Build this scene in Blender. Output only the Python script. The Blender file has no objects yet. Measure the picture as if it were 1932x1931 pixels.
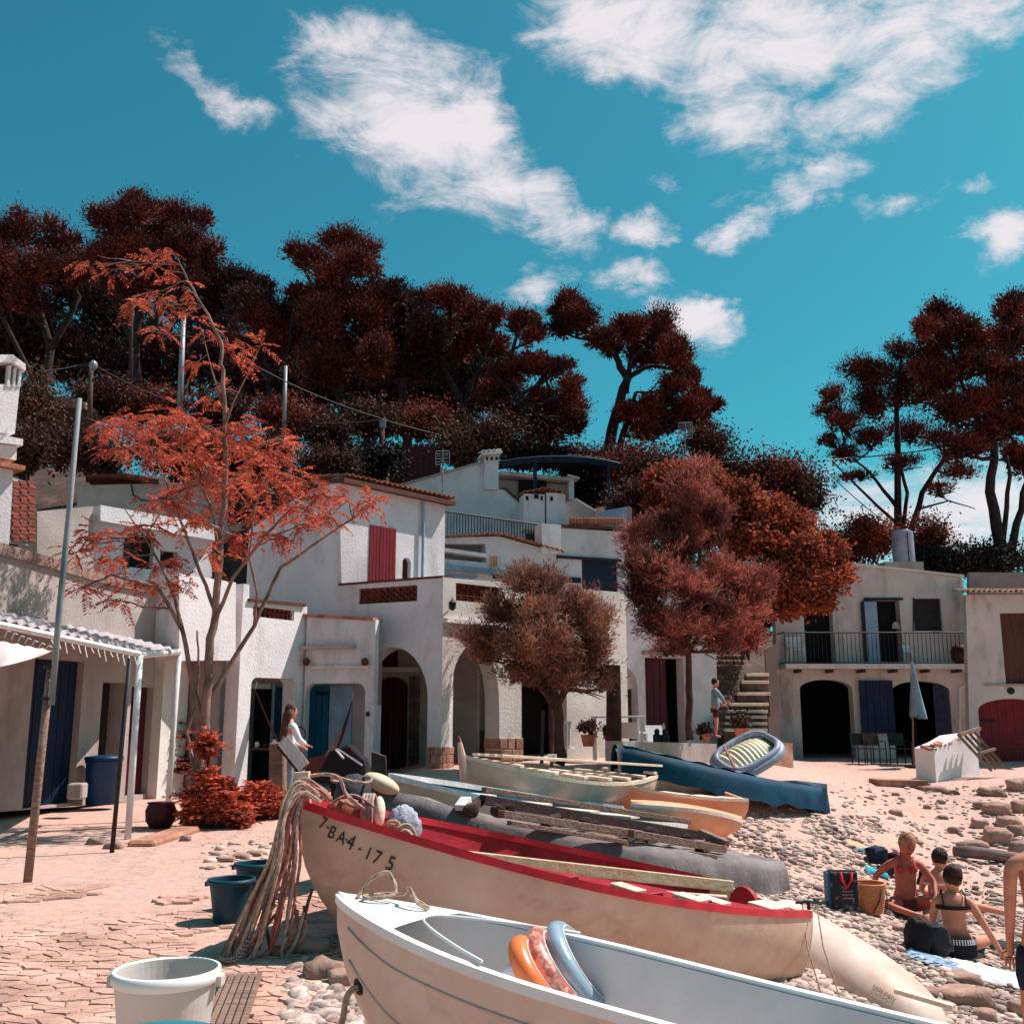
import bpy, bmesh, math, random
import numpy as np
from math import sin, cos, pi, radians, sqrt, atan2
from mathutils import Vector, Matrix, noise
V3 = Vector
scene = bpy.context.scene
col = scene.collection
RND = random.Random(11)

# ------------------------------------------------------------------ camera
F = 1966.0
TILT = radians(10.94)
CAM = V3((0, 0, 1.5))
cd = bpy.data.cameras.new("camera"); cd.sensor_width = 36; cd.lens = 36 * F / 1932
cd.clip_end = 2000; cd.clip_start = 0.05
cam = bpy.data.objects.new("camera", cd); col.objects.link(cam)
cam.location = CAM; cam.rotation_euler = (radians(90) + TILT, 0, 0)
scene.camera = cam
CT, ST = cos(TILT), sin(TILT)

def ray(px, py):
    a = (px - 966) / F; b = (966 - py) / F
    return V3((a, CT - b * ST, ST + b * CT))
def P(px, py, Y):
    d = ray(px, py); return CAM + d * (Y / d.y)

# ------------------------------------------------------------------ colours and light
def sr(r, g, b, k=1.0):
    def f(c):
        c = c / 255.0
        return c / 12.92 if c <= 0.04045 else ((c + 0.055) / 1.055) ** 2.4
    return (f(r) * k, f(g) * k, f(b) * k, 1.0)

SUN_EL, SUN_AZ = radians(55), radians(21)      # azimuth counted from +x towards +y
sdir = V3((cos(SUN_EL) * cos(SUN_AZ), cos(SUN_EL) * sin(SUN_AZ), sin(SUN_EL)))
sl = bpy.data.lights.new("sun", "SUN"); sl.energy = 5.0; sl.angle = radians(0.5); sl.color = (1.0, 0.90, 0.87)
so = bpy.data.objects.new("sun", sl); col.objects.link(so); so.location = (20, 5, 30)
so.rotation_euler = (-sdir).to_track_quat('-Z', 'Y').to_euler()

world = bpy.data.worlds.new("World"); scene.world = world; world.use_nodes = True
wt = world.node_tree; wt.nodes.clear()
def N(t, kind, **kw):
    n = t.nodes.new(kind)
    for k, v in kw.items():
        if k.startswith('i_'):
            key = k[2:].replace('_', ' ')
            n.inputs[int(key) if key.isdigit() else key].default_value = v
        else: setattr(n, k, v)
    return n
def L(t, a, b): t.links.new(a, b)
wo = N(wt, 'ShaderNodeOutputWorld'); bg = N(wt, 'ShaderNodeBackground'); L(wt, bg.outputs[0], wo.inputs[0])
bg.inputs[1].default_value = 0.125
sky = N(wt, 'ShaderNodeTexSky', sky_type='NISHITA'); sky.sun_disc = False
sky.sun_elevation = SUN_EL; sky.sun_rotation = radians(90) - SUN_AZ; sky.air_density = 1.0; sky.dust_density = 1.2
tint = N(wt, 'ShaderNodeMix', data_type='RGBA', blend_type='MULTIPLY'); tint.inputs['Factor'].default_value = 1
L(wt, sky.outputs[0], tint.inputs['A']); tint.inputs['B'].default_value = (0.13, 0.60, 0.55, 1)
# clouds: soft patches at fixed compass directions and heights, broken up by noise
geo = N(wt, 'ShaderNodeTexCoord')
sep = N(wt, 'ShaderNodeSeparateXYZ'); L(wt, geo.outputs['Generated'], sep.inputs[0])
def mth(op, a, b=None, c=None, clamp=False):
    m = N(wt, 'ShaderNodeMath', operation=op); m.use_clamp = clamp
    for i, x in enumerate((a, b, c)):
        if x is None: continue
        if isinstance(x, (int, float)): m.inputs[i].default_value = x
        else: L(wt, x, m.inputs[i])
    return m.outputs[0]
az = mth('ARCTAN2', sep.outputs[0], sep.outputs[1]); el = mth('ARCSINE', sep.outputs[2])
cmb = N(wt, 'ShaderNodeCombineXYZ'); L(wt, az, cmb.inputs[0]); L(wt, el, cmb.inputs[1])
wn = N(wt, 'ShaderNodeTexNoise', i_Scale=14.0, i_Detail=7.0, i_Roughness=0.65); L(wt, cmb.outputs[0], wn.inputs['Vector'])
wv = N(wt, 'ShaderNodeVectorMath', operation='MULTIPLY_ADD'); L(wt, wn.outputs['Color'], wv.inputs[0])
wv.inputs[1].default_value = (0.11, 0.07, 0); 
wsub = N(wt, 'ShaderNodeVectorMath', operation='SUBTRACT'); L(wt, cmb.outputs[0], wsub.inputs[0]); wsub.inputs[1].default_value = (0.055, 0.035, 0)
L(wt, wsub.outputs[0], wv.inputs[2])
def azel(px, py):
    d = ray(px, py).normalized(); return atan2(d.x, d.y), math.asin(d.z)
CLOUDS = [  # px, py, half length, half width, angle (deg, image clockwise), strength
 (395,170,150,38,22,.75),(660,110,150,75,-5,.8),(760,230,250,120,28,1.0),(900,270,190,95,50,1.0),(1040,400,130,60,50,.85),(790,320,120,45,20,.55),
 (1180,60,250,90,8,1.0),(1450,60,330,110,5,.95),(1390,180,180,95,30,.95),(1740,60,210,75,-8,.95),(1650,190,220,55,-10,.85),(1880,10,90,40,0,.7),(1500,280,160,30,-20,.35),
 (1530,360,110,32,-8,.75),(1680,385,80,25,0,.5),(1290,250,60,28,10,.5),(1265,338,55,18,0,.6),(1390,445,75,30,-12,.8),(1210,430,90,32,-5,.75),(1200,520,90,36,-3,.8),(1010,550,110,30,-8,.8),(1000,515,60,18,0,.5),
 (1310,600,110,40,28,.95),(1890,440,70,55,-30,.9),(1840,345,70,18,10,.4),(1650,955,260,75,0,.85),(1850,960,260,90,-5,.95),(1560,915,120,40,0,.5),(1400,370,90,18,0,.3)]
acc = None
for (px, py, a, b, ang, st) in CLOUDS:
    a0, e0 = azel(px, py)
    mp = N(wt, 'ShaderNodeMapping', vector_type='TEXTURE')
    mp.inputs['Location'].default_value = (a0, e0, 0); mp.inputs['Rotation'].default_value = (0, 0, radians(-ang))
    k = 1.0 / F
    mp.inputs['Scale'].default_value = (a * k * 1.25, b * k * 1.35, 1)
    L(wt, wv.outputs[0], mp.inputs['Vector'])
    ln = N(wt, 'ShaderNodeVectorMath', operation='LENGTH'); L(wt, mp.outputs[0], ln.inputs[0])
    mr = N(wt, 'ShaderNodeMapRange', interpolation_type='SMOOTHSTEP'); L(wt, ln.outputs['Value'], mr.inputs[0])
    mr.inputs['From Min'].default_value = 0.1; mr.inputs['From Max'].default_value = 1.25
    mr.inputs['To Min'].default_value = st; mr.inputs['To Max'].default_value = 0
    acc = mr.outputs[0] if acc is None else mth('MAXIMUM', acc, mr.outputs[0])
# elsewhere in the sky: scattered fair-weather cloud
cn0 = N(wt, 'ShaderNodeTexNoise', i_Scale=3.2, i_Detail=6.0, i_Roughness=0.6); L(wt, geo.outputs['Generated'], cn0.inputs['Vector'])
oth = N(wt, 'ShaderNodeMapRange', interpolation_type='SMOOTHSTEP'); L(wt, cn0.outputs[0], oth.inputs[0])
oth.inputs['From Min'].default_value = 0.52; oth.inputs['From Max'].default_value = 0.72; oth.inputs['To Max'].default_value = 0.9
azabs = mth('ABSOLUTE', az)
outm = N(wt, 'ShaderNodeMapRange', interpolation_type='SMOOTHSTEP'); L(wt, azabs, outm.inputs[0])
outm.inputs['From Min'].default_value = 0.5; outm.inputs['From Max'].default_value = 0.8
acc = mth('MAXIMUM', acc, mth('MULTIPLY', oth.outputs[0], outm.outputs[0]))
mp2 = N(wt, 'ShaderNodeMapping'); mp2.inputs['Rotation'].default_value = (0, 0, radians(20)); mp2.inputs['Scale'].default_value = (0.8, 2.0, 1)
L(wt, cmb.outputs[0], mp2.inputs['Vector'])
cn = N(wt, 'ShaderNodeTexNoise', i_Scale=13.0, i_Detail=12.0, i_Roughness=0.68, i_Distortion=0.5); L(wt, mp2.outputs[0], cn.inputs['Vector'])
dens = mth('ADD', mth('MULTIPLY', acc, 1.25), mth('MULTIPLY_ADD', cn.outputs[0], 2.5, -1.42))
cm = N(wt, 'ShaderNodeMapRange', interpolation_type='SMOOTHSTEP'); L(wt, dens, cm.inputs[0])
cm.inputs['From Min'].default_value = 0.12; cm.inputs['From Max'].default_value = 1.25
cfac = mth('MULTIPLY', mth('MULTIPLY', cm.outputs[0], 0.93), mth('MINIMUM', mth('MULTIPLY', acc, 6.0), 1.0))
cmx = N(wt, 'ShaderNodeMix', data_type='RGBA'); L(wt, cfac, cmx.inputs['Factor']); L(wt, tint.outputs['Result'], cmx.inputs['A'])
cmx.inputs['B'].default_value = (5.1, 4.7, 4.9, 1)
L(wt, cmx.outputs['Result'], bg.inputs[0])

scene.view_settings.view_transform = 'Standard'; scene.view_settings.look = 'None'
scene.view_settings.gamma = 1; scene.view_settings.exposure = 0.5
scene.view_settings.use_curve_mapping = False
scene.render.engine = 'CYCLES'
scene.cycles.max_bounces = 5; scene.cycles.diffuse_bounces = 3; scene.cycles.transparent_max_bounces = 6
scene.cycles.use_denoising = True

# ------------------------------------------------------------------ materials
MATS = {}
def mat(name, c, c2=None, scale=3.0, rough=0.85, bump=0.0, bscale=60.0, metal=0.0, island=0.0, trans=0.0,
        detail=6.0, lo=0.35, hi=0.65, streak=None, spec=0.3, coat=0.0, stain=None):
    if name in MATS: return MATS[name]
    m = bpy.data.materials.new(name); m.use_nodes = True; t = m.node_tree; t.nodes.clear()
    out = N(t, 'ShaderNodeOutputMaterial'); b = N(t, 'ShaderNodeBsdfPrincipled')
    b.inputs['Roughness'].default_value = rough; b.inputs['Metallic'].default_value = metal
    b.inputs['Specular IOR Level'].default_value = spec; b.inputs['Coat Weight'].default_value = coat
    tc = N(t, 'ShaderNodeTexCoord'); vec = tc.outputs['Object']
    if streak:
        mp = N(t, 'ShaderNodeMapping'); mp.inputs['Scale'].default_value = streak; L(t, vec, mp.inputs[0]); vec = mp.outputs[0]
    cur = None
    if c2 is None: c2 = tuple(x * 0.82 for x in c[:3]) + (1,)
    n1 = N(t, 'ShaderNodeTexNoise', i_Scale=scale, i_Detail=detail, i_Roughness=0.6); L(t, vec, n1.inputs['Vector'])
    mr = N(t, 'ShaderNodeMapRange'); L(t, n1.outputs[0], mr.inputs[0]); mr.inputs[1].default_value = lo; mr.inputs[2].default_value = hi
    mx = N(t, 'ShaderNodeMix', data_type='RGBA'); L(t, mr.outputs[0], mx.inputs['Factor'])
    mx.inputs['A'].default_value = c; mx.inputs['B'].default_value = c2; cur = mx.outputs['Result']
    if stain:
        n3 = N(t, 'ShaderNodeTexNoise', i_Scale=stain[1], i_Detail=8.0, i_Roughness=0.7)
        mp3 = N(t, 'ShaderNodeMapping'); mp3.inputs['Scale'].default_value = (1, 1, stain[4] if len(stain) > 4 else 0.35); L(t, tc.outputs['Object'], mp3.inputs[0]); L(t, mp3.outputs[0], n3.inputs['Vector'])
        r3 = N(t, 'ShaderNodeMapRange'); L(t, n3.outputs[0], r3.inputs[0]); r3.inputs[1].default_value = stain[2]; r3.inputs[2].default_value = stain[3]
        m3 = N(t, 'ShaderNodeMix', data_type='RGBA'); L(t, r3.outputs[0], m3.inputs['Factor']); L(t, cur, m3.inputs['A']); m3.inputs['B'].default_value = stain[0]
        cur = m3.outputs['Result']
    if island:
        g = N(t, 'ShaderNodeNewGeometry'); oi = N(t, 'ShaderNodeObjectInfo')
        ad = N(t, 'ShaderNodeMath', operation='ADD'); L(t, g.outputs['Random Per Island'], ad.inputs[0]); L(t, oi.outputs['Random'], ad.inputs[1])
        fr = N(t, 'ShaderNodeMath', operation='FRACT'); L(t, ad.outputs[0], fr.inputs[0])
        r2 = N(t, 'ShaderNodeMapRange'); L(t, fr.outputs[0], r2.inputs[0]); r2.inputs[3].default_value = 1 - island; r2.inputs[4].default_value = 1 + island
        vm = N(t, 'ShaderNodeVectorMath', operation='SCALE'); L(t, cur, vm.inputs[0]); L(t, r2.outputs[0], vm.inputs['Scale'])
        cur = vm.outputs[0]
    L(t, cur, b.inputs['Base Color'])
    if bump:
        n2 = N(t, 'ShaderNodeTexNoise', i_Scale=bscale, i_Detail=5.0, i_Roughness=0.65); L(t, tc.outputs['Object'], n2.inputs['Vector'])
        bp = N(t, 'ShaderNodeBump'); bp.inputs['Strength'].default_value = bump; bp.inputs['Distance'].default_value = 0.02
        L(t, n2.outputs[0], bp.inputs['Height']); L(t, bp.outputs[0], b.inputs['Normal'])
    if trans:
        tr = N(t, 'ShaderNodeBsdfTranslucent'); L(t, cur, tr.inputs[0]); ms = N(t, 'ShaderNodeMixShader'); ms.inputs[0].default_value = trans
        L(t, b.outputs[0], ms.inputs[1]); L(t, tr.outputs[0], ms.inputs[2]); L(t, ms.outputs[0], out.inputs[0])
    else: L(t, b.outputs[0], out.inputs[0])
    MATS[name] = m; return m

M = {}
M['white'] = mat('lime_white', (.80,.74,.74,1), (.66,.60,.60,1), 1.4, .9, .6, 26, lo=.4, hi=.8, stain=((.44,.36,.33,1), 2.2, .52, .80))
M['whiteb'] = mat('cool_white', (.70,.65,.67,1), (.56,.51,.53,1), 1.2, .9, .6, 26, lo=.35, hi=.75, stain=((.38,.31,.30,1), 2.0, .50, .78))
M['cream'] = mat('cream_plaster', (.66,.60,.55,1), (.50,.43,.39,1), 1.5, .9, .6, 25, lo=.38, hi=.75, stain=((.30,.25,.22,1), 1.8, .55, .8))
M['cement'] = mat('cement_render', (.40,.34,.31,1), (.29,.23,.21,1), 1.3, .95, .6, 30, lo=.35, hi=.7, stain=((.20,.15,.12,1), 1.6, .53, .78))
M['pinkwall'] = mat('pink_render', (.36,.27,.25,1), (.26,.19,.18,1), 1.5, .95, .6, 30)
M['oldwall'] = mat('weathered_render', (.44,.39,.36,1), (.32,.26,.24,1), .9, .95, .7, 22, lo=.35, hi=.7, stain=((.24,.17,.15,1), 1.3, .5, .78))
M['boath'] = mat('boathouse_render', (.42,.35,.32,1), (.31,.25,.23,1), .9, .95, .7, 22, lo=.35, hi=.7, stain=((.20,.14,.12,1), 1.3, .5, .78))
M['balch'] = mat('old_ochre_render', (.64,.56,.52,1), (.50,.43,.41,1), .8, .95, .7, 22, lo=.35, hi=.7, stain=((.17,.12,.11,1), 1.2, .5, .75))
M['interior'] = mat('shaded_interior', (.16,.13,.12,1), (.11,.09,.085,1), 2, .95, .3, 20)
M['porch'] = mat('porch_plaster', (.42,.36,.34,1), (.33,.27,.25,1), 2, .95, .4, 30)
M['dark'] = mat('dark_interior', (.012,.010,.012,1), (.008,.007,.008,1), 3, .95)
M['navy'] = mat('navy_paint', sr(6,30,58), sr(4,22,44), 4, .55, .2, 20, streak=(6,6,.6))
M['teal'] = mat('teal_paint', sr(0,92,122), sr(0,74,102), 3, .5, .2, 20, streak=(6,6,.6))
M['blue'] = mat('blue_plastic', sr(0,50,90), sr(0,42,74), 3, .45)
M['maroon'] = mat('maroon_paint', sr(84,14,26), sr(60,8,18), 3, .6, .3, 20, streak=(7,7,.6))
M['red'] = mat('red_door_paint', sr(128,18,34), sr(100,12,26), 3, .55, .3, 20, streak=(7,7,.6))
M['lbluep'] = mat('pale_blue_paint', sr(150,170,190), sr(120,140,165), 3, .6)
M['brownp'] = mat('brown_shutter', sr(98,54,40), sr(74,38,30), 3, .7, .3, 20, streak=(6,6,.6))
M['tile'] = mat('clay_tile', sr(188,120,92), sr(120,78,62), 5, .85, .5, 30, island=.25)
M['brick'] = mat('clay_lattice', sr(138,72,58), sr(92,46,42), 8, .9, .4, 40, island=.2)
M['stone'] = mat('sand_stone', sr(188,140,116), sr(146,100,82), 3.5, .95, .8, 18, island=.18)
M['rstone'] = mat('rubble_stone', sr(120,96,84), sr(80,62,56), 4, .95, .8, 18, island=.3)
M['iron'] = mat('dark_iron', sr(40,36,42), sr(26,22,26), 8, .6)
M['galv'] = mat('galvanised_pipe', sr(150,150,158), sr(104,104,112), 9, .5, .1, 40, metal=.3, streak=(4,4,.4))
M['greenp'] = mat('worn_green_pipe', sr(138,138,142), sr(78,98,100), 2.2, .6, .1, 40, streak=(3,3,1))
M['whitep'] = mat('white_metal_paint', (.72,.70,.69,1), (.55,.5,.48,1), 7, .55, streak=(3,3,.8))
M['wood'] = mat('grey_wood', sr(150,120,104), sr(100,78,70), 5, .85, .5, 30, streak=(1,9,9), island=.15)
M['woodd'] = mat('dark_wood', sr(86,60,54), sr(52,36,34), 5, .85, .5, 30, streak=(1,9,9), island=.2)
M['woodp'] = mat('pale_wood', sr(228,210,190), sr(204,180,158), 5, .8, .3, 30, streak=(1,7,7), island=.1)
M['bark'] = mat('pine_bark', sr(62,44,46), sr(34,24,26), 5, .95, .8, 14)
M['barkg'] = mat('grey_bark', sr(150,118,106), sr(98,74,68), 5, .9, .5, 25)
M['barkb'] = mat('brown_bark', sr(96,60,50), sr(60,38,34), 5, .95, .8, 16)
def leafm(n, c, c2, tr=.3, isl=.45, sc=1.2): return mat(n, c, c2, sc, .75, island=isl, trans=tr, lo=.4, hi=.62, spec=.2)
M['pine'] = leafm('pine_needles', (.17,.032,.022,1), (.040,.011,.010,1), .05, .55, .9)
M['pine2'] = leafm('dusky_needles', (.060,.022,.018,1), (.028,.012,.012,1), .1, .5, .9)
M['rust'] = leafm('rust_leaves', (.20,.040,.024,1), (.08,.020,.015,1), .3, .5, 1.5)
M['coral'] = leafm('coral_leaves', (.66,.14,.075,1), (.28,.052,.034,1), .35, .45, 2.5)
M['tam'] = leafm('feathery_leaves', (.40,.17,.11,1), (.10,.042,.034,1), .3, .5, 1.6)
M['tamr'] = leafm('pink_feathery_leaves', (.50,.15,.11,1), (.10,.030,.026,1), .3, .5, 1.4)
M['orange'] = leafm('orange_leaves', (.42,.090,.042,1), (.15,.036,.02,1), .3, .6, 1.5)
M['scrub'] = leafm('scrub_leaves', (.085,.032,.022,1), (.035,.015,.012,1), .2, .5, 1.0)
M['ochre'] = leafm('ochre_scrub', (.16,.075,.040,1), (.08,.038,.024,1), .2, .5, 1.2)
M['black'] = leafm('dark_evergreen', (.022,.016,.014,1), (.012,.010,.010,1), .05, .4, 1.2)
M['skin'] = mat('tanned_skin', sr(206,140,112), sr(186,118,94), 9, .55, .1, 60)
M['skind'] = mat('sunburnt_skin', sr(186,104,84), sr(160,84,68), 9, .55, .1, 60)
M['hair'] = mat('dark_brown_hair', sr(62,34,28), sr(34,18,18), 30, .6, .5, 60)
M['blackc'] = mat('black_cloth', sr(26,22,28), sr(18,16,20), 8, .8, .2, 40)
M['whitec'] = mat('white_cloth', (.78,.76,.76,1), (.62,.6,.62,1), 6, .9, .3, 20)
M['bluec'] = mat('blue_grey_cloth', sr(132,148,160), sr(104,120,134), 6, .9, .3, 20)
M['navyc'] = mat('navy_cloth', sr(30,40,60), sr(18,24,40), 6, .9, .3, 20)

# ------------------------------------------------------------------ mesh helpers
class MB:
    def __init__(s): s.v = []; s.f = []
    def add(s, vs, fs):
        o = len(s.v); s.v += [tuple(x) for x in vs]; s.f += [tuple(i + o for i in f) for f in fs]; return s
    def box(s, c, sz, R=None):
        hx, hy, hz = sz[0] / 2, sz[1] / 2, sz[2] / 2; c = V3(c)
        vs = [V3((x, y, z)) for x in (-hx, hx) for y in (-hy, hy) for z in (-hz, hz)]
        if R is not None: vs = [R @ q for q in vs]
        return s.add([c + q for q in vs], [(0,1,3,2),(4,6,7,5),(0,4,5,1),(2,3,7,6),(0,2,6,4),(1,5,7,3)])
    def beam(s, p, q, w, h, up=(0,0,1)):
        p = V3(p); q = V3(q); d = (q - p); ln = d.length; d = d / max(ln, 1e-9); up = V3(up)
        if abs(d.dot(up)) > .99: up = V3((1, 0, 0))
        sd = d.cross(up).normalized(); u = sd.cross(d)
        vs = []
        for base in (p, q):
            for (a, b) in ((-1,-1),(1,-1),(1,1),(-1,1)): vs.append(base + sd * (a * w / 2) + u * (b * h / 2))
        return s.add(vs, [(0,1,2,3),(7,6,5,4),(0,4,5,1),(1,5,6,2),(2,6,7,3),(3,7,4,0)])
    def tube(s, pts, r, n=6, closed=False):
        pts = [V3(p) for p in pts]; m = len(pts)
        rs = r if isinstance(r, (list, tuple)) else [r] * m
        o = []; prev = None
        for i, p in enumerate(pts):
            if closed: d = pts[(i + 1) % m] - pts[i - 1]
            else: d = pts[min(i + 1, m - 1)] - pts[max(i - 1, 0)]
            d = d.normalized() if d.length > 1e-9 else V3((0, 0, 1))
            if prev is None:
                a = V3((0, 0, 1)) if abs(d.z) < .9 else V3((1, 0, 0)); sd = d.cross(a).normalized()
            else: sd = (prev - d * prev.dot(d)); sd = sd.normalized() if sd.length > 1e-6 else d.orthogonal().normalized()
            prev = sd; u = d.cross(sd)
            o += [p + (sd * cos(2*pi*k/n) + u * sin(2*pi*k/n)) * rs[i] for k in range(n)]
        fs = []
        for i in range(m if closed else m - 1):
            j = (i + 1) % m
            for k in range(n): fs.append((i*n+k, i*n+(k+1)%n, j*n+(k+1)%n, j*n+k))
        if not closed: fs += [tuple(range(n-1, -1, -1)), tuple(range((m-1)*n, m*n))]
        return s.add(o, fs)
    def lathe(s, prof, c=(0,0,0), n=24, R=None, cap0=True, cap1=True):
        vs = []; c = V3(c)
        for (r, z) in prof:
            for k in range(n):
                q = V3((r * cos(2*pi*k/n), r * sin(2*pi*k/n), z)); vs.append(c + (R @ q if R is not None else q))
        fs = [(i*n+k, i*n+(k+1)%n, (i+1)*n+(k+1)%n, (i+1)*n+k) for i in range(len(prof)-1) for k in range(n)]
        if cap0: fs.append(tuple(range(n-1,-1,-1)))
        if cap1: fs.append(tuple(range((len(prof)-1)*n, len(prof)*n)))
        return s.add(vs, fs)
    def ell(s, c, r, R=None, nu=12, nv=8, jit=0, rng=None):
        vs = []; c = V3(c)
        for j in range(1, nv):
            th = pi * j / nv
            for i in range(nu):
                ph = 2*pi*i/nu; k = 1 + (rng.uniform(-jit, jit) if rng else 0)
                q = V3((r[0]*sin(th)*cos(ph)*k, r[1]*sin(th)*sin(ph)*k, r[2]*cos(th)*k)); vs.append(c + (R @ q if R is not None else q))
        t = V3((0,0,r[2])); b = V3((0,0,-r[2]))
        vs.append(c + (R @ t if R is not None else t)); vs.append(c + (R @ b if R is not None else b))
        T = len(vs) - 2; B = T + 1; fs = []
        for i in range(nu):
            fs.append((T, i, (i+1)%nu)); o = (nv-2)*nu; fs.append((B, o+(i+1)%nu, o+i))
            for j in range(nv-2): fs.append((j*nu+i, (j+1)*nu+i, (j+1)*nu+(i+1)%nu, j*nu+(i+1)%nu))
        return s.add(vs, fs)
    def grid(s, pts, nu, nv, flip=False):
        fs = []
        for i in range(nu-1):
            for j in range(nv-1):
                q = (i*nv+j, (i+1)*nv+j, (i+1)*nv+j+1, i*nv+j+1); fs.append(q[::-1] if flip else q)
        return s.add(pts, fs)
    def build(s, name, m, parent=None, tag=None, smooth=False, label=None, stuff=False, struct=False, loc=None, bevel=0):
        me = bpy.data.meshes.new(name)
        if parent is not None: off = WLOC[parent.name]
        elif loc is not None: off = V3(loc)
        elif struct: off = V3((0,0,0))
        else:
            a = np.array(s.v); off = V3(((a[:,0].min()+a[:,0].max())/2, (a[:,1].min()+a[:,1].max())/2, a[:,2].min()))
        me.from_pydata([(x-off.x, y-off.y, z-off.z) for x, y, z in s.v], [], s.f)
        o = bpy.data.objects.new(name, me); col.objects.link(o); me.materials.append(m)
        if smooth: me.shade_smooth()
        if parent is not None: o.parent = parent
        else: o.location = off
        WLOC[o.name] = off.copy()
        if bevel:
            b = o.modifiers.new('edge', 'BEVEL'); b.width = bevel; b.segments = 1; b.limit_method = 'ANGLE'
        if tag: settag(o, *tag)
        if label: o['label'] = label
        if stuff: o['kind'] = 'stuff'
        if struct: o['kind'] = 'structure'
        return o
WLOC = {}
def settag(o, label, cat, group=None):
    o['label'] = label; o['category'] = cat
    if group: o['group'] = group
def thing(name, loc, label, cat, group=None):
    o = bpy.data.objects.new(name, None); o.empty_display_size = .2; col.objects.link(o); o.location = loc
    WLOC[o.name] = V3(loc); settag(o, label, cat, group); return o
def dup(root, loc, label=None, rz=None):
    c = root.copy(); col.objects.link(c); c.location = loc; WLOC[c.name] = V3(loc)
    if label: c['label'] = label
    if rz is not None: c.rotation_euler = (0, 0, rz)
    for ch in root.children:
        d = ch.copy(); col.objects.link(d); d.parent = c
        for g in ch.children:
            e = g.copy(); col.objects.link(e); e.parent = d
    return c
def sstep(a, b, x):
    t = min(1, max(0, (x - a) / (b - a))); return t * t * (3 - 2 * t)
def lerp(a, b, t): return a + (b - a) * t
def bez(p0, p1, p2, n=8):
    return [p0*(1-t)**2 + p1*2*t*(1-t) + p2*t*t for t in [i/n for i in range(n+1)]]

# vertical wall plane through two picked ground-plan points
class Plane:
    def __init__(s, pxa, ya, pxb, yb, d=0.0):
        a = P(pxa, 1346, ya); b = P(pxb, 1346, yb)
        s.A = V3((a.x, a.y, 0)); s.u = V3((b.x-a.x, b.y-a.y, 0)).normalized(); s.L = (b-a).length
        n = V3((s.u.y, -s.u.x, 0))
        if n.dot(V3((0,0,0)) - s.A) < 0: n = -n
        s.n = n; s.A = s.A + n * d
    def off(s, d):
        q = Plane.__new__(Plane); q.A = s.A + s.n * d; q.u = s.u; q.n = s.n; q.L = s.L; return q
    def hit(s, px, py):
        d = ray(px, py); t = (s.A - CAM).dot(s.n) / d.dot(s.n); p = CAM + d * t
        return ((p - s.A).dot(s.u), p.z)
    def pt(s, u, z, d=0): return s.A + s.u * u + s.n * d + V3((0, 0, z))
    def poly(s, pts): return [s.hit(*p) for p in pts]
    def rect(s, x0, y0, x1, y1):
        ym = (y0+y1)/2; xm = (x0+x1)/2
        u0 = s.hit(x0, ym)[0]; u1 = s.hit(x1, ym)[0]; za = s.hit(xm, y0)[1]; zb = s.hit(xm, y1)[1]
        return [(u0, zb), (u1, zb), (u1, za), (u0, za)]
    def arch(s, x0, ysp, x1, ytop, ybot, n=14, e=1.0):
        u0 = s.hit(x0, (ysp+ybot)/2)[0]; u1 = s.hit(x1, (ysp+ybot)/2)[0]; xm = (x0+x1)/2
        zt = s.hit(xm, ytop)[1]; zs = s.hit(xm, ysp)[1]; zb = s.hit(xm, ybot)[1]
        c = (u0+u1)/2; r = (u1-u0)/2
        return [(u0, zb), (u1, zb)] + [(c + r*cos(pi*i/n), zs + (zt-zs)*sin(pi*i/n)**e) for i in range(n+1)]
def rrect(r4, rad, n=4):
    (u0, z0), (u1, _), (_, z1), _ = r4
    pts = [(u0, z0), (u1, z0)]
    pts += [(u1-rad+rad*cos(pi/2*i/n), z1-rad+rad*sin(pi/2*i/n)) for i in range(n+1)]
    pts += [(u0+rad-rad*sin(pi/2*i/n), z1-rad+rad*cos(pi/2*i/n)) for i in range(n+1)]
    return pts
def slab(mb, pl, outline, holes=(), t=.25, d=0.0):
    """extruded wall piece: front at offset d, back at d - t"""
    bm = bmesh.new(); loops = []
    for lp in [outline] + list(holes):
        vs = [bm.verts.new((u, z, 0)) for u, z in lp]; loops.append(vs)
        for i in range(len(vs)): bm.edges.new((vs[i], vs[(i+1) % len(vs)]))
    bmesh.ops.triangle_fill(bm, use_beauty=True, edges=bm.edges[:])
    bm.verts.index_update(); allv = [v.co.copy() for v in bm.verts]
    tris = [tuple(v.index for v in f.verts) for f in bm.faces]; n = len(allv)
    lidx = [[v.index for v in lp] for lp in loops]; bm.free()
    vs = [pl.pt(c.x, c.y, d) for c in allv] + [pl.pt(c.x, c.y, d - t) for c in allv]
    ref = pl.u.cross(V3((0,0,1))).dot(pl.n)
    fs = []
    for tr in tris:
        a, b, c = (allv[i] for i in tr); ccw = ((b-a).cross(c-a)).z * ref > 0
        tr = tr if ccw else tr[::-1]
        fs.append(tr); fs.append(tuple(i + n for i in tr[::-1]))
    for li, lp in enumerate(lidx):
        ar = sum(allv[lp[i]].x * allv[lp[(i+1) % len(lp)]].y - allv[lp[(i+1) % len(lp)]].x * allv[lp[i]].y for i in range(len(lp)))
        fl = (ar * ref > 0) == (li == 0)
        for i in range(len(lp)):
            a, b = lp[i], lp[(i+1) % len(lp)]
            q = (a, a + n, b + n, b); fs.append(q if fl else q[::-1])
    return mb.add(vs, fs)
def wall(name, m, parent, pl, outline, holes=(), t=.25, d=0.0, **kw):
    return slab(MB(), pl, outline, holes, t, d).build(name, m, parent, **kw)
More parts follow.
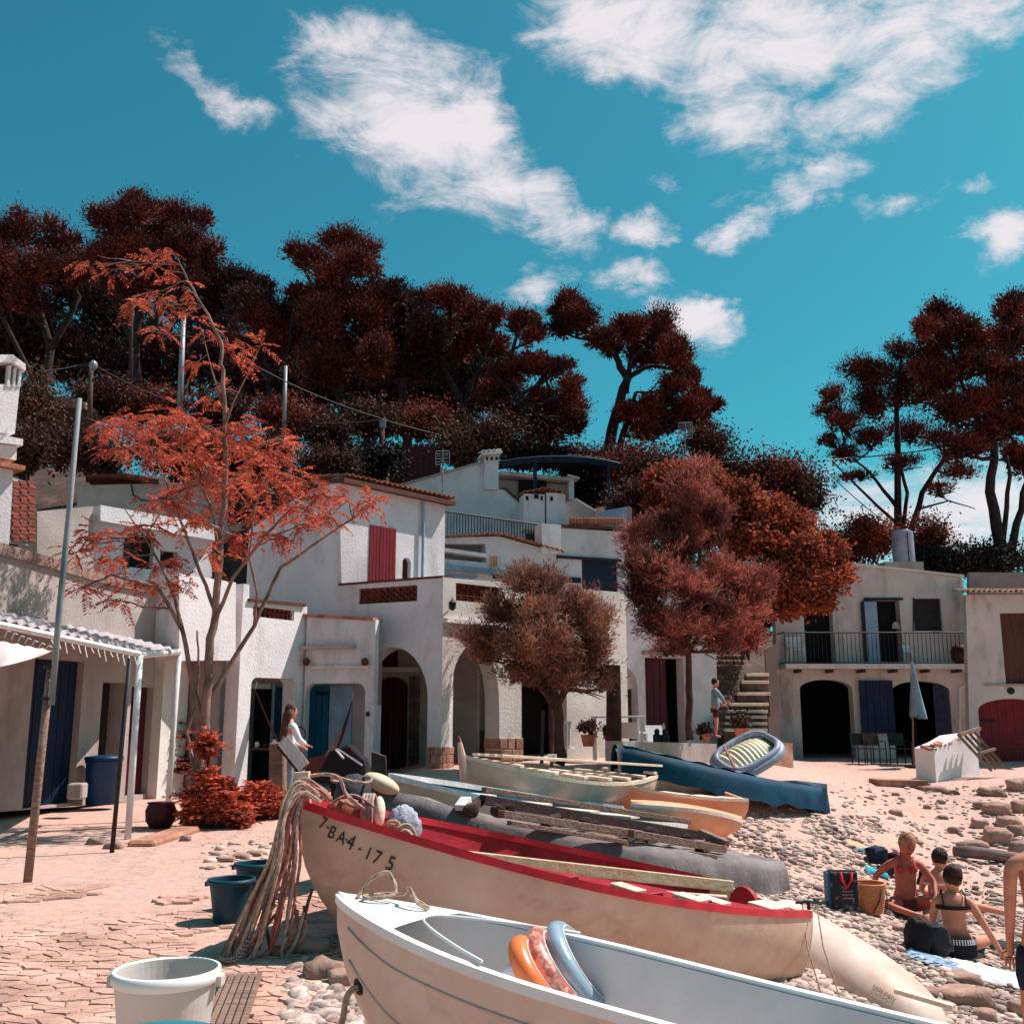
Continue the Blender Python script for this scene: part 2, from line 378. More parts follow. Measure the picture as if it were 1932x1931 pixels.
def room(parent, pl, u0, u1, z0, z1, depth, m, t0=.25, name='inner_room'):
    """shell of a room behind a wall plane (open towards the wall)"""
    b = MB(); th = .08; d0 = -t0 - .004; d1 = d0 - depth
    def bx(ua, ub, za, zb, da, db):
        c = pl.pt((ua+ub)/2, (za+zb)/2, (da+db)/2)
        R = Matrix((pl.u, pl.n, V3((0,0,1)))).transposed()
        b.box(c, (abs(ub-ua), abs(da-db), abs(zb-za)), R)
    bx(u0, u1, z0, z1, d1 - th, d1)
    bx(u0 - th, u0 - .002, z0, z1, d1, d0); bx(u1 + .002, u1 + th, z0, z1, d1, d0)
    bx(u0 - th, u1 + th, z1 + .002, z1 + th, d1 - th, d0)
    return b.build(name, m, parent)
def boards(parent, pl, r4, n, m, name='board', t=.035, d=0.0, gap=.012, rng=RND):
    (u0, z0), (u1, _), (_, z1), _ = r4; w = (u1-u0)/n
    for i in range(n):
        a = u0 + w*i + gap/2; b = u0 + w*(i+1) - gap/2
        slab(MB(), pl, [(a, z0), (b, z0), (b, z1), (a, z1)], (), t, d + rng.uniform(-.004, .004)).build(name, m, parent)
def tiles(parent, p, q, n, back, rows, m, r=None, L0=.28):
    """rows of curved roof tiles with their open ends on the eave line p-q; back = direction up the slope"""
    p = V3(p); q = V3(q); e = (q-p); w = e.length/n; e = e.normalized(); back = V3(back).normalized(); up = e.cross(back)
    if up.z < 0: up = -up
    r = r or w*.52; rings = []
    vs = []
    for k in range(2):
        rr = r*(1 - .12*k)
        for i in range(5):
            a = pi*i/4; vs.append(e*(rr*cos(a)) + up*(rr*.75*sin(a)) + back*(L0*1.12*k) + up*(.02 if k == 0 else 0))
        for i in range(5):
            a = pi*i/4; rr2 = rr*.8; vs.append(e*(rr2*cos(a)) + up*(rr2*.75*sin(a)) + back*(L0*1.12*k) + up*(.02 if k == 0 else 0))
    fs = []
    for i in range(4):
        fs += [(i, i+1, 11+i, 10+i), (5+i, 15+i, 16+i, 6+i), (i, 5+i, 6+i, i+1)]
    me = None
    for row in range(rows):
        for i in range(n):
            pos = p + e*(w*(i+.5)) + back*(L0*row) + V3((0,0,RND.uniform(-.006,.006)))
            if me is None:
                me = bpy.data.meshes.new('roof_tile'); me.from_pydata(vs, [], fs); me.materials.append(m)
            o = bpy.data.objects.new('roof_tile', me); col.objects.link(o); o.parent = parent
            o.location = pos - WLOC[parent.name]; o.rotation_euler = (0, 0, RND.uniform(-.04,.04))

# ------------------------------------------------------------------ ground
def gz(x, y):
    z = .013 * min(y, 40)
    s = sstep(0, 1, (x - (-1.2 + .30*(y-6))) / 5.2)
    z -= 1.25 * s * (1 - sstep(10, 27, y))
    z += .35 * sstep(13.5, 18, y) * sstep(-3.2, -1.2, x) * (1 - sstep(4.5, 7.5, x))
    return z
def G(px, py):
    d = ray(px, py); t = 1.0
    while t < 90:
        p = CAM + d * t
        if p.z < gz(p.x, p.y): break
        t += .15
    lo, hi = t - .15, t
    for _ in range(12):
        m = (lo + hi) / 2; p = CAM + d * m
        if p.z < gz(p.x, p.y): hi = m
        else: lo = m
    p = CAM + d * hi; p.z = gz(p.x, p.y); return p
# ------------------------------------------------------------------ ground material and sheets
def ground_mat():
    m = bpy.data.materials.new('sun_baked_ground'); m.use_nodes = True; t = m.node_tree; t.nodes.clear()
    out = N(t, 'ShaderNodeOutputMaterial'); b = N(t, 'ShaderNodeBsdfPrincipled'); b.inputs['Roughness'].default_value = .95
    b.inputs['Specular IOR Level'].default_value = .15; L(t, b.outputs[0], out.inputs[0])
    tc = N(t, 'ShaderNodeTexCoord'); v = tc.outputs['Object']
    def rng(src, a, c, lo=0, hi=1):
        r = N(t, 'ShaderNodeMapRange'); L(t, src, r.inputs[0]); r.inputs[1].default_value = a; r.inputs[2].default_value = c
        r.inputs[3].default_value = lo; r.inputs[4].default_value = hi; return r.outputs[0]
    def mix(f, a, c):
        x = N(t, 'ShaderNodeMix', data_type='RGBA')
        if isinstance(f, float): x.inputs['Factor'].default_value = f
        else: L(t, f, x.inputs['Factor'])
        for s_, k in ((a, 'A'), (c, 'B')):
            if isinstance(s_, tuple): x.inputs[k].default_value = s_
            else: L(t, s_, x.inputs[k])
        return x.outputs['Result']
    n1 = N(t, 'ShaderNodeTexNoise', i_Scale=.7, i_Detail=8.0, i_Roughness=.65); L(t, v, n1.inputs['Vector'])
    n2 = N(t, 'ShaderNodeTexNoise', i_Scale=9.0, i_Detail=8.0, i_Roughness=.7); L(t, v, n2.inputs['Vector'])
    c = mix(rng(n1.outputs[0], .38, .62), (.60,.365,.285,1), (.53,.36,.31,1))
    c = mix(rng(n2.outputs[0], .42, .72), c, (.45,.27,.22,1))
    # worn stone courses showing through the screed (plaza side)
    mp = N(t, 'ShaderNodeMapping'); mp.inputs['Scale'].default_value = (3.2, 6.5, 1); mp.inputs['Rotation'].default_value = (0, 0, radians(12)); L(t, v, mp.inputs[0])
    wn_ = N(t, 'ShaderNodeTexNoise', i_Scale=1.6, i_Detail=3.0); L(t, mp.outputs[0], wn_.inputs['Vector'])
    ad = N(t, 'ShaderNodeVectorMath', operation='MULTIPLY_ADD'); L(t, wn_.outputs['Color'], ad.inputs[0]); ad.inputs[1].default_value = (1.1, 1.1, 0); L(t, mp.outputs[0], ad.inputs[2])
    vo = N(t, 'ShaderNodeTexVoronoi', feature='DISTANCE_TO_EDGE', i_Scale=1.0); L(t, ad.outputs[0], vo.inputs['Vector'])
    crack = rng(vo.outputs[0], 0.0, .055, 1, 0)
    n3 = N(t, 'ShaderNodeTexNoise', i_Scale=1.1, i_Detail=5.0); L(t, v, n3.inputs['Vector'])
    wear = rng(n3.outputs[0], .45, .60)
    mm = N(t, 'ShaderNodeMath', operation='MULTIPLY'); L(t, crack, mm.inputs[0]); L(t, wear, mm.inputs[1])
    mm2 = N(t, 'ShaderNodeMath', operation='MULTIPLY'); L(t, mm.outputs[0], mm2.inputs[0]); mm2.inputs[1].default_value = .45
    c = mix(mm2.outputs[0], c, (.20,.12,.10,1)); L(t, c, b.inputs['Base Color'])
    bp = N(t, 'ShaderNodeBump'); bp.inputs['Strength'].default_value = .5; bp.inputs['Distance'].default_value = .04
    s2 = N(t, 'ShaderNodeMath', operation='MULTIPLY_ADD'); L(t, mm.outputs[0], s2.inputs[0]); s2.inputs[1].default_value = -1.0; L(t, n2.outputs[0], s2.inputs[2])
    L(t, s2.outputs[0], bp.inputs['Height']); L(t, bp.outputs[0], b.inputs['Normal'])
    return m
def axis_pts(near, far, step, outer):
    a = list(np.arange(near, far + 1e-6, step)); return a
xs = [-300, -120, -60, -30] + list(np.arange(-16, 20.01, .25)) + [30, 60, 120, 300]
ys = [-60, -20, -8] + list(np.arange(-2, 34.01, .25)) + [45, 60, 120, 300, 600]
pts = []
for x in xs:
    for y in ys:
        nz = noise.noise(V3((x*.9, y*.9, 0))) * .035 + noise.noise(V3((x*2.7, y*2.7, 3))) * .016
        near = 1 if (abs(x) < 20 and 0 < y < 34) else 0
        pts.append((x, y, gz(min(max(x, -30), 30), y) + nz*near*(.35 if x < -1.5 else 1)))
g = MB().grid(pts, len(xs), len(ys)).build('ground', ground_mat(), struct=True, smooth=True)

# hillside behind the houses
def hz(x, y):
    y0 = 22.5 + 3.8*sstep(-1.5, 1.5, x) + 6.0*sstep(3.8, 7.0, x); amp = lerp(12.0, 6.2, sstep(2, 9, x))
    t = max(0, y - y0); z = amp*(1 - math.exp(-t/9.0)) - .6*(t <= 0)
    z += 1.6*noise.noise(V3((x*.11, y*.11, 5)))*min(1, t/6) + .5*noise.noise(V3((x*.4, y*.4, 9)))*min(1, t/3)
    return z + gz(min(max(x,-30),30), y0)
hx = list(np.arange(-80, 80.1, 1.25)); hy = list(np.arange(21.5, 60, 1.0)) + [70, 90, 130]
MB().grid([(x, y, hz(x, y)) for x in hx for y in hy], len(hx), len(hy)).build('hillside',
    mat('hill_earth', (.085,.045,.033,1), (.035,.020,.017,1), .6, .95, .8, 4, stain=((.16,.09,.06,1), .9, .55, .7, 1)), struct=True, smooth=True)

# ------------------------------------------------------------------ houses
TOPZ = 2.0
# -- left cement boathouse -------------------------------------------------------------
PLL = Plane(-80, 12.6, 345, 17.4)
H1 = thing('boathouse', PLL.pt(0, .2), 'low boathouse of bare cement render with navy door under the awning, far left', 'house')
ol = PLL.poly([(-60,1022),(20,1040),(200,1090),(345,1124),(338,1505),(-60,1536)])
navy_r = PLL.rect(55, 1244, 150, 1500); dk_r = PLL.rect(188, 1287, 233, 1462); mr_r = PLL.rect(243, 1296, 284, 1470)
z0 = .1
def setz(r, z): return [(r[0][0], z), (r[1][0], z), r[2], r[3]]
navy_r = setz(navy_r, .30); dk_r = setz(dk_r, .27); mr_r = setz(mr_r, .29)
wall('wall', M['boath'], H1, PLL, ol, [navy_r, dk_r, mr_r], t=.28)
capo = PLL.poly([(-60,1010),(18,1030),(205,1084),(345,1113),(345,1132),(205,1104),(18,1052),(-60,1034)])
wall('parapet_cap', mat('stained_cap', (.34,.23,.19,1), (.20,.12,.09,1), 3, .95, .5, 30, streak=(3,3,.5)), H1, PLL, capo, (), t=.34, d=.05)
for r, mm_, nm in ((navy_r, M['navy'], 'door'), (mr_r, M['maroon'], 'door')):
    boards(H1, PLL, [(r[0][0]+.01, r[0][1]), (r[1][0]-.01, r[1][1]), (r[2][0]-.01, r[2][1]-.01), (r[3][0]+.01, r[3][1]-.01)], 6 if nm and mm_ is M['navy'] else 3, mm_, 'door_board', .05, -.10)
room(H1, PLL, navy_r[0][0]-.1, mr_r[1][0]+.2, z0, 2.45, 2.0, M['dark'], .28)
pr = PLL.rect(286, 1243, 335, 1498); pr = setz(pr, .2)
wall('pillar', M['cream'], H1, PLL, pr, (), t=.35, d=.16)
lt = PLL.rect(40, 1222, 344, 1238)
# flat roof slab of the boathouse
def roofslab(parent, pl, u0, u1, z, depth, m, t=.12, d=-.3, name='roof'):
    R = Matrix((pl.u, pl.n, V3((0,0,1)))).transposed()
    return MB().box(pl.pt((u0+u1)/2, z, d - depth/2), (u1-u0, depth, t), R).build(name, m, parent)
roofslab(H1, PLL, .2, ol[2][0]+.3, 2.85, 5.5, M['cement'])
# set-back white room on the boathouse roof
PLA = Plane(170, 18.2, 400, 19.9)
H1b = thing('roof_room', PLA.pt(0, 3.0), 'white rooftop room with thick slab eave and dark window behind the red tree', 'house')
wr = PLA.rect(298, 1270, 350, 1330); 
w1 = PLA.rect(238, 1010, 290, 1072); w2 = PLA.rect(302, 1040, 335, 1072)
wall('wall', M['whiteb'], H1b, PLA, PLA.poly([(176,985),(176,1110),(400,1140),(400,1020)]), [w1, w2], t=.25)
wall('eave_slab', M['white'], H1b, PLA, PLA.poly([(176,957),(176,986),(400,1024),(400,1000),(345,985)]), (), t=.9, d=.28)
wall('window_pane', M['dark'], H1b, PLA, w1, (), t=.03, d=-.14)
wall('window_pane', M['dark'], H1b, PLA, w2, (), t=.03, d=-.14)
wall('shutter', M['woodd'], H1b, PLA, PLA.rect(233, 1010, 243, 1072), (), t=.04, d=.05)
wall('side_wall', M['oldwall'], H1b, Plane(172, 18.2, 60, 19.6), Plane(172, 18.2, 60, 19.6).poly([(172,960),(60,978),(60,1110),(172,1110)]), (), t=.2, d=-.26)
# long low wall above, behind
PLW = Plane(130, 22.5, 440, 23.5)
W0 = thing('hillside_house', PLW.pt(0, 4.5), 'plain grey plastered wall below the pines, behind the rooftop room', 'house')
wall('wall', M['oldwall'], W0, PLW, PLW.poly([(146,916),(146,990),(430,1010),(430,925),(300,912)]), (), t=.3)
wall('roof_edge', M['brownp'], W0, PLW, PLW.poly([(165,902),(232,903),(300,915),(300,908),(232,897),(165,899)]), (), t=1.2, d=.2)
b_ = MB(); b_.tube([PLW.pt(*PLW.hit(a, b2), .06) for a, b2 in ((248,915),(252,935),(268,945),(290,946),(320,935),(360,918),(395,912))], .02, 5).build('hanging_pipe', M['iron'], W0)
# ruined stone shed far left on the hill, brick patch, fence
def hillwall(name, label, cat, pl, poly, m, t=.4, nbr=None):
    ths = thing(name, pl.pt(poly[0][0], poly[0][1]), label, cat)
    wall('wall', m, ths, pl, poly, (), t=t); return ths
pl_ = Plane(60, 27, 170, 27)
sh = hillwall('stone_shed', 'ruined rubble stone shed with pale tiled top on the hill, far left', 'shed', pl_, pl_.poly([(72,768),(166,768),(166,830),(72,830)]), M['rstone'])
wall('roof', M['stone'], sh, pl_, pl_.poly([(66,748),(120,752),(166,762),(166,774),(66,766)]), (), t=1.4, d=.15)
pl_ = Plane(15, 16.5, 175, 18.2)
bw = hillwall('retaining_wall', 'stained retaining wall beside the slatted brick wall behind the flagpole', 'wall', pl_, pl_.poly([(70,965),(176,955),(176,1110),(70,1080)]), M['cement'])
pl_ = Plane(15, 16.2, 85, 17.0)
bw2 = thing('brick_wall', pl_.pt(.2, 3.4), 'terracotta brick wall with an open slatted edge, far left', 'wall')
for i in range(16):
    for j in range(3):
        r = pl_.rect(22 + j*15 + (i % 2)*3, 908 + i*7.2, 36 + j*15 + (i % 2)*3, 914 + i*7.2)
        wall('brick', M['brick'], bw2, pl_, r, (), t=.12)
wall('mortar_bed', M['cement'], bw2, pl_, pl_.rect(20, 905, 62, 1026), (), t=.1, d=-.03)
pl_ = Plane(735, 27.5, 835, 27.5)
ff = thing('board_fence', pl_.pt(0, 6.5), 'dark maroon board fence standing on the slope behind the tiled roof', 'fence')
boards(ff, pl_, pl_.rect(735, 838, 832, 912), 9, M['maroon'], 'fence_board', .03)
wall('fence_back', M['maroon'], ff, pl_, pl_.rect(736, 842, 831, 912), (), t=.03, d=-.05)

# -- far left white chimney stack on the neighbouring roof ----------------------------
PC = Plane(-60, 13.4, 45, 13.9)
CH = thing('chimney_stack', PC.pt(0, 2.4), 'tall white stepped chimney stack with slotted head at the left edge', 'chimney')
R_ = Matrix((PC.u, PC.n, V3((0,0,1)))).transposed()
def pbox(parent, name, m, pl, r, t, d, R=None):
    return wall(name, m, parent, pl, r, (), t=t, d=d)
def setu(r, du0, du1): return [(r[0][0]+du0, r[0][1]), (r[1][0]+du1, r[1][1]), (r[2][0]+du1, r[2][1]), (r[3][0]+du0, r[3][1])]
pbox(CH, 'cap', M['white'], PC, PC.poly([(-60,672),(20,672),(44,690),(44,702),(20,686),(-60,686)]), .6, .08)
for k in range(3): pbox(CH, 'cap_post', M['white'], PC, PC.rect(14+k*10, 690+k*5, 19+k*10, 730), .1, .02)
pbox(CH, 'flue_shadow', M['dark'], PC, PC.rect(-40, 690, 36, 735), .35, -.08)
pbox(CH, 'shaft', M['white'], PC, PC.poly([(-50,725),(38,725),(28,818),(-50,812)]), .5, 0)
pbox(CH, 'ledge', M['white'], PC, PC.poly([(-50,812),(40,830),(40,842),(-50,830)]), .56, .06)
pbox(CH, 'lower_shaft', M['white'], PC, PC.poly([(-50,832),(32,842),(31,868),(-50,856)]), .5, 0)
pbox(CH, 'tile_eave', M['tile'], PC, PC.poly([(-60,858),(42,882),(40,890),(-60,872)]), .7, .12)
pbox(CH, 'pillar', M['whiteb'], PC, PC.poly([(-20,872),(25,884),(22,950),(16,1040),(-20,1036)]), .4, 0)

# -- white house M: bright front with rounded openings --------------------------------
PM = Plane(338, 16.3, 570, 18.7)
H2 = thing('white_house', PM.pt(0, .25), 'bright white low house with two round-cornered porch openings and the hammock', 'house')
m1 = PM.poly([(338,1084),(470,1102),(470,1134),(570,1143),(570,1520),(554.5,1520)])
op1 = rrect(setz(PM.rect(469, 1279, 554, 1500), .16), .12)
# upper overhanging left part (no lower wall) + right part with opening
wall('wall', M['white'], H2, PM, PM.poly([(338,1082),(445,1099),(445,1246),(338,1246)]), (), t=1.1)
op_shape = [(PM.hit(445,1400)[0], .16), (PM.hit(570,1400)[0], .16)]
outl = PM.poly([(445,1099),(470,1103),(470,1134),(570,1143)])
outl = [(op_shape[0][0], .16)] + outl + [(op_shape[1][0], .16)]
outl[1] = (op_shape[0][0], outl[1][1]); outl[4] = (op_shape[1][0], outl[4][1])
gu0 = PM.hit(469,1390)[0]; gu1 = PM.hit(554,1390)[0]; gz1 = PM.hit(512,1279)[1]
inner = [(gu1, .16)] + [(gu1-.13+.13*cos(pi/2*i/4), gz1-.13+.13*sin(pi/2*i/4)) for i in range(5)] + [(gu0+.13-.13*sin(pi/2*i/4), gz1-.13+.13*cos(pi/2*i/4)) for i in range(5)] + [(gu0, .16)]
vent1 = PM.rect(477, 1147, 555, 1167)
full = [(outl[0])] + outl[1:5] + [outl[5]] + inner
wall('wall', M['white'], H2, PM, full, [vent1], t=.3, d=.004)
wall('parapet_cap', M['brownp'], H2, PM, PM.poly([(467,1129),(573,1139),(573,1145),(467,1135)]), (), t=.4, d=.05)
def lattice(parent, pl, r, nu, nv, m, t=.12, d=-.04):
    (u0, z0_), (u1, _), (_, z1), _ = r; w = (u1-u0)/nu; h = (z1-z0_)/nv
    me = None; R = Matrix((pl.u, pl.n, V3((0,0,1)))).transposed().to_4x4()
    b = MB()   # one S-shaped clay block: two crossing bars
    b.beam((-w/2, 0, -h/2), (w/2, 0, h/2), t, h*.20, up=(0,1,0)); b.beam((-w/2, .001, h/2), (w/2, .001, -h/2), t*.96, h*.20, up=(0,1,0))
    b.box((0, 0, -h/2+.004), (w, t*.9, h*.10)); b.box((-w/2+.004, 0, 0), (h*.10, t*.88, h))
    me = bpy.data.meshes.new('lattice_brick'); me.from_pydata(b.v, [], b.f); me.materials.append(m)
    for i in range(nu):
        for j in range(nv):
            o = bpy.data.objects.new('lattice_brick', me); col.objects.link(o); o.parent = parent
            o.matrix_local = Matrix.Translation(pl.pt(u0+w*(i+.5), z0_+h*(j+.5), d - t/2) - WLOC[parent.name]) @ R
lattice(H2, PM, vent1, 9, 2, M['brick'])
wall('vent_back', M['maroon'], H2, PM, vent1, (), t=.02, d=-.27)
u445 = PM.hit(445, 1400)[0]
# left porch pillar in shade + lintel
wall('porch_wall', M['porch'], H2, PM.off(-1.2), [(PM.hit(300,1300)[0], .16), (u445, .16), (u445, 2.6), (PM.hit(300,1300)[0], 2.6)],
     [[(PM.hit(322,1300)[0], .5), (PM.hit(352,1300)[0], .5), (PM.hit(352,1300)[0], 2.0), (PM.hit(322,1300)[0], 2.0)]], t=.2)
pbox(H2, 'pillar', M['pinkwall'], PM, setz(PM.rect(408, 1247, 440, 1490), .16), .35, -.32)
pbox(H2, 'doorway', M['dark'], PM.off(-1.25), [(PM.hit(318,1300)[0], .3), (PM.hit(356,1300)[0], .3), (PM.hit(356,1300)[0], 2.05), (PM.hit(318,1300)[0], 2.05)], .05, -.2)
# M2 : shaded stretch
PM2 = Plane(570.5, 18.65, 705, 18.25)
m2o = PM2.poly([(570.5,1162),(703,1169)]); zb = .2
a0 = PM2.hit(570.5,1400)[0]; a1 = PM2.hit(703,1400)[0]
g0 = PM2.hit(573.5,1390)[0]; g1 = PM2.hit(687,1390)[0]; gt = PM2.hit(630,1289)[1]
arc = [(g1, zb)] + [(g1-.16+.16*cos(pi/2*i/4), gt-.16+.16*sin(pi/2*i/4)) for i in range(5)] + [(g0+.16-.16*sin(pi/2*i/4), gt-.16+.16*cos(pi/2*i/4)) for i in range(5)] + [(g0, zb)]
wall('wall', M['whiteb'], H2, PM2, [(a0, zb), (a0, m2o[0][1]), (a1, m2o[1][1]), (a1, zb)] + arc, (), t=.16)
pbox(H2, 'parapet_cap', M['tile'], PM2, PM2.poly([(570.5,1158),(706,1165),(706,1171),(570.5,1164)]), .4, .04)
pbox(H2, 'ledge', M['cream'], PM2, PM2.rect(588, 1256, 697, 1262), .08, .06)
pbox(H2, 'meter_box', M['whitep'], PM2, PM2.rect(690, 1330, 706, 1500), .3, .05)
pbox(H2, 'switch', M['iron'], PM2, PM2.rect(694, 1343, 700, 1351), .03, .09)
for px in (583, 693):
    q = PM2.pt(*PM2.hit(px, 1249), .10)
    lamp = thing('wall_lamp', q, 'small brown wall lamp above the hammock porch, %s end of the ledge' % ('left' if px < 600 else 'right'), 'lamp', 'wall lamps above the hammock porch')
    MB().box(q + V3((0, .06, 0)), (.06, .08, .06)).build('bracket', M['iron'], lamp)
    MB().lathe([(.03,-.06),(.06,-.05),(.07,.03),(.03,.06)], q, 10, Matrix.Rotation(radians(80), 3, 'Y')).build('lamp_head', M['brownp'], lamp)
# porch interior behind M1/M2
PMB = Plane(440, 19.8, 712, 18.85)
dkr = setz(PMB.rect(470, 1300, 513, 1440), .2); wtop = 2.6
pb = thing('porch_back_wall', PMB.pt(0, .2), 'porch back wall with black doorway and teal plank door behind the hammock', 'wall')
teal_r = setz(PMB.rect(574, 1294, 621, 1433), .3); bl_r = setz(PMB.rect(519, 1296, 531, 1433), .3)
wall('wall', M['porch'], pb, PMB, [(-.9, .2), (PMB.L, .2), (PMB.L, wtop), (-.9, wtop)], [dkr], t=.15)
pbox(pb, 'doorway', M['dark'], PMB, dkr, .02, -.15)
pbox(pb, 'door_frame', M['lbluep'], PMB, setz(PMB.rect(513.5, 1290, 519, 1440), .2), .05, .05)
pbox(pb, 'door_lintel', M['whitep'], PMB, PMB.rect(472, 1290, 513, 1299), .05, .05)
boards(pb, PMB, bl_r, 2, M['blue'], 'door_board', .04, .05)
boards(pb, PMB, teal_r, 4, M['teal'], 'door_board', .04, .05)
pbox(pb, 'hinge_strap', M['navy'], PMB, PMB.rect(600, 1304, 622, 1312), .02, .075)
pbox(pb, 'pale_panel', M['lbluep'], PMB, setz(PMB.rect(622, 1294, 664, 1440), .25), .03, .03)
R = Matrix((PMB.u, PMB.n, V3((0,0,1)))).transposed()
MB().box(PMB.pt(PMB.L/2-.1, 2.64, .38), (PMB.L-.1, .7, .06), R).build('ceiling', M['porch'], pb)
roofslab(H2, PM, 0, PM.L, 3.35, 1.6, M['cement'], d=-.32)

# -- arch house N -----------------------------------------------------------------------
PNL = Plane(470, 20.3, 833, 18.3)
PNR = Plane(833, 18.3, 1180, 21.8)
H3 = thing('arch_house', PNL.pt(PNL.L, .3), 'tall white house with big round arches, lattice brick panels and red shuttered door above', 'house')
zb = .25
o = PNL.poly([(470,1000),(560,940),(640,898),(640,1103),(833,1089)])
uR = PNL.L
o = [(o[0][0], zb)] + o; o[5] = (uR, o[5][1])
vent2 = PNL.rect(677, 1107, 787, 1137)
archL = PNL.arch(671, 1322, 806, 1221, 1480); 
ua0, ua1 = archL[0][0], archL[1][0]
body = [(o[0])] + o[1:6] + [(uR, zb)] + [(ua1, zb)] + archL[2:] + [(ua0, zb)]
wall('wall', M['whiteb'], H3, PNL, body, [vent2], t=.38)
lattice(H3, PNL, vent2, 9, 3, M['brick'])
pbox(H3, 'vent_back', M['cement'], PNL, vent2, .02, -.34)
pbox(H3, 'parapet_cap', M['brownp'], PNL, PNL.poly([(640,1101),(836,1086),(836,1090),(640,1105)]), .44, .03)
# right face
ot = PNR.poly([(833,1089),(936,1097),(1000,1104),(1180,1118)])
ot[0] = (0.0, ot[0][1])
vent3 = PNR.rect(860, 1104, 946, 1137)
archR = PNR.arch(847, 1345, 942, 1216, 1480, e=.8)
uu0, uu1 = archR[0][0], archR[1][0]; uE = ot[3][0]
oR = [(0, zb)] + ot + [(uE, zb)]
p982 = PNR.hit(984, 1400)[0]; p1070 = PNR.hit(1070, 1400)[0]; p1140 = PNR.hit(1140,1400)[0]
hole3 = [(p982, zb), (p1070, zb), (p1070, 2.35), (p982+.3, 2.6), (p982, 2.4)]
bodyR = [(0, zb), ot[0], ot[1], ot[2], ot[3], (uE, zb), (p1070, zb), (p1070, 2.3), (p1070-.2, 2.5), (p982+.2, 2.5), (p982, 2.3), (p982, zb), (uu1, zb)] + archR[2:] + [(uu0, zb)]
wall('wall', M['cream'], H3, PNR, bodyR, [vent3], t=.38)
lattice(H3, PNR, vent3, 7, 3, M['brick'])
pbox(H3, 'vent_back', M['cement'], PNR, vent3, .02, -.34)
pbox(H3, 'ledge', M['white'], PNR, PNR.poly([(833,1166),(905,1172),(1000,1182),(1000,1190),(905,1180),(833,1174)]), .1, .07)
# stone pier bases: stacked blocks
def stonebase(parent, pl, r, nu, nv, d=.03, t=.44, m=None):
    (u0, z0_), (u1, _), (_, z1), _ = r; h = (z1-z0_)/nv
    for j in range(nv):
        k = nu + (j % 2); w = (u1-u0)/k
        for i in range(k):
            a = u0+w*i+.006; b = u0+w*(i+1)-.006
            slab(MB(), pl, [(a, z0_+h*j+.006), (b, z0_+h*j+.006), (b, z0_+h*(j+1)-.006), (a, z0_+h*(j+1)-.006)], (), t, d + RND.uniform(0,.02)).build('stone_block', m or M['stone'], parent, bevel=.008)
sb = PNL.rect(806, 1409, 833, 1480); sb = [(ua1-.01, zb), (uR+.03, zb), (uR+.03, sb[2][1]), (ua1-.01, sb[2][1])]
stonebase(H3, PNL, sb, 2, 5)
sb2 = [(.0, zb), (uu0+.01, zb), (uu0+.01, PNR.hit(840,1408)[1]), (.0, PNR.hit(840,1408)[1])]
stonebase(H3, PNR, sb2, 1, 5)
sb3 = [(uu1-.01, zb), (p982+.01, zb), (p982+.01, PNR.hit(962,1392)[1]), (uu1-.01, PNR.hit(962,1392)[1])]
stonebase(H3, PNR, sb3, 2, 4)
# wall lamp on corner of right face
q = PNR.pt(*PNR.hit(845, 1140), .12)
lamp = thing('wall_lamp', q, 'dark lantern fixed beside the right lattice panel of the arch house', 'lamp')
MB().tube([q + V3((0,.12,.0)), q + V3((0,.0,.1)), q+V3((.0,-.03,.05))], .012, 5).build('bracket', M['iron'], lamp)
MB().lathe([(.02,-.12),(.06,-.08),(.07,.02),(.02,.07)], q, 8).build('lantern', M['iron'], lamp)
# porch back wall behind left arch
PNB = Plane(640, 21.0, 900, 20.4)
nb = thing('porch_back_wall', PNB.pt(0, .3), 'shaded back wall with maroon arched door seen through the left round arch', 'wall')
drb = PNB.arch(705, 1296, 768, 1277, 1452)
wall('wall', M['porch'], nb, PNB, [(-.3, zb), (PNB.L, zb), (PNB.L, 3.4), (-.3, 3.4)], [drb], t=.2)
b_ = PNB.rect(705, 1277, 768, 1452)
boards(nb, PNB, [(drb[0][0], zb+.05), (drb[1][0], zb+.05), (drb[1][0], b_[2][1]), (drb[0][0], b_[2][1])], 5, M['maroon'], 'door_board', .04, -.21)
pbox(nb, 'window_shutter', M['maroon'], PNB, PNB.rect(703, 1226, 751, 1258), .05, .04)
pbox(nb, 'beam', M['cream'], PNB, PNB.rect(680, 1259, 790, 1268), .12, .12)
stonebase(nb, PNB, [(PNB.hit(772,1400)[0], zb), (PNB.hit(792,1400)[0], zb), (PNB.hit(792,1400)[0], PNB.hit(780,1276)[1]), (PNB.hit(772,1400)[0], PNB.hit(780,1276)[1])], 1, 8, .06, .06, M['rstone'])
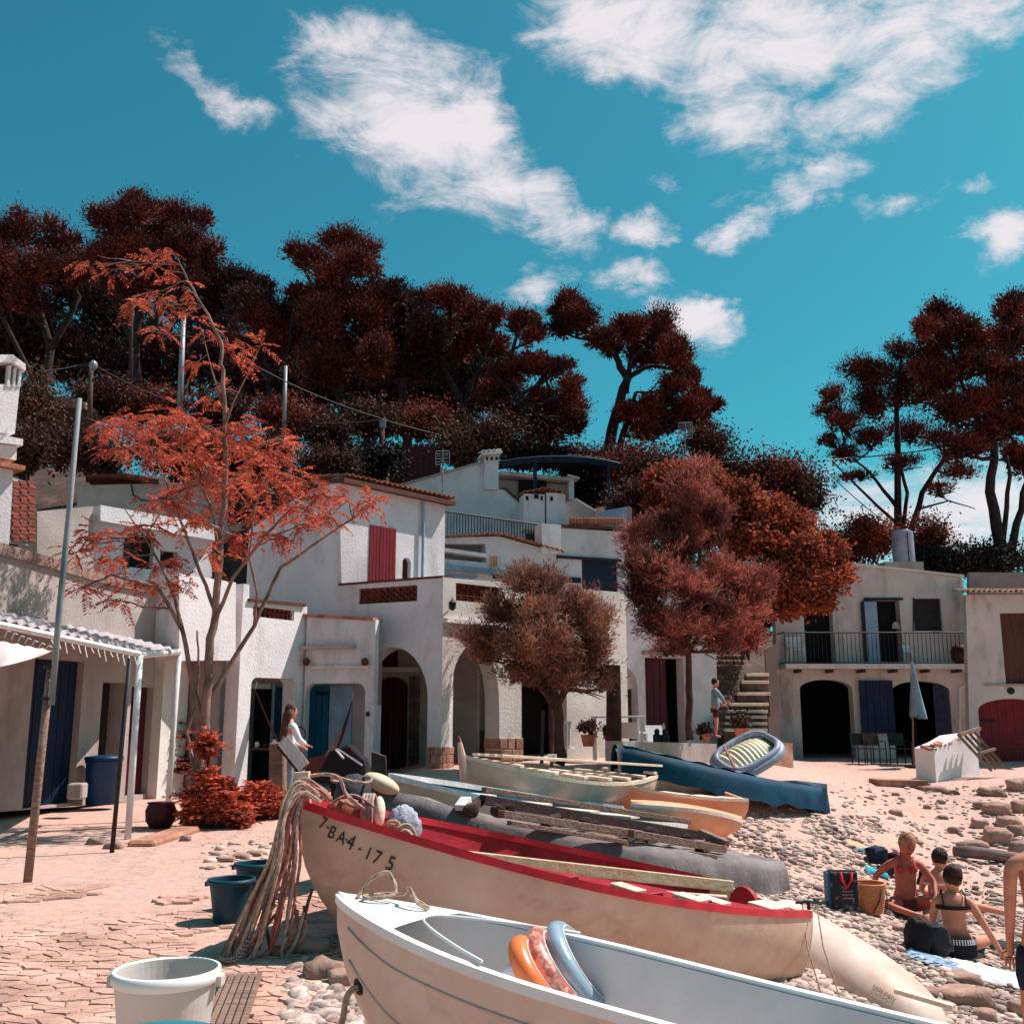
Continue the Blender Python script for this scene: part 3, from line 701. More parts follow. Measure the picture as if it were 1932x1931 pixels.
# porch behind right face: shaded wall with navy door, black opening
PNC = Plane(836, 21.4, 1190, 24.2)
nc = thing('porch_back_wall', PNC.pt(0, .3), 'deep shaded porch wall with navy doors behind the tamarisk', 'wall')
bo = setz(PNC.rect(985, 1255, 1045, 1420), .4)
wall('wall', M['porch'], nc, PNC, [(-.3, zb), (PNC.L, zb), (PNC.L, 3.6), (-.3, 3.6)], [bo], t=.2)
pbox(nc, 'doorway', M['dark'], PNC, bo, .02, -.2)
for (x0_, x1_, mm_) in ((846, 883, 'navy'), (1107, 1142, 'navy')):
    boards(nc, PNC, setz(PNC.rect(x0_, 1262, x1_, 1420), .45), 4, M[mm_], 'door_board', .04, .05)
pbox(nc, 'stone_dado', M['rstone'], PNC, setz(PNC.rect(884, 1378, 914, 1425), .3), .1, .1)
for r_ in range(7):
    for c_ in range(3):
        rr = PNC.rect(1072+c_*11+(r_%2)*3, 1290+r_*20, 1081+c_*11+(r_%2)*3, 1308+r_*20)
        pbox(nc, 'stone_block', M['rstone'], PNC, rr, .12, .11+.02*RND.random())
pbox(nc, 'frame_post', M['whitep'], PNC, setz(PNC.rect(914, 1270, 918, 1420), .4), .05, .05)
pbox(nc, 'curtain', M['cement'], PNC, setz(PNC.rect(920, 1270, 944, 1420), .4), .05, .03)
# porch ceilings / terrace floors (shade the porches)
def floorpoly(parent, name, m, pts2, z, t):
    b = MB(); n = len(pts2)
    b.add([V3((x, y, z)) for x, y in pts2] + [V3((x, y, z-t)) for x, y in pts2], [tuple(range(n)), tuple(range(2*n-1, n-1, -1))] + [(i, i+n, (i+1)%n+n, (i+1)%n) for i in range(n)])
    return b.build(name, m, parent)
def xy(v): return (v.x, v.y)
zt = PNL.hit(740, 1160)[1]
floorpoly(H3, 'terrace_floor', M['cement'], [xy(PNL.pt(.4, 0, -.4)), xy(PNL.pt(uR-.35, 0, -.4)), xy(PNR.pt(uE-.1, 0, -.4)), xy(PNC.pt(PNC.L, 0, -.05)), xy(PNC.pt(.2, 0, .1)), xy(PNB.pt(0, 0, -.05))], zt, .15)

# upper storey with red shutter (set back)
PU = Plane(640, 19.35, 832, 21.2)
uo = PU.poly([(640,899),(840,944),(840,1104),(640,1104)]); 
sh_r = PU.rect(696, 994, 746, 1098)
nich = PU.arch(759, 1062, 775, 1052, 1096)
zl = zt
wall('upper_wall', M['whiteb'], H3, PU, [(0, zl), uo[0], uo[1], (uo[1][0], zl)], [setz(sh_r, zl+.02), nich], t=.3)
boards(H3, PU, setz(sh_r, zl+.03), 8, M['red'], 'shutter_board', .04, .02)
pbox(H3, 'niche_back', M['maroon'], PU, nich, .05, -.1)
MB().tube([PU.pt(*PU.hit(796, 948), .06), PU.pt(*PU.hit(793, 1090), .06)], .03, 8).build('drain_pipe', M['lbluep'], H3)
pa = PU.pt(*PU.hit(636, 901), .22); pb_ = PU.pt(*PU.hit(846, 946), .22)
tiles(H3, pa, pb_, 22, -PU.n + V3((0,0,.12)), 4, M['tile'])
MB().add([pa + V3((0,0,-.03)), pb_ + V3((0,0,-.03)), pb_ - PU.n*2.4 + V3((0,0,.22)), pa - PU.n*2.4 + V3((0,0,.22)),
          pa + V3((0,0,-.12)), pb_ + V3((0,0,-.12)), pb_ - PU.n*2.4 + V3((0,0,.12)), pa - PU.n*2.4 + V3((0,0,.12))],
         [(0,1,2,3),(7,6,5,4),(0,4,5,1),(1,5,6,2),(2,6,7,3),(3,7,4,0)]).build('roof_deck', M['brownp'], H3)
PU2 = Plane(797, 21.0, 824, 21.1)
pbox(H3, 'side_pier', M['white'], PU2, PU2.rect(800, 952, 823, 1012), .5, 0)

# -- house R with railed terrace --------------------------------------------------------
PR = Plane(800, 21.7, 1200, 23.6)
H4 = thing('terrace_house', PR.pt(1, .5), 'white house with railed roof terrace, low tiled gable and blue awning housing', 'house')
ro = PR.poly([(797,1020),(850,1014),(942,1012),(1056,1043),(1056,996),(1186,1004),(1200,1300),(1060,1300),(1060,1120),(797,1110)])
nich1 = PR.poly([(815,1026),(916,1026),(918,1062),(818,1052)])
nv = PR.rect(1098, 1058, 1166, 1135)
wall('wall', M['whiteb'], H4, PR, ro, [nich1, nv], t=.3)
pbox(H4, 'niche_back', M['cement'], PR, PR.rect(812, 1020, 922, 1066), .05, -.34)
pbox(H4, 'sloped_slab', M['white'], PR, PR.poly([(815,1031),(916,1045),(916,1052),(815,1038)]), .3, .05)
pbox(H4, 'awning_box', mat('awning_blue', sr(120,148,160), sr(96,122,138), 4, .5), PR, PR.poly([(797,1064),(949,1078),(949,1086),(797,1073)]), .16, .2)
pbox(H4, 'louvre', M['lbluep'], PR, PR.rect(822, 1086, 900, 1088), .05, .06)
for k in range(3): pbox(H4, 'louvre', M['lbluep'], PR, PR.rect(824, 1088.5+k*3.6, 895-k*4, 1091+k*3.6), .05, .07)
pbox(H4, 'blind', M['navy'], PR, PR.rect(930, 1086, 1095, 1096), .05, .04)
pbox(H4, 'roller_blind', M['navy'], PR, nv, .05, -.06)
pbox(H4, 'lintel', M['iron'], PR, PR.rect(1050, 1052, 1170, 1057), .1, .06)
# faded painted crest: shield outline with bars
pbox(H4, 'crest', mat('crest_cream', sr(226,190,160), sr(214,170,140), 8), PR, PR.poly([(923,1049),(939,1049),(939,1068),(931,1076),(923,1068)]), .02, .02)
for k in range(3): pbox(H4, 'crest_bar', mat('crest_ochre', sr(206,130,90), sr(190,110,80), 8), PR, PR.rect(925+k*4.6, 1051, 927.5+k*4.6, 1070), .01, .03)
e0 = PR.pt(*PR.hit(803, 1020), .15); e1 = PR.pt(*PR.hit(942, 1012), .15); e2 = PR.pt(*PR.hit(1058, 1045), .15)
tiles(H4, e0, e1, 13, -PR.n + V3((0,0,.1)), 3, M['tile']); tiles(H4, e1, e2, 12, -PR.n + V3((0,0,.1)), 3, M['tile'])
# railing
PRL = Plane(822, 22.1, 1020, 23.2)
rl = thing('terrace_railing', PRL.pt(0, 4.6), 'long thin iron railing along the roof terrace above the tiled gable', 'railing')
t0 = PRL.pt(*PRL.hit(822, 962)); t1 = PRL.pt(*PRL.hit(1018, 990))
b0 = PRL.pt(*PRL.hit(822, 1014)); b1 = PRL.pt(*PRL.hit(1018, 1040))
MB().tube([t0, t1], .022, 6).build('top_rail', M['iron'], rl); MB().tube([b0, b1], .016, 6).build('bottom_rail', M['iron'], rl)
hgt = t0.z - b0.z
bm_ = bpy.data.meshes.new('baluster'); tb = MB().tube([(0,0,0),(0,0,hgt)], .011, 5); bm_.from_pydata(tb.v, [], tb.f); bm_.materials.append(M['iron'])
for i in range(37):
    f = i/36; ob = bpy.data.objects.new('baluster', bm_); col.objects.link(ob); ob.parent = rl; ob.location = b0.lerp(b1, f) - WLOC[rl.name]
pbox(H4, 'terrace_pier', M['white'], PR, PR.rect(1020, 990, 1056, 1045), .4, .08)
pbox(H4, 'coping', M['brownp'], PR, PR.poly([(1056,990),(1230,996),(1230,1001),(1056,996)]), .5, .06)
R = Matrix((PR.u, PR.n, V3((0,0,1)))).transposed()
# -- upper white gable house V ----------------------------------------------------------
PV = Plane(760, 25.5, 1000, 26.3)
H5 = thing('gable_house', PV.pt(1, 4.6), 'white gable-ended house with tall slim chimney above the railed terrace', 'house')
wall('wall', M['whiteb'], H5, PV, PV.poly([(755,918),(911,874),(940,874),(940,924),(952,924),(992,958),(992,1040),(755,1040)]), (), t=.3)
pbox(H5, 'coping', M['cement'], PV, PV.poly([(755,913),(911,870),(911,874),(755,918)]), .4, .04)
pbox(H5, 'stair_coping', M['brownp'], PV, PV.poly([(948,921),(954,921),(993,955),(993,960)]), .4, .04)
pbox(H5, 'chimney_shaft', M['whiteb'], PV, PV.rect(912, 860, 939, 925), .45, .1)
for k in range(3): pbox(H5, 'flue_hole', M['dark'], PV, PV.rect(915+k*9, 864, 919+k*9, 870), .02, .115)
ca = PV.pt(*PV.hit(906, 857), .14); cb = PV.pt(*PV.hit(944, 853), .14)
MB().beam(ca + PV.n*-.2 + V3((0,0,-.05)), cb + PV.n*-.2 + V3((0,0,-.05)), .6, .06).build('chimney_cap', M['white'], H5)
tiles(H5, ca, cb, 4, -PV.n + V3((0,0,.15)), 1, M['white'], L0=.4)
PW = Plane(935, 27.0, 1160, 27.5)
pbox(H5, 'back_wall', M['cement'], PW, PW.poly([(941,905),(1072,915),(1072,990),(941,990)]), .2, 0)
pbox(H5, 'roof_slab', M['whiteb'], PW, PW.poly([(941,893),(1074,906),(1074,912),(941,900)]), 1.2, .3)
pbox(H5, 'dark_opening', M['dark'], PW, PW.rect(978, 908, 1030, 985), .1, .08)
pbox(H5, 'thin_chimney', M['white'], PW, PW.rect(1071, 902, 1080, 945), .3, .2)
pbox(H5, 'thin_chimney_cap', M['white'], PW, PW.poly([(1067,899),(1089,905),(1089,908),(1067,903)]), .5, .3)
pg = thing('pergola', PW.pt(0, 5.2), 'roof terrace pergola with dark blue canvas roof on slim posts', 'pergola')
cb_ = MB(); A_ = PW.pt(*PW.hit(938, 884), .8); B_ = PW.pt(*PW.hit(1156, 888), .8); Cc = PW.pt(*PW.hit(1060, 872), .8)
top = [A_, Cc, B_]; strip = []
for q in bez(A_, Cc + V3((0,0,.12)), B_, 12): strip += [q, q - PW.n*2.2 + V3((0,0,.25)), ]
MB().grid(strip, 13, 2).build('canvas', M['navyc'], pg)
MB().tube(bez(A_, Cc + V3((0,0,.12)), B_, 12), .03, 6).build('front_beam', M['navy'], pg)
vl = []
for q in bez(A_, Cc + V3((0,0,.12)), B_, 12): vl += [q + V3((0,-.04,0)), q + V3((0,-.04,-.16))]
MB().grid(vl, 13, 2).build('valance', M['navyc'], pg)
for (px, y0_, y1_) in ((999, 880, 960), (1134, 884, 990)):
    MB().tube([PW.pt(*PW.hit(px, y0_), .8), PW.pt(*PW.hit(px, y1_), .8)], .05, 8).build('post', M['navy'], pg)
# second chimney block with tile caps
PX = Plane(985, 23.9, 1200, 24.4)
ck = thing('chimney_block', PX.pt(0, 4.8), 'broad twin-flue white chimney block capped with clay tiles on the terrace', 'chimney')
pbox(ck, 'left_flue', M['whiteb'], PX, PX.rect(988, 932, 1028, 1000), .5, 0)
pbox(ck, 'right_flue', M['whiteb'], PX, PX.rect(1031, 930, 1067, 1000), .5, 0)
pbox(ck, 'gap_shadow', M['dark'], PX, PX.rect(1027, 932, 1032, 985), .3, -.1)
for (a_, b2_, yy) in ((992,997,936),(1008,1016,933),(1020,1024,936),(1038,1043,937)): pbox(ck, 'flue_hole', M['dark'], PX, PX.rect(a_, yy, b2_, yy+8), .02, .012)
tiles(ck, PX.pt(*PX.hit(984, 934), .08), PX.pt(*PX.hit(1029, 925), .08), 4, -PX.n + V3((0,0,.1)), 2, M['tile'], L0=.3)
tiles(ck, PX.pt(*PX.hit(1029, 925), .08), PX.pt(*PX.hit(1069, 935), .08), 4, -PX.n + V3((0,0,.1)), 2, M['tile'], L0=.3)
tw = thing('terrace_wall', PX.pt(1, 4.8), 'grey gabled screen wall with white coping beside the broad chimney block', 'wall')
pbox(tw, 'wall', M['cement'], PX, PX.poly([(1068,942),(1098,935),(1133,957),(1133,1000),(1068,1000)]), .2, -.5)
pbox(tw, 'coping', M['white'], PX, PX.poly([(1096,932),(1134,955),(1134,958),(1096,936)]), .26, -.47)
tw2 = thing('terrace_wall', PX.pt(2, 4.8), 'pale low screen wall with a potted plant in front on the upper terrace', 'wall')
pbox(tw2, 'wall', M['lbluep'], PX, PX.poly([(1140,960),(1192,951),(1192,1000),(1140,1000)]), .2, -.3)
pbox(tw2, 'end_pier', M['cement'], PX, PX.poly([(1192,950),(1199,954),(1199,1000),(1192,1000)]), .4, -.28)
for k in range(8):
    q = PR.pt(*PR.hit(1080 + k*13, 990), .0)
    pt_ = thing('flower_pot', q, '%s terracotta trough from the left in the row on the terrace coping' % ('first','second','third','fourth','fifth','sixth','seventh','last')[k], 'planter', 'terracotta troughs along the terrace coping')
    MB().box(q + V3((0,0,.08)), (.15,.14,.15)).build('trough', M['tile'], pt_, bevel=.01)

# -- house Q between tamarisks -----------------------------------------------------------
PQ = Plane(1120, 22.9, 1352, 24.2)
H6 = thing('courtyard_house', PQ.pt(1, .5), 'white house wall with small arch and dark red doorway behind the big tamarisk', 'house')
qa = PQ.arch(1135, 1300, 1205, 1254, 1420)
qd = setz(PQ.rect(1218, 1241, 1291, 1378), .55)
wall('wall', M['whiteb'], H6, PQ, [(PQ.hit(1168,1300)[0]-.9, .35), (PQ.hit(1350,1300)[0], .35), (PQ.hit(1350,1100)[0], PQ.hit(1350,1060)[1]), (PQ.hit(1168,1100)[0]-.9, PQ.hit(1168,1180)[1])],
     [[(qa[0][0], .36), (qa[1][0], .36)] + qa[2:], [(qd[0][0], .36), (qd[1][0], .36), qd[2], qd[3]]], t=.3)
pbox(H6, 'door_lintel', M['cement'], PQ, PQ.rect(1212, 1228, 1296, 1236), .2, .1)
boards(H6, PQ, [(qd[0][0], .37), (qd[1][0]-.35, .37), (qd[1][0]-.35, qd[2][1]-.02), (qd[0][0], qd[2][1]-.02)], 4, M['maroon'], 'door_board', .04, -.2)
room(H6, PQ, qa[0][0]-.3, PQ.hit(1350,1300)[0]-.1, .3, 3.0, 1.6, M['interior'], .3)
pbox(H6, 'navy_door', M['navy'], PQ, setz(PQ.rect(1180, 1262, 1196, 1400), .4), .05, -.35)
pbox(H6, 'door_frame', M['white'], PQ, setz(PQ.rect(1293, 1243, 1299, 1378), .5), .06, .06)
# -- stairs + stone wall -----------------------------------------------------------------
st = thing('stone_stairs', G(1400, 1392), 'flight of worn stone steps climbing between the houses', 'stairs')
b0_ = P(1405, 1378, 23.7); 
steps = [(1366,1448,1374),(1367,1448,1362),(1368,1447,1350),(1371,1448,1339),(1376,1450,1326),(1390,1453,1306),(1399,1450,1284),(1408,1450,1270)]
yy = 23.7
for i, (xa, xb, yp) in enumerate(steps):
    a_ = P(xa, yp, yy); c_ = P(xb, yp, yy); dp = .27
    MB().box(((a_.x+c_.x)/2, yy + dp/2, a_.z - .035), (c_.x-a_.x, dp+.06, .07)).build('tread', mat('stair_tread', sr(226,208,190), sr(196,172,154), 4, .9, .4, 30), st, bevel=.01)
    MB().box(((a_.x+c_.x)/2, yy + dp/2 + .05, a_.z - .07 - .25), (c_.x-a_.x-.02, dp, .5)).build('riser', M['rstone'], st)
    yy += dp
PS = Plane(1349, 26.6, 1400, 28.4)
sw = thing('rubble_wall', PS.pt(0, .5), 'rubble stone wall flanking the left side of the steps', 'wall')
for i in range(10):
    for j in range(17):
        py = 1384 - j*9.6; px = 1351 + i*7.0 + (j % 2)*3.5; lim = 1363 + max(0, (1366-py))*.40
        if px > lim - 3 or py < 1225 + (px-1350)*.2: continue
        Yw = 23.7 + max(0, 1374-py)*.020
        MB().ell(P(px, py, Yw), (.062+.02*RND.random(), .09, .068), Matrix.Rotation(RND.uniform(-.4,.4), 3, 'Y'), 7, 5, .12, RND).build('stone', M['rstone'], sw, smooth=True)
PS2 = Plane(1448, 26.4, 1470, 26.4)
sw2 = thing('buttress', PS2.pt(0, .3), 'narrow old plaster buttress between the steps and the balcony house', 'wall')
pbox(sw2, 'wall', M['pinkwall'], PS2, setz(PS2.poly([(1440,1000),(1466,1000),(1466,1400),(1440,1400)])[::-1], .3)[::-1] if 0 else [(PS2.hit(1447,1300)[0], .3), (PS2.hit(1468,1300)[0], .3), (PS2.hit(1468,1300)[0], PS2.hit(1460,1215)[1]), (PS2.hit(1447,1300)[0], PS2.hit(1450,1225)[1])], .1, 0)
# terrace planter wall with slabs
PT = Plane(1180, 17.8, 1352, 20.4)
tl = thing('terrace_retaining_wall', PT.pt(0, .2), 'low rendered retaining wall of the shaded courtyard behind the navy boat', 'wall')
pbox(tl, 'wall', M['cement'], PT, [(PT.hit(1175,1420)[0], -.1), (PT.hit(1352,1420)[0], -.1), (PT.hit(1352,1398)[0], PT.hit(1352,1403)[1]), (PT.hit(1175,1400)[0], PT.hit(1175,1398)[1])], .35, 0)
PT2 = Plane(1352, 20.4, 1500, 22.0)
tl2 = thing('stone_step_block', PT2.pt(0, .2), 'low rough stone block beside the inflatable dinghy', 'wall')
pbox(tl2, 'wall', M['stone'], PT2, [(PT2.hit(1440,1420)[0], 0), (PT2.hit(1496,1420)[0], 0), (PT2.hit(1496,1420)[0], PT2.hit(1496,1402)[1]), (PT2.hit(1440,1420)[0], PT2.hit(1440,1399)[1])], .7, 0)

# -- balcony house H ---------------------------------------------------------------------
PH = Plane(1460, 27.5, 1830, 27.5)
H7 = thing('balcony_house', PH.pt(PH.L/2, .3), 'old ochre and grey house with long iron balcony over two dark boat arches', 'house')
d1 = PH.rect(1518, 1134, 1573, 1254); d2 = PH.rect(1630, 1132, 1701, 1252); wn1 = PH.rect(1724, 1129, 1777, 1190)
def skew(r, k):   # leaning openings as in the photograph
    return [(r[0][0]+k, r[0][1]), (r[1][0]+k, r[1][1]), r[2], r[3]]
ar1 = PH.arch(1512, 1300, 1612, 1282, 1420); ar2 = PH.arch(1686, 1304, 1796, 1285, 1420)
zb = .2
bodyH = [(PH.hit(1462,1300)[0], zb)] + PH.poly([(1462,1108),(1600,1066),(1812,1090)]) + [(PH.hit(1822,1300)[0], zb)] + \
    [(ar2[1][0], zb)] + ar2[2:] + [(ar2[0][0], zb), (ar1[1][0], zb)] + ar1[2:] + [(ar1[0][0], zb)]
wall('wall', M['balch'], H7, PH, bodyH, [d1, d2, wn1], t=.35)
pbox(H7, 'roof_coping', M['cream'], PH, PH.poly([(1455,1106),(1600,1061),(1818,1085),(1818,1090),(1600,1066),(1455,1111)]), .5, .06)
for (r_, nm) in ((d1, 'doorway'), (d2, 'doorway'), (wn1, 'window_pane')):
    pbox(H7, nm, M['dark'] if nm == 'doorway' else mat('dusty_screen', sr(52,48,52), sr(40,38,42), 6), PH, r_, .03, -.33 if nm == 'doorway' else -.1)
pbox(H7, 'window_frame', M['woodd'], PH, PH.poly([(1722,1128),(1724,1128),(1724,1191),(1722,1191)]), .05, .03)
pbox(H7, 'open_shutter', M['lbluep'], PH, PH.rect(1632, 1136, 1655, 1250), .05, .10)
pbox(H7, 'shutter_edge', M['navy'], PH, PH.rect(1626, 1136, 1631.5, 1252), .06, .10)
pbox(H7, 'door_frame', M['navy'], PH, PH.rect(1630, 1128, 1703, 1132.5), .08, .04)
R = Matrix((PH.u, PH.n, V3((0,0,1)))).transposed()
bz0 = PH.hit(1640, 1259)[1]; u0_ = PH.hit(1470, 1259)[0]; u1_ = PH.hit(1824, 1259)[0]
MB().box(PH.pt((u0_+u1_)/2, bz0, .36), (u1_-u0_, .7, .12), R).build('balcony_slab', M['cream'], H7)
for k in range(6): MB().box(PH.pt(lerp(u0_+.4, u1_-.4, k/5), bz0-.11, .28), (.08, .5, .08), R).build('corbel', M['woodd'], H7)
pbox(H7, 'vent_disc', M['cement'], PH, PH.arch(1683, 1184, 1697, 1173, 1186), .03, .03)
brl = thing('balcony_railing', PH.pt(u0_, bz0+.06, .68), 'thin black iron balcony railing of the old balcony house', 'railing')
zt_ = PH.hit(1640, 1197)[1]
z_b = bz0 + .09
for nm, zz, rr_ in (('top_rail', zt_, .02), ('bottom_rail', z_b, .014)):
    MB().tube([PH.pt(u0_, zz, .05), PH.pt(u0_, zz, .68), PH.pt(u1_, zz, .68), PH.pt(u1_, zz, .05)], rr_, 5).build(nm, M['iron'], brl)
tb = MB().tube([(0,0,0),(0,0,zt_-z_b)], .009, 5); bm2 = bpy.data.meshes.new('baluster'); bm2.from_pydata(tb.v, [], tb.f); bm2.materials.append(M['iron'])
nb_ = 46
for i in range(nb_+1):
    ob = bpy.data.objects.new('baluster', bm2); col.objects.link(ob); ob.parent = brl; ob.location = PH.pt(lerp(u0_, u1_, i/nb_), z_b, .68) - WLOC[brl.name]
room(H7, PH, PH.hit(1500,1350)[0], PH.hit(1805,1350)[0], zb-.1, PH.hit(1600,1275)[1], 2.5, M['dark'], .35)
# blue painted door leaf between the arches
bd = thing('blue_door_leaf', PH.pt(PH.hit(1652,1400)[0], zb, .2), 'faded navy door leaf standing open between the two dark arches', 'door')
boards(bd, PH.off(.12), setz(PH.rect(1620, 1284, 1684, 1376), 1.0), 5, mat('faded_navy', sr(30,44,72), sr(18,30,52), 3, .8), 'door_board', .04)
cu = thing('curtain', PH.pt(PH.hit(1780,1400)[0], zb, 0), 'violet grey curtain hanging at the right side of the boat arch', 'curtain')
vs = []; a_ = PH.rect(1766, 1292, 1794, 1412)
for i in range(15):
    f = i/14; u_ = lerp(a_[0][0], a_[1][0], f); dd = -.1 + .05*sin(f*28)
    vs += [PH.pt(u_, a_[0][1], dd), PH.pt(u_ + .0, a_[2][1], dd*.6)]
MB().grid(vs, 15, 2).build('cloth', mat('violet_cloth', sr(78,74,104), sr(54,50,78), 5, .9), cu, smooth=True)
pipe = MB().tube([PH.pt(*PH.hit(1812, 1095), .08), PH.pt(*PH.hit(1814, 1180), .08), PH.pt(*PH.hit(1824, 1280), .08)], .05, 8).build('drain_pipe', M['whitep'], H7)
MB().tube([PH.pt(*PH.hit(1808, 1380), .08), PH.pt(*PH.hit(1808, 1300), .08), PH.pt(*PH.hit(1826, 1288), .08)], .04, 8).build('drain_pipe', M['whitep'], H7)
# roof + tank
zr = PH.hit(1700, 1080)[1]
MB().add([PH.pt(*PH.hit(1460,1108), -.36), PH.pt(*PH.hit(1600,1066), -.36), PH.pt(*PH.hit(1812,1090), -.36),
          PH.pt(*PH.hit(1460,1108), -4.5), PH.pt(*PH.hit(1600,1066), -4.5), PH.pt(*PH.hit(1812,1090), -4.5)], [(0,1,4,3),(1,2,5,4)]).build('roof', M['cement'], H7)
tq = P(1706, 1062, 29.0)
tk = thing('water_tank', tq, 'pale grey cylindrical roof tank on a concrete base above the balcony house', 'tank')
hh = P(1706, 1002, 29.0).z - tq.z; rr_ = (P(1726,1030,29).x - P(1686,1030,29).x)/2
MB().lathe([(rr_*1.0,0),(rr_*.98,hh*.9),(rr_*.95,hh*.97),(rr_*.6,hh*1.03)], tq, 28).build('cylinder', mat('tank_grey', sr(150,150,162), sr(120,120,134), 3, .7), tk, smooth=False)
MB().box(tq + V3((-.1,.1,-.28)), (rr_*3.6, rr_*2.4, .56)).build('base', M['cement'], tk)
MB().tube([tq + V3((rr_*.1,-rr_*1.02,.0)), tq + V3((rr_*.1,-rr_*1.02,hh*.9))], .012, 5).build('seam', M['iron'], tk)
# -- red door house J ---------------------------------------------------------------------
PJ = Plane(1822, 26.3, 2050, 25.9)
H8 = thing('red_door_house', PJ.pt(1.2, .2), 'pale house at the right edge with clay tile eave and arched red boat door', 'house')
jr = PJ.arch(1850, 1340, 1985, 1318, 1455); jw = PJ.rect(1892, 1156, 1960, 1290)
wall('wall', M['balch'], H8, PJ, [(0, .0), PJ.hit(1822,1122), PJ.hit(2048,1122), (PJ.hit(2048,1300)[0], 0)], [[(jr[0][0], .05), (jr[1][0], .05)] + jr[2:], jw], t=.3)
boards(H8, PJ, [(jr[0][0]-.02, .06), (jr[1][0]+.02, .06), (jr[1][0]+.02, PJ.hit(1917,1317)[1]), (jr[0][0]-.02, PJ.hit(1917,1317)[1])], 9, M['red'], 'door_board', .05, -.30)
pbox(H8, 'hinge_strap', M['iron'], PJ, PJ.rect(1852, 1358, 1884, 1362), .02, -.24); pbox(H8, 'door_rail', M['red'], PJ, PJ.rect(1858, 1406, 1985, 1412), .04, -.24)
pbox(H8, 'shutter', M['brownp'], PJ, jw, .05, -.12)
pbox(H8, 'sill', M['cement'], PJ, PJ.rect(1858, 1290, 1975, 1294), .1, .05)
pbox(H8, 'round_vent', M['iron'], PJ, [(PJ.hit(1907,1303)[0] + .09*cos(a), PJ.hit(1907,1303)[1] + .09*sin(a)) for a in [2*pi*i/14 for i in range(14)]], .02, .02)
tiles(H8, PJ.pt(*PJ.hit(1816, 1122), .3), PJ.pt(*PJ.hit(2046, 1122), .3), 23, -PJ.n + V3((0,0,.15)), 4, mat('sunlit_tile', sr(226,196,176), sr(180,140,120), 5, .85, .5, 30, island=.2), r=.11)
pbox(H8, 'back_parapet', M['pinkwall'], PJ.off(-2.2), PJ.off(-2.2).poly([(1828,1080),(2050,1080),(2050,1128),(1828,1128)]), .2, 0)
# ramp wall with tile cap and leaning pallet
PK = Plane(1762, 22.6, 1862, 24.0)
kw = thing('ramp_wall', PK.pt(0, -.2), 'low white sloping garden wall topped with broken red tiles', 'wall')
ko = PK.poly([(1762,1412),(1790,1400),(1810,1388),(1842,1384)])
wall('wall', M['white'], kw, PK, [(ko[0][0], -.3)] + ko + [(ko[3][0], -.3)], (), t=.45)
for i in range(12):
    q = PK.pt(*PK.hit(1764 + i*7.0, 1411 - i*2.3), -.15)
    MB().box(q, (.22, .30, .05), Matrix.Rotation(RND.uniform(-.6,.6), 3, 'Z') @ Matrix.Rotation(RND.uniform(-.3,.3), 3, 'X')).build('cap_tile', M['tile'], kw, bevel=.01)
pal = thing('wooden_pallet', PK.pt(*PK.hit(1822,1440), .1), 'slatted wooden ladder frame leaning on the white ramp wall', 'pallet')
for i in range(4):
    a_ = PK.pt(*PK.hit(1797 + i*10, 1385 - i*2), .12); b__ = PK.pt(*PK.hit(1824 + i*8, 1452 - i*3), .55)
    MB().beam(a_, b__, .06, .05).build('slat', M['wood'], pal)
MB().beam(PK.pt(*PK.hit(1794, 1386), .2), PK.pt(*PK.hit(1832, 1374), .2), .06, .07).build('crosspiece', M['wood'], pal)
MB().beam(PK.pt(*PK.hit(1812, 1420), .42), PK.pt(*PK.hit(1842, 1412), .42), .06, .05).build('crosspiece', M['wood'], pal)
# ------------------------------------------------------------------ vegetation
NR = np.random.default_rng(5)
def unit(n):
    v = NR.normal(size=(n, 3)); return v / np.linalg.norm(v, axis=1)[:, None]
def leaf_mesh(name, pos, axis, L_, W_, m, parent, bend=None):
    """diamond leaf quads, vectorised"""
    n = len(pos); s = np.cross(axis, unit(n)); s /= np.maximum(np.linalg.norm(s, axis=1), 1e-6)[:, None]
    L_ = np.broadcast_to(L_, (n,))[:, None]; W_ = np.broadcast_to(W_, (n,))[:, None]
    v = np.empty((n, 4, 3), np.float32)
    v[:, 0] = pos; v[:, 1] = pos + axis*L_*.5 + s*W_*.5; v[:, 2] = pos + axis*L_; v[:, 3] = pos + axis*L_*.5 - s*W_*.5
    off = np.array(WLOC[parent.name]); v -= off
    return quads(name, v.reshape(-1, 3), m, parent)
def quads(name, v, m, parent, stuff=True):
    nf = len(v)//4; me = bpy.data.meshes.new(name)
    me.vertices.add(len(v)); me.vertices.foreach_set('co', np.ascontiguousarray(v, np.float32).ravel())
    me.loops.add(len(v)); me.loops.foreach_set('vertex_index', np.arange(len(v), dtype=np.int32))
    me.polygons.add(nf); me.polygons.foreach_set('loop_start', np.arange(0, len(v), 4, dtype=np.int32))
    me.polygons.foreach_set('loop_total', np.full(nf, 4, np.int32)); me.update(calc_edges=True); me.validate()
    me.materials.append(m); o = bpy.data.objects.new(name, me); col.objects.link(o)
    if parent is not None: o.parent = parent
    if stuff: o['kind'] = 'stuff'
    return o
def blobs3(bl, Y, yj=1.0, dz=.8):
    out = []
    for b in bl:
        px, py, rx, ry = b[:4]; y = Y + (b[4] if len(b) > 4 else NR.uniform(-yj, yj))
        c = P(px, py, y); k = y/F; out.append((np.array(c), np.array((rx*k, max(rx, ry)*k*dz, ry*k))))
    return out
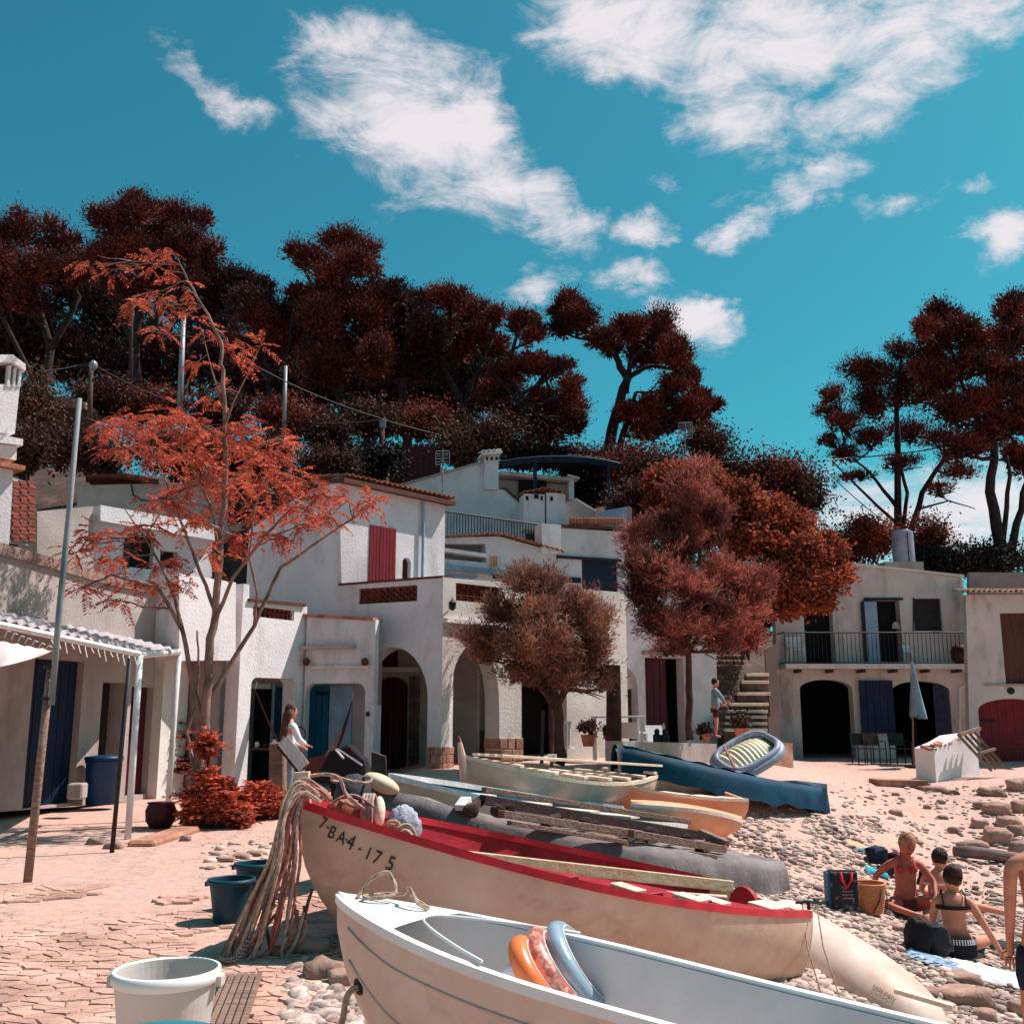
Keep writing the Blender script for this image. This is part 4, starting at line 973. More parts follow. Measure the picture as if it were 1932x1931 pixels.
def crown(parent, name, bl, n, style, m, size, cl=26, shell=.62, fill=.12, cs=.26):
    vol = np.array([(b[1][0]*b[1][2])**1.0 for b in bl]); vol /= vol.sum(); P_, A_, L_, W_ = [], [], [], []
    for (c, r), w in zip(bl, vol):
        k = max(60, int(n*w)); K = max(6, int(cl*(w*len(bl))**.5))
        d = unit(K); d[:, 2] = np.where(d[:, 2] < -.35, -d[:, 2]*.8, d[:, 2])
        cc = d * NR.uniform(shell, 1.0, K)[:, None]
        idx = NR.integers(0, K, k); g = NR.normal(size=(k, 3))*cs
        p = cc[idx] + g
        nf = int(k*fill); q = unit(nf)*NR.uniform(0, .75, nf)[:, None]; p[:nf] = q
        pos = c + p*r; out = p/np.maximum(np.linalg.norm(p, axis=1), .2)[:, None]
        if style == 'needle':
            a = out*.7 + unit(k)*.6 + np.array((0,0,.55)); l = size*NR.uniform(.6, 1.6, k); w_ = l*.24
            l[:nf] *= 1.7; w_[:nf] *= 3.2
        elif style == 'plume':
            PA = d*.8 + unit(K)*.55 + np.array((0,0,.45)); PA /= np.linalg.norm(PA, axis=1)[:, None]; PL = NR.uniform(.12,.42,K)
            s_ = NR.uniform(0, 1, k); pos = c + cc[idx]*r*.9 + PA[idx]*(PL[idx]*s_)[:, None] + NR.normal(size=(k,3))*(.045*(1.15-s_))[:, None]
            pos[:nf] = c + unit(nf)*NR.uniform(0,.8,nf)[:, None]*r
            a = PA[idx]*.9 + unit(k)*.6; l = size*NR.uniform(.6,1.4,k); w_ = l*.16; w_[:nf] *= 2.5
        elif style == 'wisp':
            a = out*.7 + unit(k)*.45 + np.array((0,0,.35)); l = size*NR.uniform(.6, 1.6, k); w_ = l*.13
            w_[:nf] *= 3
        elif style == 'spike':
            a = unit(k)*.45 + np.array((0,0,1.0)) + out*.3; l = size*NR.uniform(.6, 1.6, k); w_ = l*.16; w_[:nf] *= 3
        else:
            a = out*.3 + unit(k)*.9 + np.array((0,0,-.1)); l = size*NR.uniform(.6, 1.4, k); w_ = l*.55
            l[:nf] *= 1.6; w_[:nf] *= 1.8
        a /= np.linalg.norm(a, axis=1)[:, None]; P_.append(pos); A_.append(a); L_.append(l); W_.append(w_)
    return leaf_mesh(name, np.concatenate(P_), np.concatenate(A_), np.concatenate(L_), np.concatenate(W_), m, parent)
def wob(p0, p1, lift, n=5, j=.06):
    ln = (p1-p0).length; mid = (p0+p1)/2 + V3((0,0,lift*ln)) + V3(NR.normal(size=3))*ln*j
    pts = bez(p0, mid, p1, n); return [pts[0]] + [q + V3(NR.normal(size=3))*ln*.018 for q in pts[1:-1]] + [pts[-1]]
def trunk(parent, paths, bl, m, r0, twigs=5, tw=.012, lift=-.12, name='trunk', n=7):
    """paths: list of main stems (world points, radii); every crown clump gets a limb and twigs"""
    b = MB(); nodes = []
    for pts, ra, rb in paths:
        k = len(pts); fine = []
        for i in range(k-1):
            for s_ in range(4): fine.append(pts[i].lerp(pts[i+1], s_/4) + V3(NR.normal(size=3))*ra*.12)
        fine.append(pts[-1]); rs = [lerp(ra, rb, (i/(len(fine)-1))**.8) for i in range(len(fine))]
        b.tube(fine, rs, n); nodes += list(zip(fine, rs))[len(fine)//3:]
    for c, r in bl:
        c = V3(c); best = min(nodes, key=lambda q: (q[0]-c).length + (2.0 if q[0].z > c.z else 0))
        rr = min(best[1]*.7, r0*.55); pts = wob(best[0], c + V3((0,0,-r[2]*.3)), lift)
        b.tube(pts, [lerp(rr, tw*1.6, i/(len(pts)-1)) for i in range(len(pts))], 5)
        for _ in range(twigs):
            s_ = pts[NR.integers(2, len(pts))]; e = c + V3(unit(1)[0]*r*.85)
            b.tube(wob(s_, e, .05, 3), [tw*1.5, tw*1.2, tw, tw*.5], 3)
    return b.build(name, m, parent, smooth=True)
def W(pts, Y): return [P(a, b2, Y + (c if (c := (x[0] if x else 0)) else 0)) for a, b2, *x in pts]
def tree(name, label, cat, Y, base, stems, bl, n, style, lm, bm_, size, r0, group=None, yj=1.2, **kw):
    bp = P(base[0], base[1], Y); t = thing(name, bp, label, cat, group)
    B = blobs3(bl, Y, yj); B0 = B
    if style == 'needle': B = B0 = [(c, r*np.array((1.08, 1.15, 1.34))) for c, r in B]
    if style in ('needle', 'plume'):      # break every clump into smaller ragged ones
        B = []
        for c, r in B0:
            for q in range(4 if style == 'needle' else 3):
                d = unit(1)[0]*NR.uniform(.30, .75); d[2] = d[2]*.9
                B.append((c + d*r*(1 if style == 'needle' else 1.2), r*(NR.uniform(.50, .74) if style == 'needle' else NR.uniform(.34, .58))))
            B.append((c, r*(.80 if style == 'needle' else .55)))
    if style == 'needle': n = int(n*2.3); size *= .80; kw.setdefault('fill', .34); kw.setdefault('cl', 16); kw.setdefault('cs', .24)
    paths = [(W(s_[0], Y), s_[1], s_[2]) for s_ in stems]
    trunk(t, [(a, b*.72, c*.8) for a, b, c in paths] if style == 'needle' else paths, B0, bm_, r0, kw.pop('twigs', 5), kw.pop('tw', .02), kw.pop('lift', -.1))
    crown(t, 'crown', B, n, style, lm, size, **kw)
    return t
gp = 'pines on the hill behind the houses'
def pine(label, Y, base, stems, bl, n=15000, lm='pine', r0=.22, **kw):
    return tree('pine_tree', label, 'pine tree', Y, base, stems, bl, n, 'needle', M[lm], M['bark'], kw.pop('size', .135)*.8, r0, gp, twigs=kw.pop('twigs', 6), tw=.022, **kw)
pine('broad dark pine crown at the left edge of the hill', 33, (70,800), [([(70,810),(95,660),(60,520),(20,450)],.24,.09),([(95,660),(150,560),(110,500)],.16,.07),([(75,740),(10,610),(-20,560)],.14,.05)],
     [(-20,450,60,42),(40,445,62,38),(105,460,58,40),(20,500,60,36),(90,520,66,40),(150,510,50,38),(-10,560,50,26),(60,575,50,22)], 17000, 'pine')
pine('tallest pine of the left group, crown rising behind the red leafed tree', 32, (262,800), [([(262,810),(255,640),(280,520),(270,430)],.26,.1),([(258,660),(210,560),(190,500)],.15,.06),([(262,640),(340,540),(370,470)],.17,.07)],
     [(258,398,50,36),(205,425,52,34),(330,405,58,30),(385,415,26,26),(300,440,76,44),(240,470,66,42),(350,470,56,40),(390,480,28,40),(200,500,58,36),(310,520,76,40),(385,540,40,34),(240,545,56,28)], 24000, 'pine')
pine('pine with a pale straight trunk right of the tallest left pine', 31, (345,780), [([(340,775),(348,620),(380,560)],.16,.09),([(346,640),(440,580),(470,540)],.10,.05)],
     [(440,535,52,32),(400,570,45,28),(470,575,50,30),(500,545,30,22)], 8000, 'pine2')
pine('low rounded pine between the two tall left crowns', 30, (520,800), [([(520,810),(505,700),(490,640)],.15,.07),([(508,720),(545,660),(550,600)],.1,.05)],
     [(480,600,50,32),(530,600,34,28),(500,650,58,36),(545,640,30,30),(455,660,38,24),(560,560,26,18)], 9000, 'pine')
pine('pine with a detached tufted head standing up against the sky, centre left', 30, (650,850), [([(650,860),(640,700),(645,560),(650,480)],.24,.09),([(642,640),(600,560),(570,500)],.13,.05),([(644,600),(700,540),(700,500)],.12,.05)],
     [(570,478,34,30),(600,500,36,28),(640,458,56,34),(686,480,34,34),(650,500,60,30),(700,512,26,18),(620,545,40,32),(660,570,66,46),(610,610,58,50),(690,600,54,42),(650,660,76,46),(600,690,50,40),(700,680,46,40)], 26000, 'pine')
pine('dense pine right of the tufted one with a flat shoulder crown', 31, (770,850), [([(770,860),(760,720),(770,620),(760,570)],.22,.09),([(764,700),(720,640),(725,590)],.12,.05),([(766,690),(815,640),(830,600)],.12,.05)],
     [(735,560,48,26),(785,578,52,28),(740,600,60,34),(800,620,50,34),(745,650,60,34),(815,660,40,24),(770,700,60,30),(700,640,30,24)], 18000, 'pine2')
pine('spreading pine with open limbs in the middle of the ridge', 31, (880,850), [([(880,860),(870,760),(835,690),(855,600)],.20,.07),([(872,770),(900,700),(930,640)],.13,.05)],
     [(845,572,46,28),(890,600,42,28),(930,598,24,22),(830,620,46,26),(905,640,46,26),(860,655,40,20),(935,660,30,20),(800,655,30,18)], 11000, 'pine')
pine('leaning pine whose crown hangs over the white gable house', 30, (1000,860), [([(1000,870),(990,760),(960,700),(975,620)],.20,.06),([(990,760),(1040,690),(1060,680)],.12,.04),([(992,780),(930,700),(900,660)],.12,.05)],
     [(985,612,40,30),(1005,635,30,20),(950,700,44,24),(1000,690,32,20),(1040,700,40,24),(1075,730,30,24),(1060,770,44,32),(1085,800,28,30),(1020,750,44,24),(985,790,44,26),(1040,815,50,26),(930,740,30,18)], 17000, 'pine')
pine('umbrella pine with twin leaning trunk standing alone against the sky', 32, (1145,885), [([(1135,890),(1160,790),(1182,715),(1160,670),(1115,640)],.30,.09),([(1160,880),(1182,800),(1200,740)],.20,.07),([(1182,715),(1225,690),(1290,700)],.14,.05),([(1180,740),(1190,680),(1215,655)],.16,.06)],
     [(1070,580,34,26),(1100,610,44,30),(1060,618,24,20),(1130,640,34,20),(1185,625,40,28),(1150,655,30,16),(1235,640,48,36),(1275,665,42,36),(1220,680,44,24),(1295,705,26,26),(1270,725,34,20),(1315,760,36,18),(1345,770,20,14),(1290,775,40,18),(1235,760,44,22),(1180,780,34,18),(1265,800,40,20),(1215,815,40,20),(1310,800,26,14)], 30000, 'pine', r0=.26, size=.15)
pine('airy pine with a fan of bare branches above the roof tank', 35, (1705,1020), [([(1692,1030),(1694,900),(1692,760),(1700,680)],.22,.06),([(1700,1025),(1712,930),(1690,840),(1690,760)],.12,.04),([(1712,1025),(1740,930),(1790,850),(1830,800)],.18,.05),([(1694,960),(1640,890),(1590,850)],.11,.03),([(1694,990),(1620,920),(1570,870)],.09,.03),([(1735,960),(1790,945),(1840,960)],.06,.02)],
     [(1575,750,28,20),(1560,780,22,16),(1615,700,36,26),(1650,715,40,28),(1640,760,42,34),(1600,800,34,22),(1700,665,30,20),(1735,690,40,30),(1700,740,44,34),(1760,740,44,30),(1560,835,24,12),(1600,860,34,14),(1650,830,40,22),(1720,820,44,26),(1700,880,44,16),(1780,830,44,20),(1800,890,44,14),(1620,900,34,12),(1770,925,30,10)], 20000, 'pine', size=.15, fill=.10, cs=.30, twigs=10)
pine('tall dark pine with forked trunk at the right edge', 32, (1890,1050), [([(1895,1055),(1868,930),(1878,800),(1900,680)],.30,.08),([(1905,1050),(1932,930),(1960,850)],.20,.07),([(1892,1020),(1905,900),(1900,860)],.13,.05),([(1874,850),(1820,740),(1790,650)],.14,.05)],
     [(1780,598,40,26),(1745,620,30,22),(1815,615,40,24),(1770,650,50,30),(1830,650,44,26),(1905,590,40,26),(1940,580,30,24),(1910,640,50,34),(1850,690,50,30),(1790,710,50,34),(1740,700,30,24),(1900,720,50,40),(1840,760,60,36),(1790,780,50,30),(1910,800,46,34),(1860,830,50,28),(1940,760,34,50),(1820,850,44,22),(1930,870,34,26)], 30000, 'pine', size=.15, r0=.28)
# darker pines behind, closing the wood
for i, (lab, Y, bx, bl) in enumerate([
 ('shadowy pine behind the left edge trees', 42, 20, [(-20,578,77,55),(60,598,77,55),(30,658,99,55),(110,658,66,55)]),
 ('shadowy pine behind the pole with the transformer', 42, 170, [(160,558,66,44),(200,618,88,66),(150,678,88,55),(250,698,88,55)]),
 ('shadowy pine behind the pale straight trunk', 42, 370, [(330,558,77,44),(400,608,77,66),(340,678,88,55),(430,698,88,66)]),
 ('shadowy pine behind the low rounded pine', 40, 540, [(540,648,77,66),(500,718,88,55),(580,718,77,66),(590,598,44,44)]),
 ('shadowy pine behind the tufted head pine', 40, 690, [(650,718,88,66),(720,698,88,66),(760,758,88,66),(700,788,77,44)]),
 ('shadowy pine behind the middle of the ridge', 40, 880, [(840,678,66,55),(900,718,77,55),(850,758,88,55),(950,758,66,44)])]):
    pine(lab, Y, (bx, 840), [([(bx,860),(bx+10,740),(bx-5,640)],.2,.08),([(bx+6,760),(bx+60,680),(bx+70,640)],.12,.05)], bl, 9000, 'pine2', size=.26, shell=.2, cs=.4)
# shrubs and undergrowth
def shrub(label, Y, px, py, rx, ry, lm, n=2600, size=.14, style='leaf', name='shrub', cat='shrub', group=None, parts=3, **kw):
    base = P(px, py + ry, Y); t = thing(name, base, label, cat, group); k = Y/F
    bl = [(np.array(P(px, py, Y)), np.array((rx*k, rx*k*.8, ry*k)))]
    for _ in range(parts):
        bl.append((np.array(P(px + RND.uniform(-.6,.6)*rx, py + RND.uniform(-.5,.5)*ry, Y + RND.uniform(-.5,.5))), np.array((rx*k*.5, rx*k*.45, ry*k*.5))))
    b = MB()
    for _ in range(5): b.tube(wob(base + V3((RND.uniform(-.1,.1),0,0)), V3(bl[_ % len(bl)][0]), .05, 4), [.03,.025,.02,.015,.01], 4)
    b.build('stem', M['bark'], t, smooth=True)
    crown(t, 'foliage', bl, n, style, M[lm], size, fill=.3, **kw); return t
SH = [(1425,1140,70,90,29,'black','dark evergreen filling the gap beside the balcony house wall'),(1110,925,60,44,29.5,'black','dark evergreen behind the pergola posts'),(1320,1010,80,60,29.5,'black','dark evergreen hidden behind the big tamarisk crown'),(60,780,44,70,26,'ochre','yellow brown bush in front of the stone shed'),(110,850,60,40,25,'scrub','dark bramble below the stone shed'),(45,860,40,50,20,'scrub','dark bush beside the white chimney stack'),
 (210,760,70,40,28,'scrub','brown bush under the pale straight pine trunk'),(300,770,60,34,28,'rust','rusty bush left of the pale straight trunk'),(420,780,60,40,27,'scrub','brown bush between the two poles'),
 (540,800,60,44,27,'rust','red brown bush at the foot of the short pole'),(620,830,50,40,27,'scrub','olive bush behind the small ochre chimney'),(700,800,60,40,28,'scrub','dark bush left of the board fence'),
 (790,800,60,36,29,'rust','reddish bush over the maroon board fence'),(940,830,110,48,28.5,'scrub','wide domed scrub behind the slim white chimney'),(870,850,60,40,28,'ochre','straw brown bush beside the aerial'),
 (1010,860,60,30,29,'scrub','brown bush over the blue pergola'),(1100,880,70,34,30,'scrub','brown undergrowth at the foot of the umbrella pine'),(1190,890,70,50,29,'rust','dark red bush right of the umbrella pine trunk'),
 (1340,850,50,46,31,'scrub','dark shrub on the crest beside the second aerial'),(1380,900,80,40,31,'scrub','brown shrubs along the crest under the cable'),(1470,905,60,44,31,'rust','rusty bush on the crest right of the cable post'),
 (1520,940,50,60,31,'scrub','tall brown shrub at the right end of the crest'),(1650,1020,50,44,33,'orange','orange bush behind the balcony house roof'),(1600,1040,60,40,33,'rust','red bush at the left of the roof tank'),
 (1745,1030,50,50,33,'rust','dark red bush right of the roof tank'),(1790,1070,60,34,32,'black','blackish hedge behind the balcony house'),(1880,1065,80,40,32,'black','blackish hedge under the right edge pine'),
 (1200,960,50,50,26,'scrub','shadowy shrub above the upper terrace'),(1240,900,60,50,28,'scrub','dark shrub under the crest'),(480,870,80,50,24.5,'scrub','dark brush behind the low grey wall'),(330,860,90,50,25,'rust','red brown creeper on the slope behind the ailanthus'),
 (170,860,60,50,24.5,'scrub','dark brush above the retaining wall'),(620,880,60,30,24,'scrub','brush behind the red shutter roof'),(700,880,60,40,26,'black','dark gap filling evergreen under the board fence')]
for (px, py, rx, ry, Y, lm, lab) in SH: shrub(lab, Y, px, py, rx, ry, lm, 6500, .095 if Y > 24 else .08, cs=.34)

# feathery tamarisks
tree('tamarisk_tree', 'small round tamarisk with brown feathery crown before the right arches', 'tamarisk', 18.2, (1054,1440),
     [([(1054,1442),(1052,1370),(1046,1310),(1040,1250)],.115,.07),([(1052,1340),(1000,1270),(960,1220)],.07,.03),([(1050,1330),(1090,1260),(1120,1200)],.07,.03)],
     [(985,1115,52,40,-.3),(1030,1130,50,40,.2),(1080,1150,46,36,0),(940,1170,44,36,0),(1010,1180,60,40,-.7),(1100,1190,50,40,-.3),(910,1215,40,34,0),(970,1230,60,40,-.6),(1040,1230,64,44,-.8),(1120,1240,44,44,0),(1130,1290,30,34,.1),(1070,1280,60,40,-.3),(990,1270,56,30,-.2),(925,1240,40,22,.2),(1140,1180,26,26,0)],
     75000, 'plume', M['tam'], M['barkb'], .085, .1, 'tamarisks in front of the houses', fill=.05, tw=.012, cl=70, shell=.35)
tree('tamarisk_tree', 'large tamarisk with pinkish plumes and a slim dark trunk before the courtyard', 'tamarisk', 19.6, (1301,1392),
     [([(1301,1394),(1300,1300),(1298,1230),(1300,1120)],.075,.05),([(1299,1240),(1240,1140),(1220,1060)],.05,.03),([(1299,1230),(1360,1140),(1390,1100)],.05,.03)],
     [(1195,1020,26,40,0),(1240,1015,34,40,.3),(1200,1090,30,50,-.2),(1245,1100,40,50,-.5),(1290,1050,50,50,-.2),(1310,950,46,60,.2),(1350,980,44,50,0),(1300,1000,50,50,.4),(1300,1130,60,50,-.8),(1360,1090,50,50,-.2),(1400,1120,46,44,0),(1430,1110,22,30,0),(1380,1170,54,40,-.4),(1300,1190,64,40,-.8),(1230,1180,46,44,-.3),(1210,1140,34,34,0),(1350,1220,46,30,-.2),(1270,1225,46,24,-.1),(1425,1160,26,30,0),(1320,900,24,24,.2)],
     100000, 'plume', M['tamr'], M['barkb'], .09, .08, 'tamarisks in front of the houses', fill=.05, tw=.012, cl=70, shell=.35)
tree('leafy_tree', 'broad tree with orange leaves spreading behind the big tamarisk', 'tree', 25.0, (1330,1232),
     [([(1330,1232),(1345,1160),(1390,1060),(1405,980)],.13,.06),([(1360,1130),(1470,1090),(1540,1050)],.09,.04),([(1380,1090),(1340,980),(1300,930)],.08,.03)],
     [(1270,910,46,30,0),(1250,950,30,26,0),(1330,910,44,30,.4),(1390,950,50,36,0),(1310,960,60,40,.6),(1370,1000,60,44,.4),(1440,970,50,36,0),(1490,1000,46,36,-.2),(1430,1030,60,44,-.4),(1500,1050,56,40,-.6),(1550,1040,40,36,-.3),(1570,1080,34,34,-.3),(1530,1100,54,34,-.5),(1470,1100,60,44,-.8),(1480,1150,50,28,-.5),(1540,1140,36,20,-.4),(1240,930,20,20,0)],
     60000, 'leaf', M['orange'], M['barkb'], .11, .11, fill=.10, cs=.24, cl=20)
shrub('rust coloured creeper hanging over the steps beside the stone wall', 25.6, 1405, 1205, 40, 40, 'tamr', 3500, .14, 'wisp', 'creeper', 'creeper')

# -- ailanthus with pinnate red leaves ----------------------------------------------------
AY = 12.4
ab = G(366, 1556); AY = ab.y
at = thing('ailanthus_tree', ab, 'slender tree with coral red feather leaves in front of the left houses', 'tree')
abl = [(200,800,50,26),(260,800,50,28),(320,790,50,30),(380,800,50,34),(230,840,40,18),(300,850,56,28),(370,860,56,34),(440,840,54,40),(500,850,44,34),(430,900,60,34),(350,915,50,30),(500,910,56,34),(560,900,44,30),
 (610,930,44,26),(660,945,40,22),(700,945,26,14),(560,955,54,26),(620,970,40,20),(480,960,50,26),(320,955,36,20),(280,940,26,16),(360,980,30,18),
 (180,1010,36,26),(150,1035,20,22),(210,1050,40,24),(270,1000,30,22),(310,1060,36,22),(260,1100,40,18),(160,1105,28,12),(330,1100,30,16),(230,1130,24,10),(400,1040,24,18),(520,1010,36,18),(450,1010,30,16),
 (300,560,46,34),(340,590,34,24),(290,500,26,18),(320,470,24,14),(250,570,26,16),(175,495,30,14),(215,505,28,16),(300,620,34,18),(355,540,20,16),(380,620,18,10),(370,680,22,14),(430,640,24,18),(450,665,24,16),(490,650,14,10),(410,745,26,16),(460,800,30,26),(540,830,26,16),(400,960,26,16),(580,985,30,14)]
AB = blobs3(abl, AY, .9, 1.0)
def PW2(l): return [P(a, b2, AY + (x[0] if x else 0)) for a, b2, *x in l]
stemsA = [(PW2([(366,1558),(372,1470),(384,1390),(388,1330),(396,1230),(408,1130),(416,1030),(424,930),(424,820),(420,700),(416,640),(370,560),(340,500)]), .085, .012),
 (PW2([(386,1390),(365,1300),(345,1190,-.1),(300,1110,-.2),(210,1085,-.3),(150,1110,-.3)]), .045, .010),
 (PW2([(345,1190,-.1),(330,1130),(300,1060,.2),(270,1010,.3),(235,960,.3)]), .028, .008),
 (PW2([(388,1330),(430,1260,.1),(480,1180,.2),(530,1070,.3),(590,1030,.3),(690,960,.4),(715,935,.4)]), .040, .009),
 (PW2([(480,1180,.2),(485,1120,.1),(470,1050),(480,960),(500,900)]), .022, .008),
 (PW2([(402,1180),(440,1090,-.2),(500,1010,-.3),(560,950,-.3),(600,910,-.3)]), .030, .008),
 (PW2([(405,1150),(370,1060,.3),(340,980,.3),(310,900,.4),(280,840,.4)]), .028, .008),
 (PW2([(414,1050),(400,960,-.3),(360,880,-.3),(330,820,-.3)]), .024, .008),
 (PW2([(424,930),(470,860,-.1),(510,830,-.2)]), .018, .007),
 (PW2([(420,820),(440,760),(470,700),(490,655)]), .016, .006),
 (PW2([(418,760),(400,700),(385,640)]), .012, .006),(PW2([(424,830),(380,800,.2),(300,790,.3),(215,795,.3)]), .018, .007),
 (PW2([(372,1480),(352,1380,.1),(368,1340,.1),(376,1260,.2),(372,1190,.2)]), .030, .012)]
trunk(at, stemsA, AB, M['barkg'], .06, 2, .005, .04)
fp = []; fa = []
for (c, r), b0 in zip(AB, abl):
    nf = int(6 + r[0]*r[2]*(420 if b0[1] > 760 else 95))
    d = unit(nf)*NR.uniform(.15, 1.05, nf)[:, None]; p = c + d*r
    a = d*.9 + unit(nf)*.5; a[:, 2] = a[:, 2]*.4 - .12; a /= np.linalg.norm(a, axis=1)[:, None]
    fp.append(p); fa.append(a)
fp = np.concatenate(fp); fa = np.concatenate(fa); nf = len(fp)
LP, LA, LL, LW = [], [], [], []
fl = NR.uniform(.17, .31, nf); side = np.cross(fa, np.array((0,0,1.0)) + unit(nf)*.35); side /= np.linalg.norm(side, axis=1)[:, None]
for k in range(9):
    f = (k+.6)/9; q = fp + fa*(fl*f)[:, None] + np.array((0,0,-1.0))*(fl*f*f*.28)[:, None]
    for s_ in (-1, 1):
        a = side*s_ + fa*.45 + np.array((0,0,-.35)) + unit(nf)*.15; a /= np.linalg.norm(a, axis=1)[:, None]
        LP.append(q); LA.append(a); LL.append(fl*(.30 - .12*abs(f-.4))); LW.append(fl*.085)
LP.append(fp); a2 = fa + np.array((0,0,-.2)); LA.append(a2/np.linalg.norm(a2, axis=1)[:, None]); LL.append(fl); LW.append(np.full(nf, .012))
leaf_mesh('crown', np.concatenate(LP), np.concatenate(LA), np.concatenate(LL), np.concatenate(LW), M['coral'], at)
print('ailanthus fronds', nf)

# bushes at the foot of the tree and column
def fronds(parent, name, c, r, n, L0, m):
    d = unit(n); d[:, 2] = abs(d[:, 2]); p = np.array(c) + d*np.array(r)*NR.uniform(.1,.7,n)[:, None]
    a = d + np.array((0,0,.4)); a /= np.linalg.norm(a, axis=1)[:, None]; fl = NR.uniform(.6,1.2,n)*L0
    sd = np.cross(a, np.array((0,0,1.0)) + unit(n)*.2); sd /= np.linalg.norm(sd, axis=1)[:, None]
    A, B_, C_, D = [], [], [], []
    for k in range(8):
        f = (k+.5)/8; q = p + a*(fl*f)[:, None] + np.array((0,0,-1.0))*(fl*f*f*.5)[:, None]
        for s_ in (-1, 1):
            x = sd*s_ + a*.4 + np.array((0,0,-.2)); x /= np.linalg.norm(x, axis=1)[:, None]
            A.append(q); B_.append(x); C_.append(fl*.30); D.append(fl*.09)
    return leaf_mesh(name, np.concatenate(A), np.concatenate(B_), np.concatenate(C_), np.concatenate(D), m, parent)
def bush(label, px, py, rx, h, n, L0, m, name='bush', cat='bush', style=None, blobs=None):
    b0 = G(px, py); k = b0.y/F; t = thing(name, b0, label, cat)
    bl = [(np.array(b0 + V3((dx*k, 0, dz*k))), np.array((ra*k, ra*k*.8, rb*k))) for dx, dz, ra, rb in (blobs or [(0, h*.5, rx, h*.5)])]
    b = MB()
    for c, r in bl:
        for _ in range(3): b.tube(wob(b0, V3(c) + V3(unit(1)[0]*r*.4), .1, 4), [.014,.012,.01,.008,.005], 4)
    b.build('stem', M['barkb'], t)
    if style:
        crown(t, 'foliage', bl, n, style, m, L0, fill=.15, cs=.26, cl=9, shell=.5)
        for c, r in bl: fronds(t, 'frond', c, r*1.2, 30, .24, m)
    else:
        for c, r in bl: fronds(t, 'foliage', c, r, n//len(bl), L0, m)
    return t
bush('tall clump of coral feathery leaves round the base of the red leafed tree', 392, 1562, 50, 100, 13000, .055, M['coral'], style='leaf', blobs=[(-28,46,20,20),(12,34,26,22),(44,24,22,16),(-25,16,24,14),(30,62,14,14),(-4,84,14,14),(-10,140,14,24),(48,20,20,16),(60,8,18,10)])
bush('low mound of coral leaves at the foot of the white porch column', 487, 1546, 50, 60, 10000, .05, M['coral'], style='leaf', blobs=[(-15,28,34,24),(15,26,34,22),(0,44,22,18),(-34,14,16,12),(36,12,16,10)])
bush('dark red palm like sumac fronds beside the white awning post', 318, 1500, 40, 100, 150, .42, M['rust'], name='sumac', cat='bush', blobs=[(-20,70,12,30),(0,100,12,30),(15,40,16,20)])
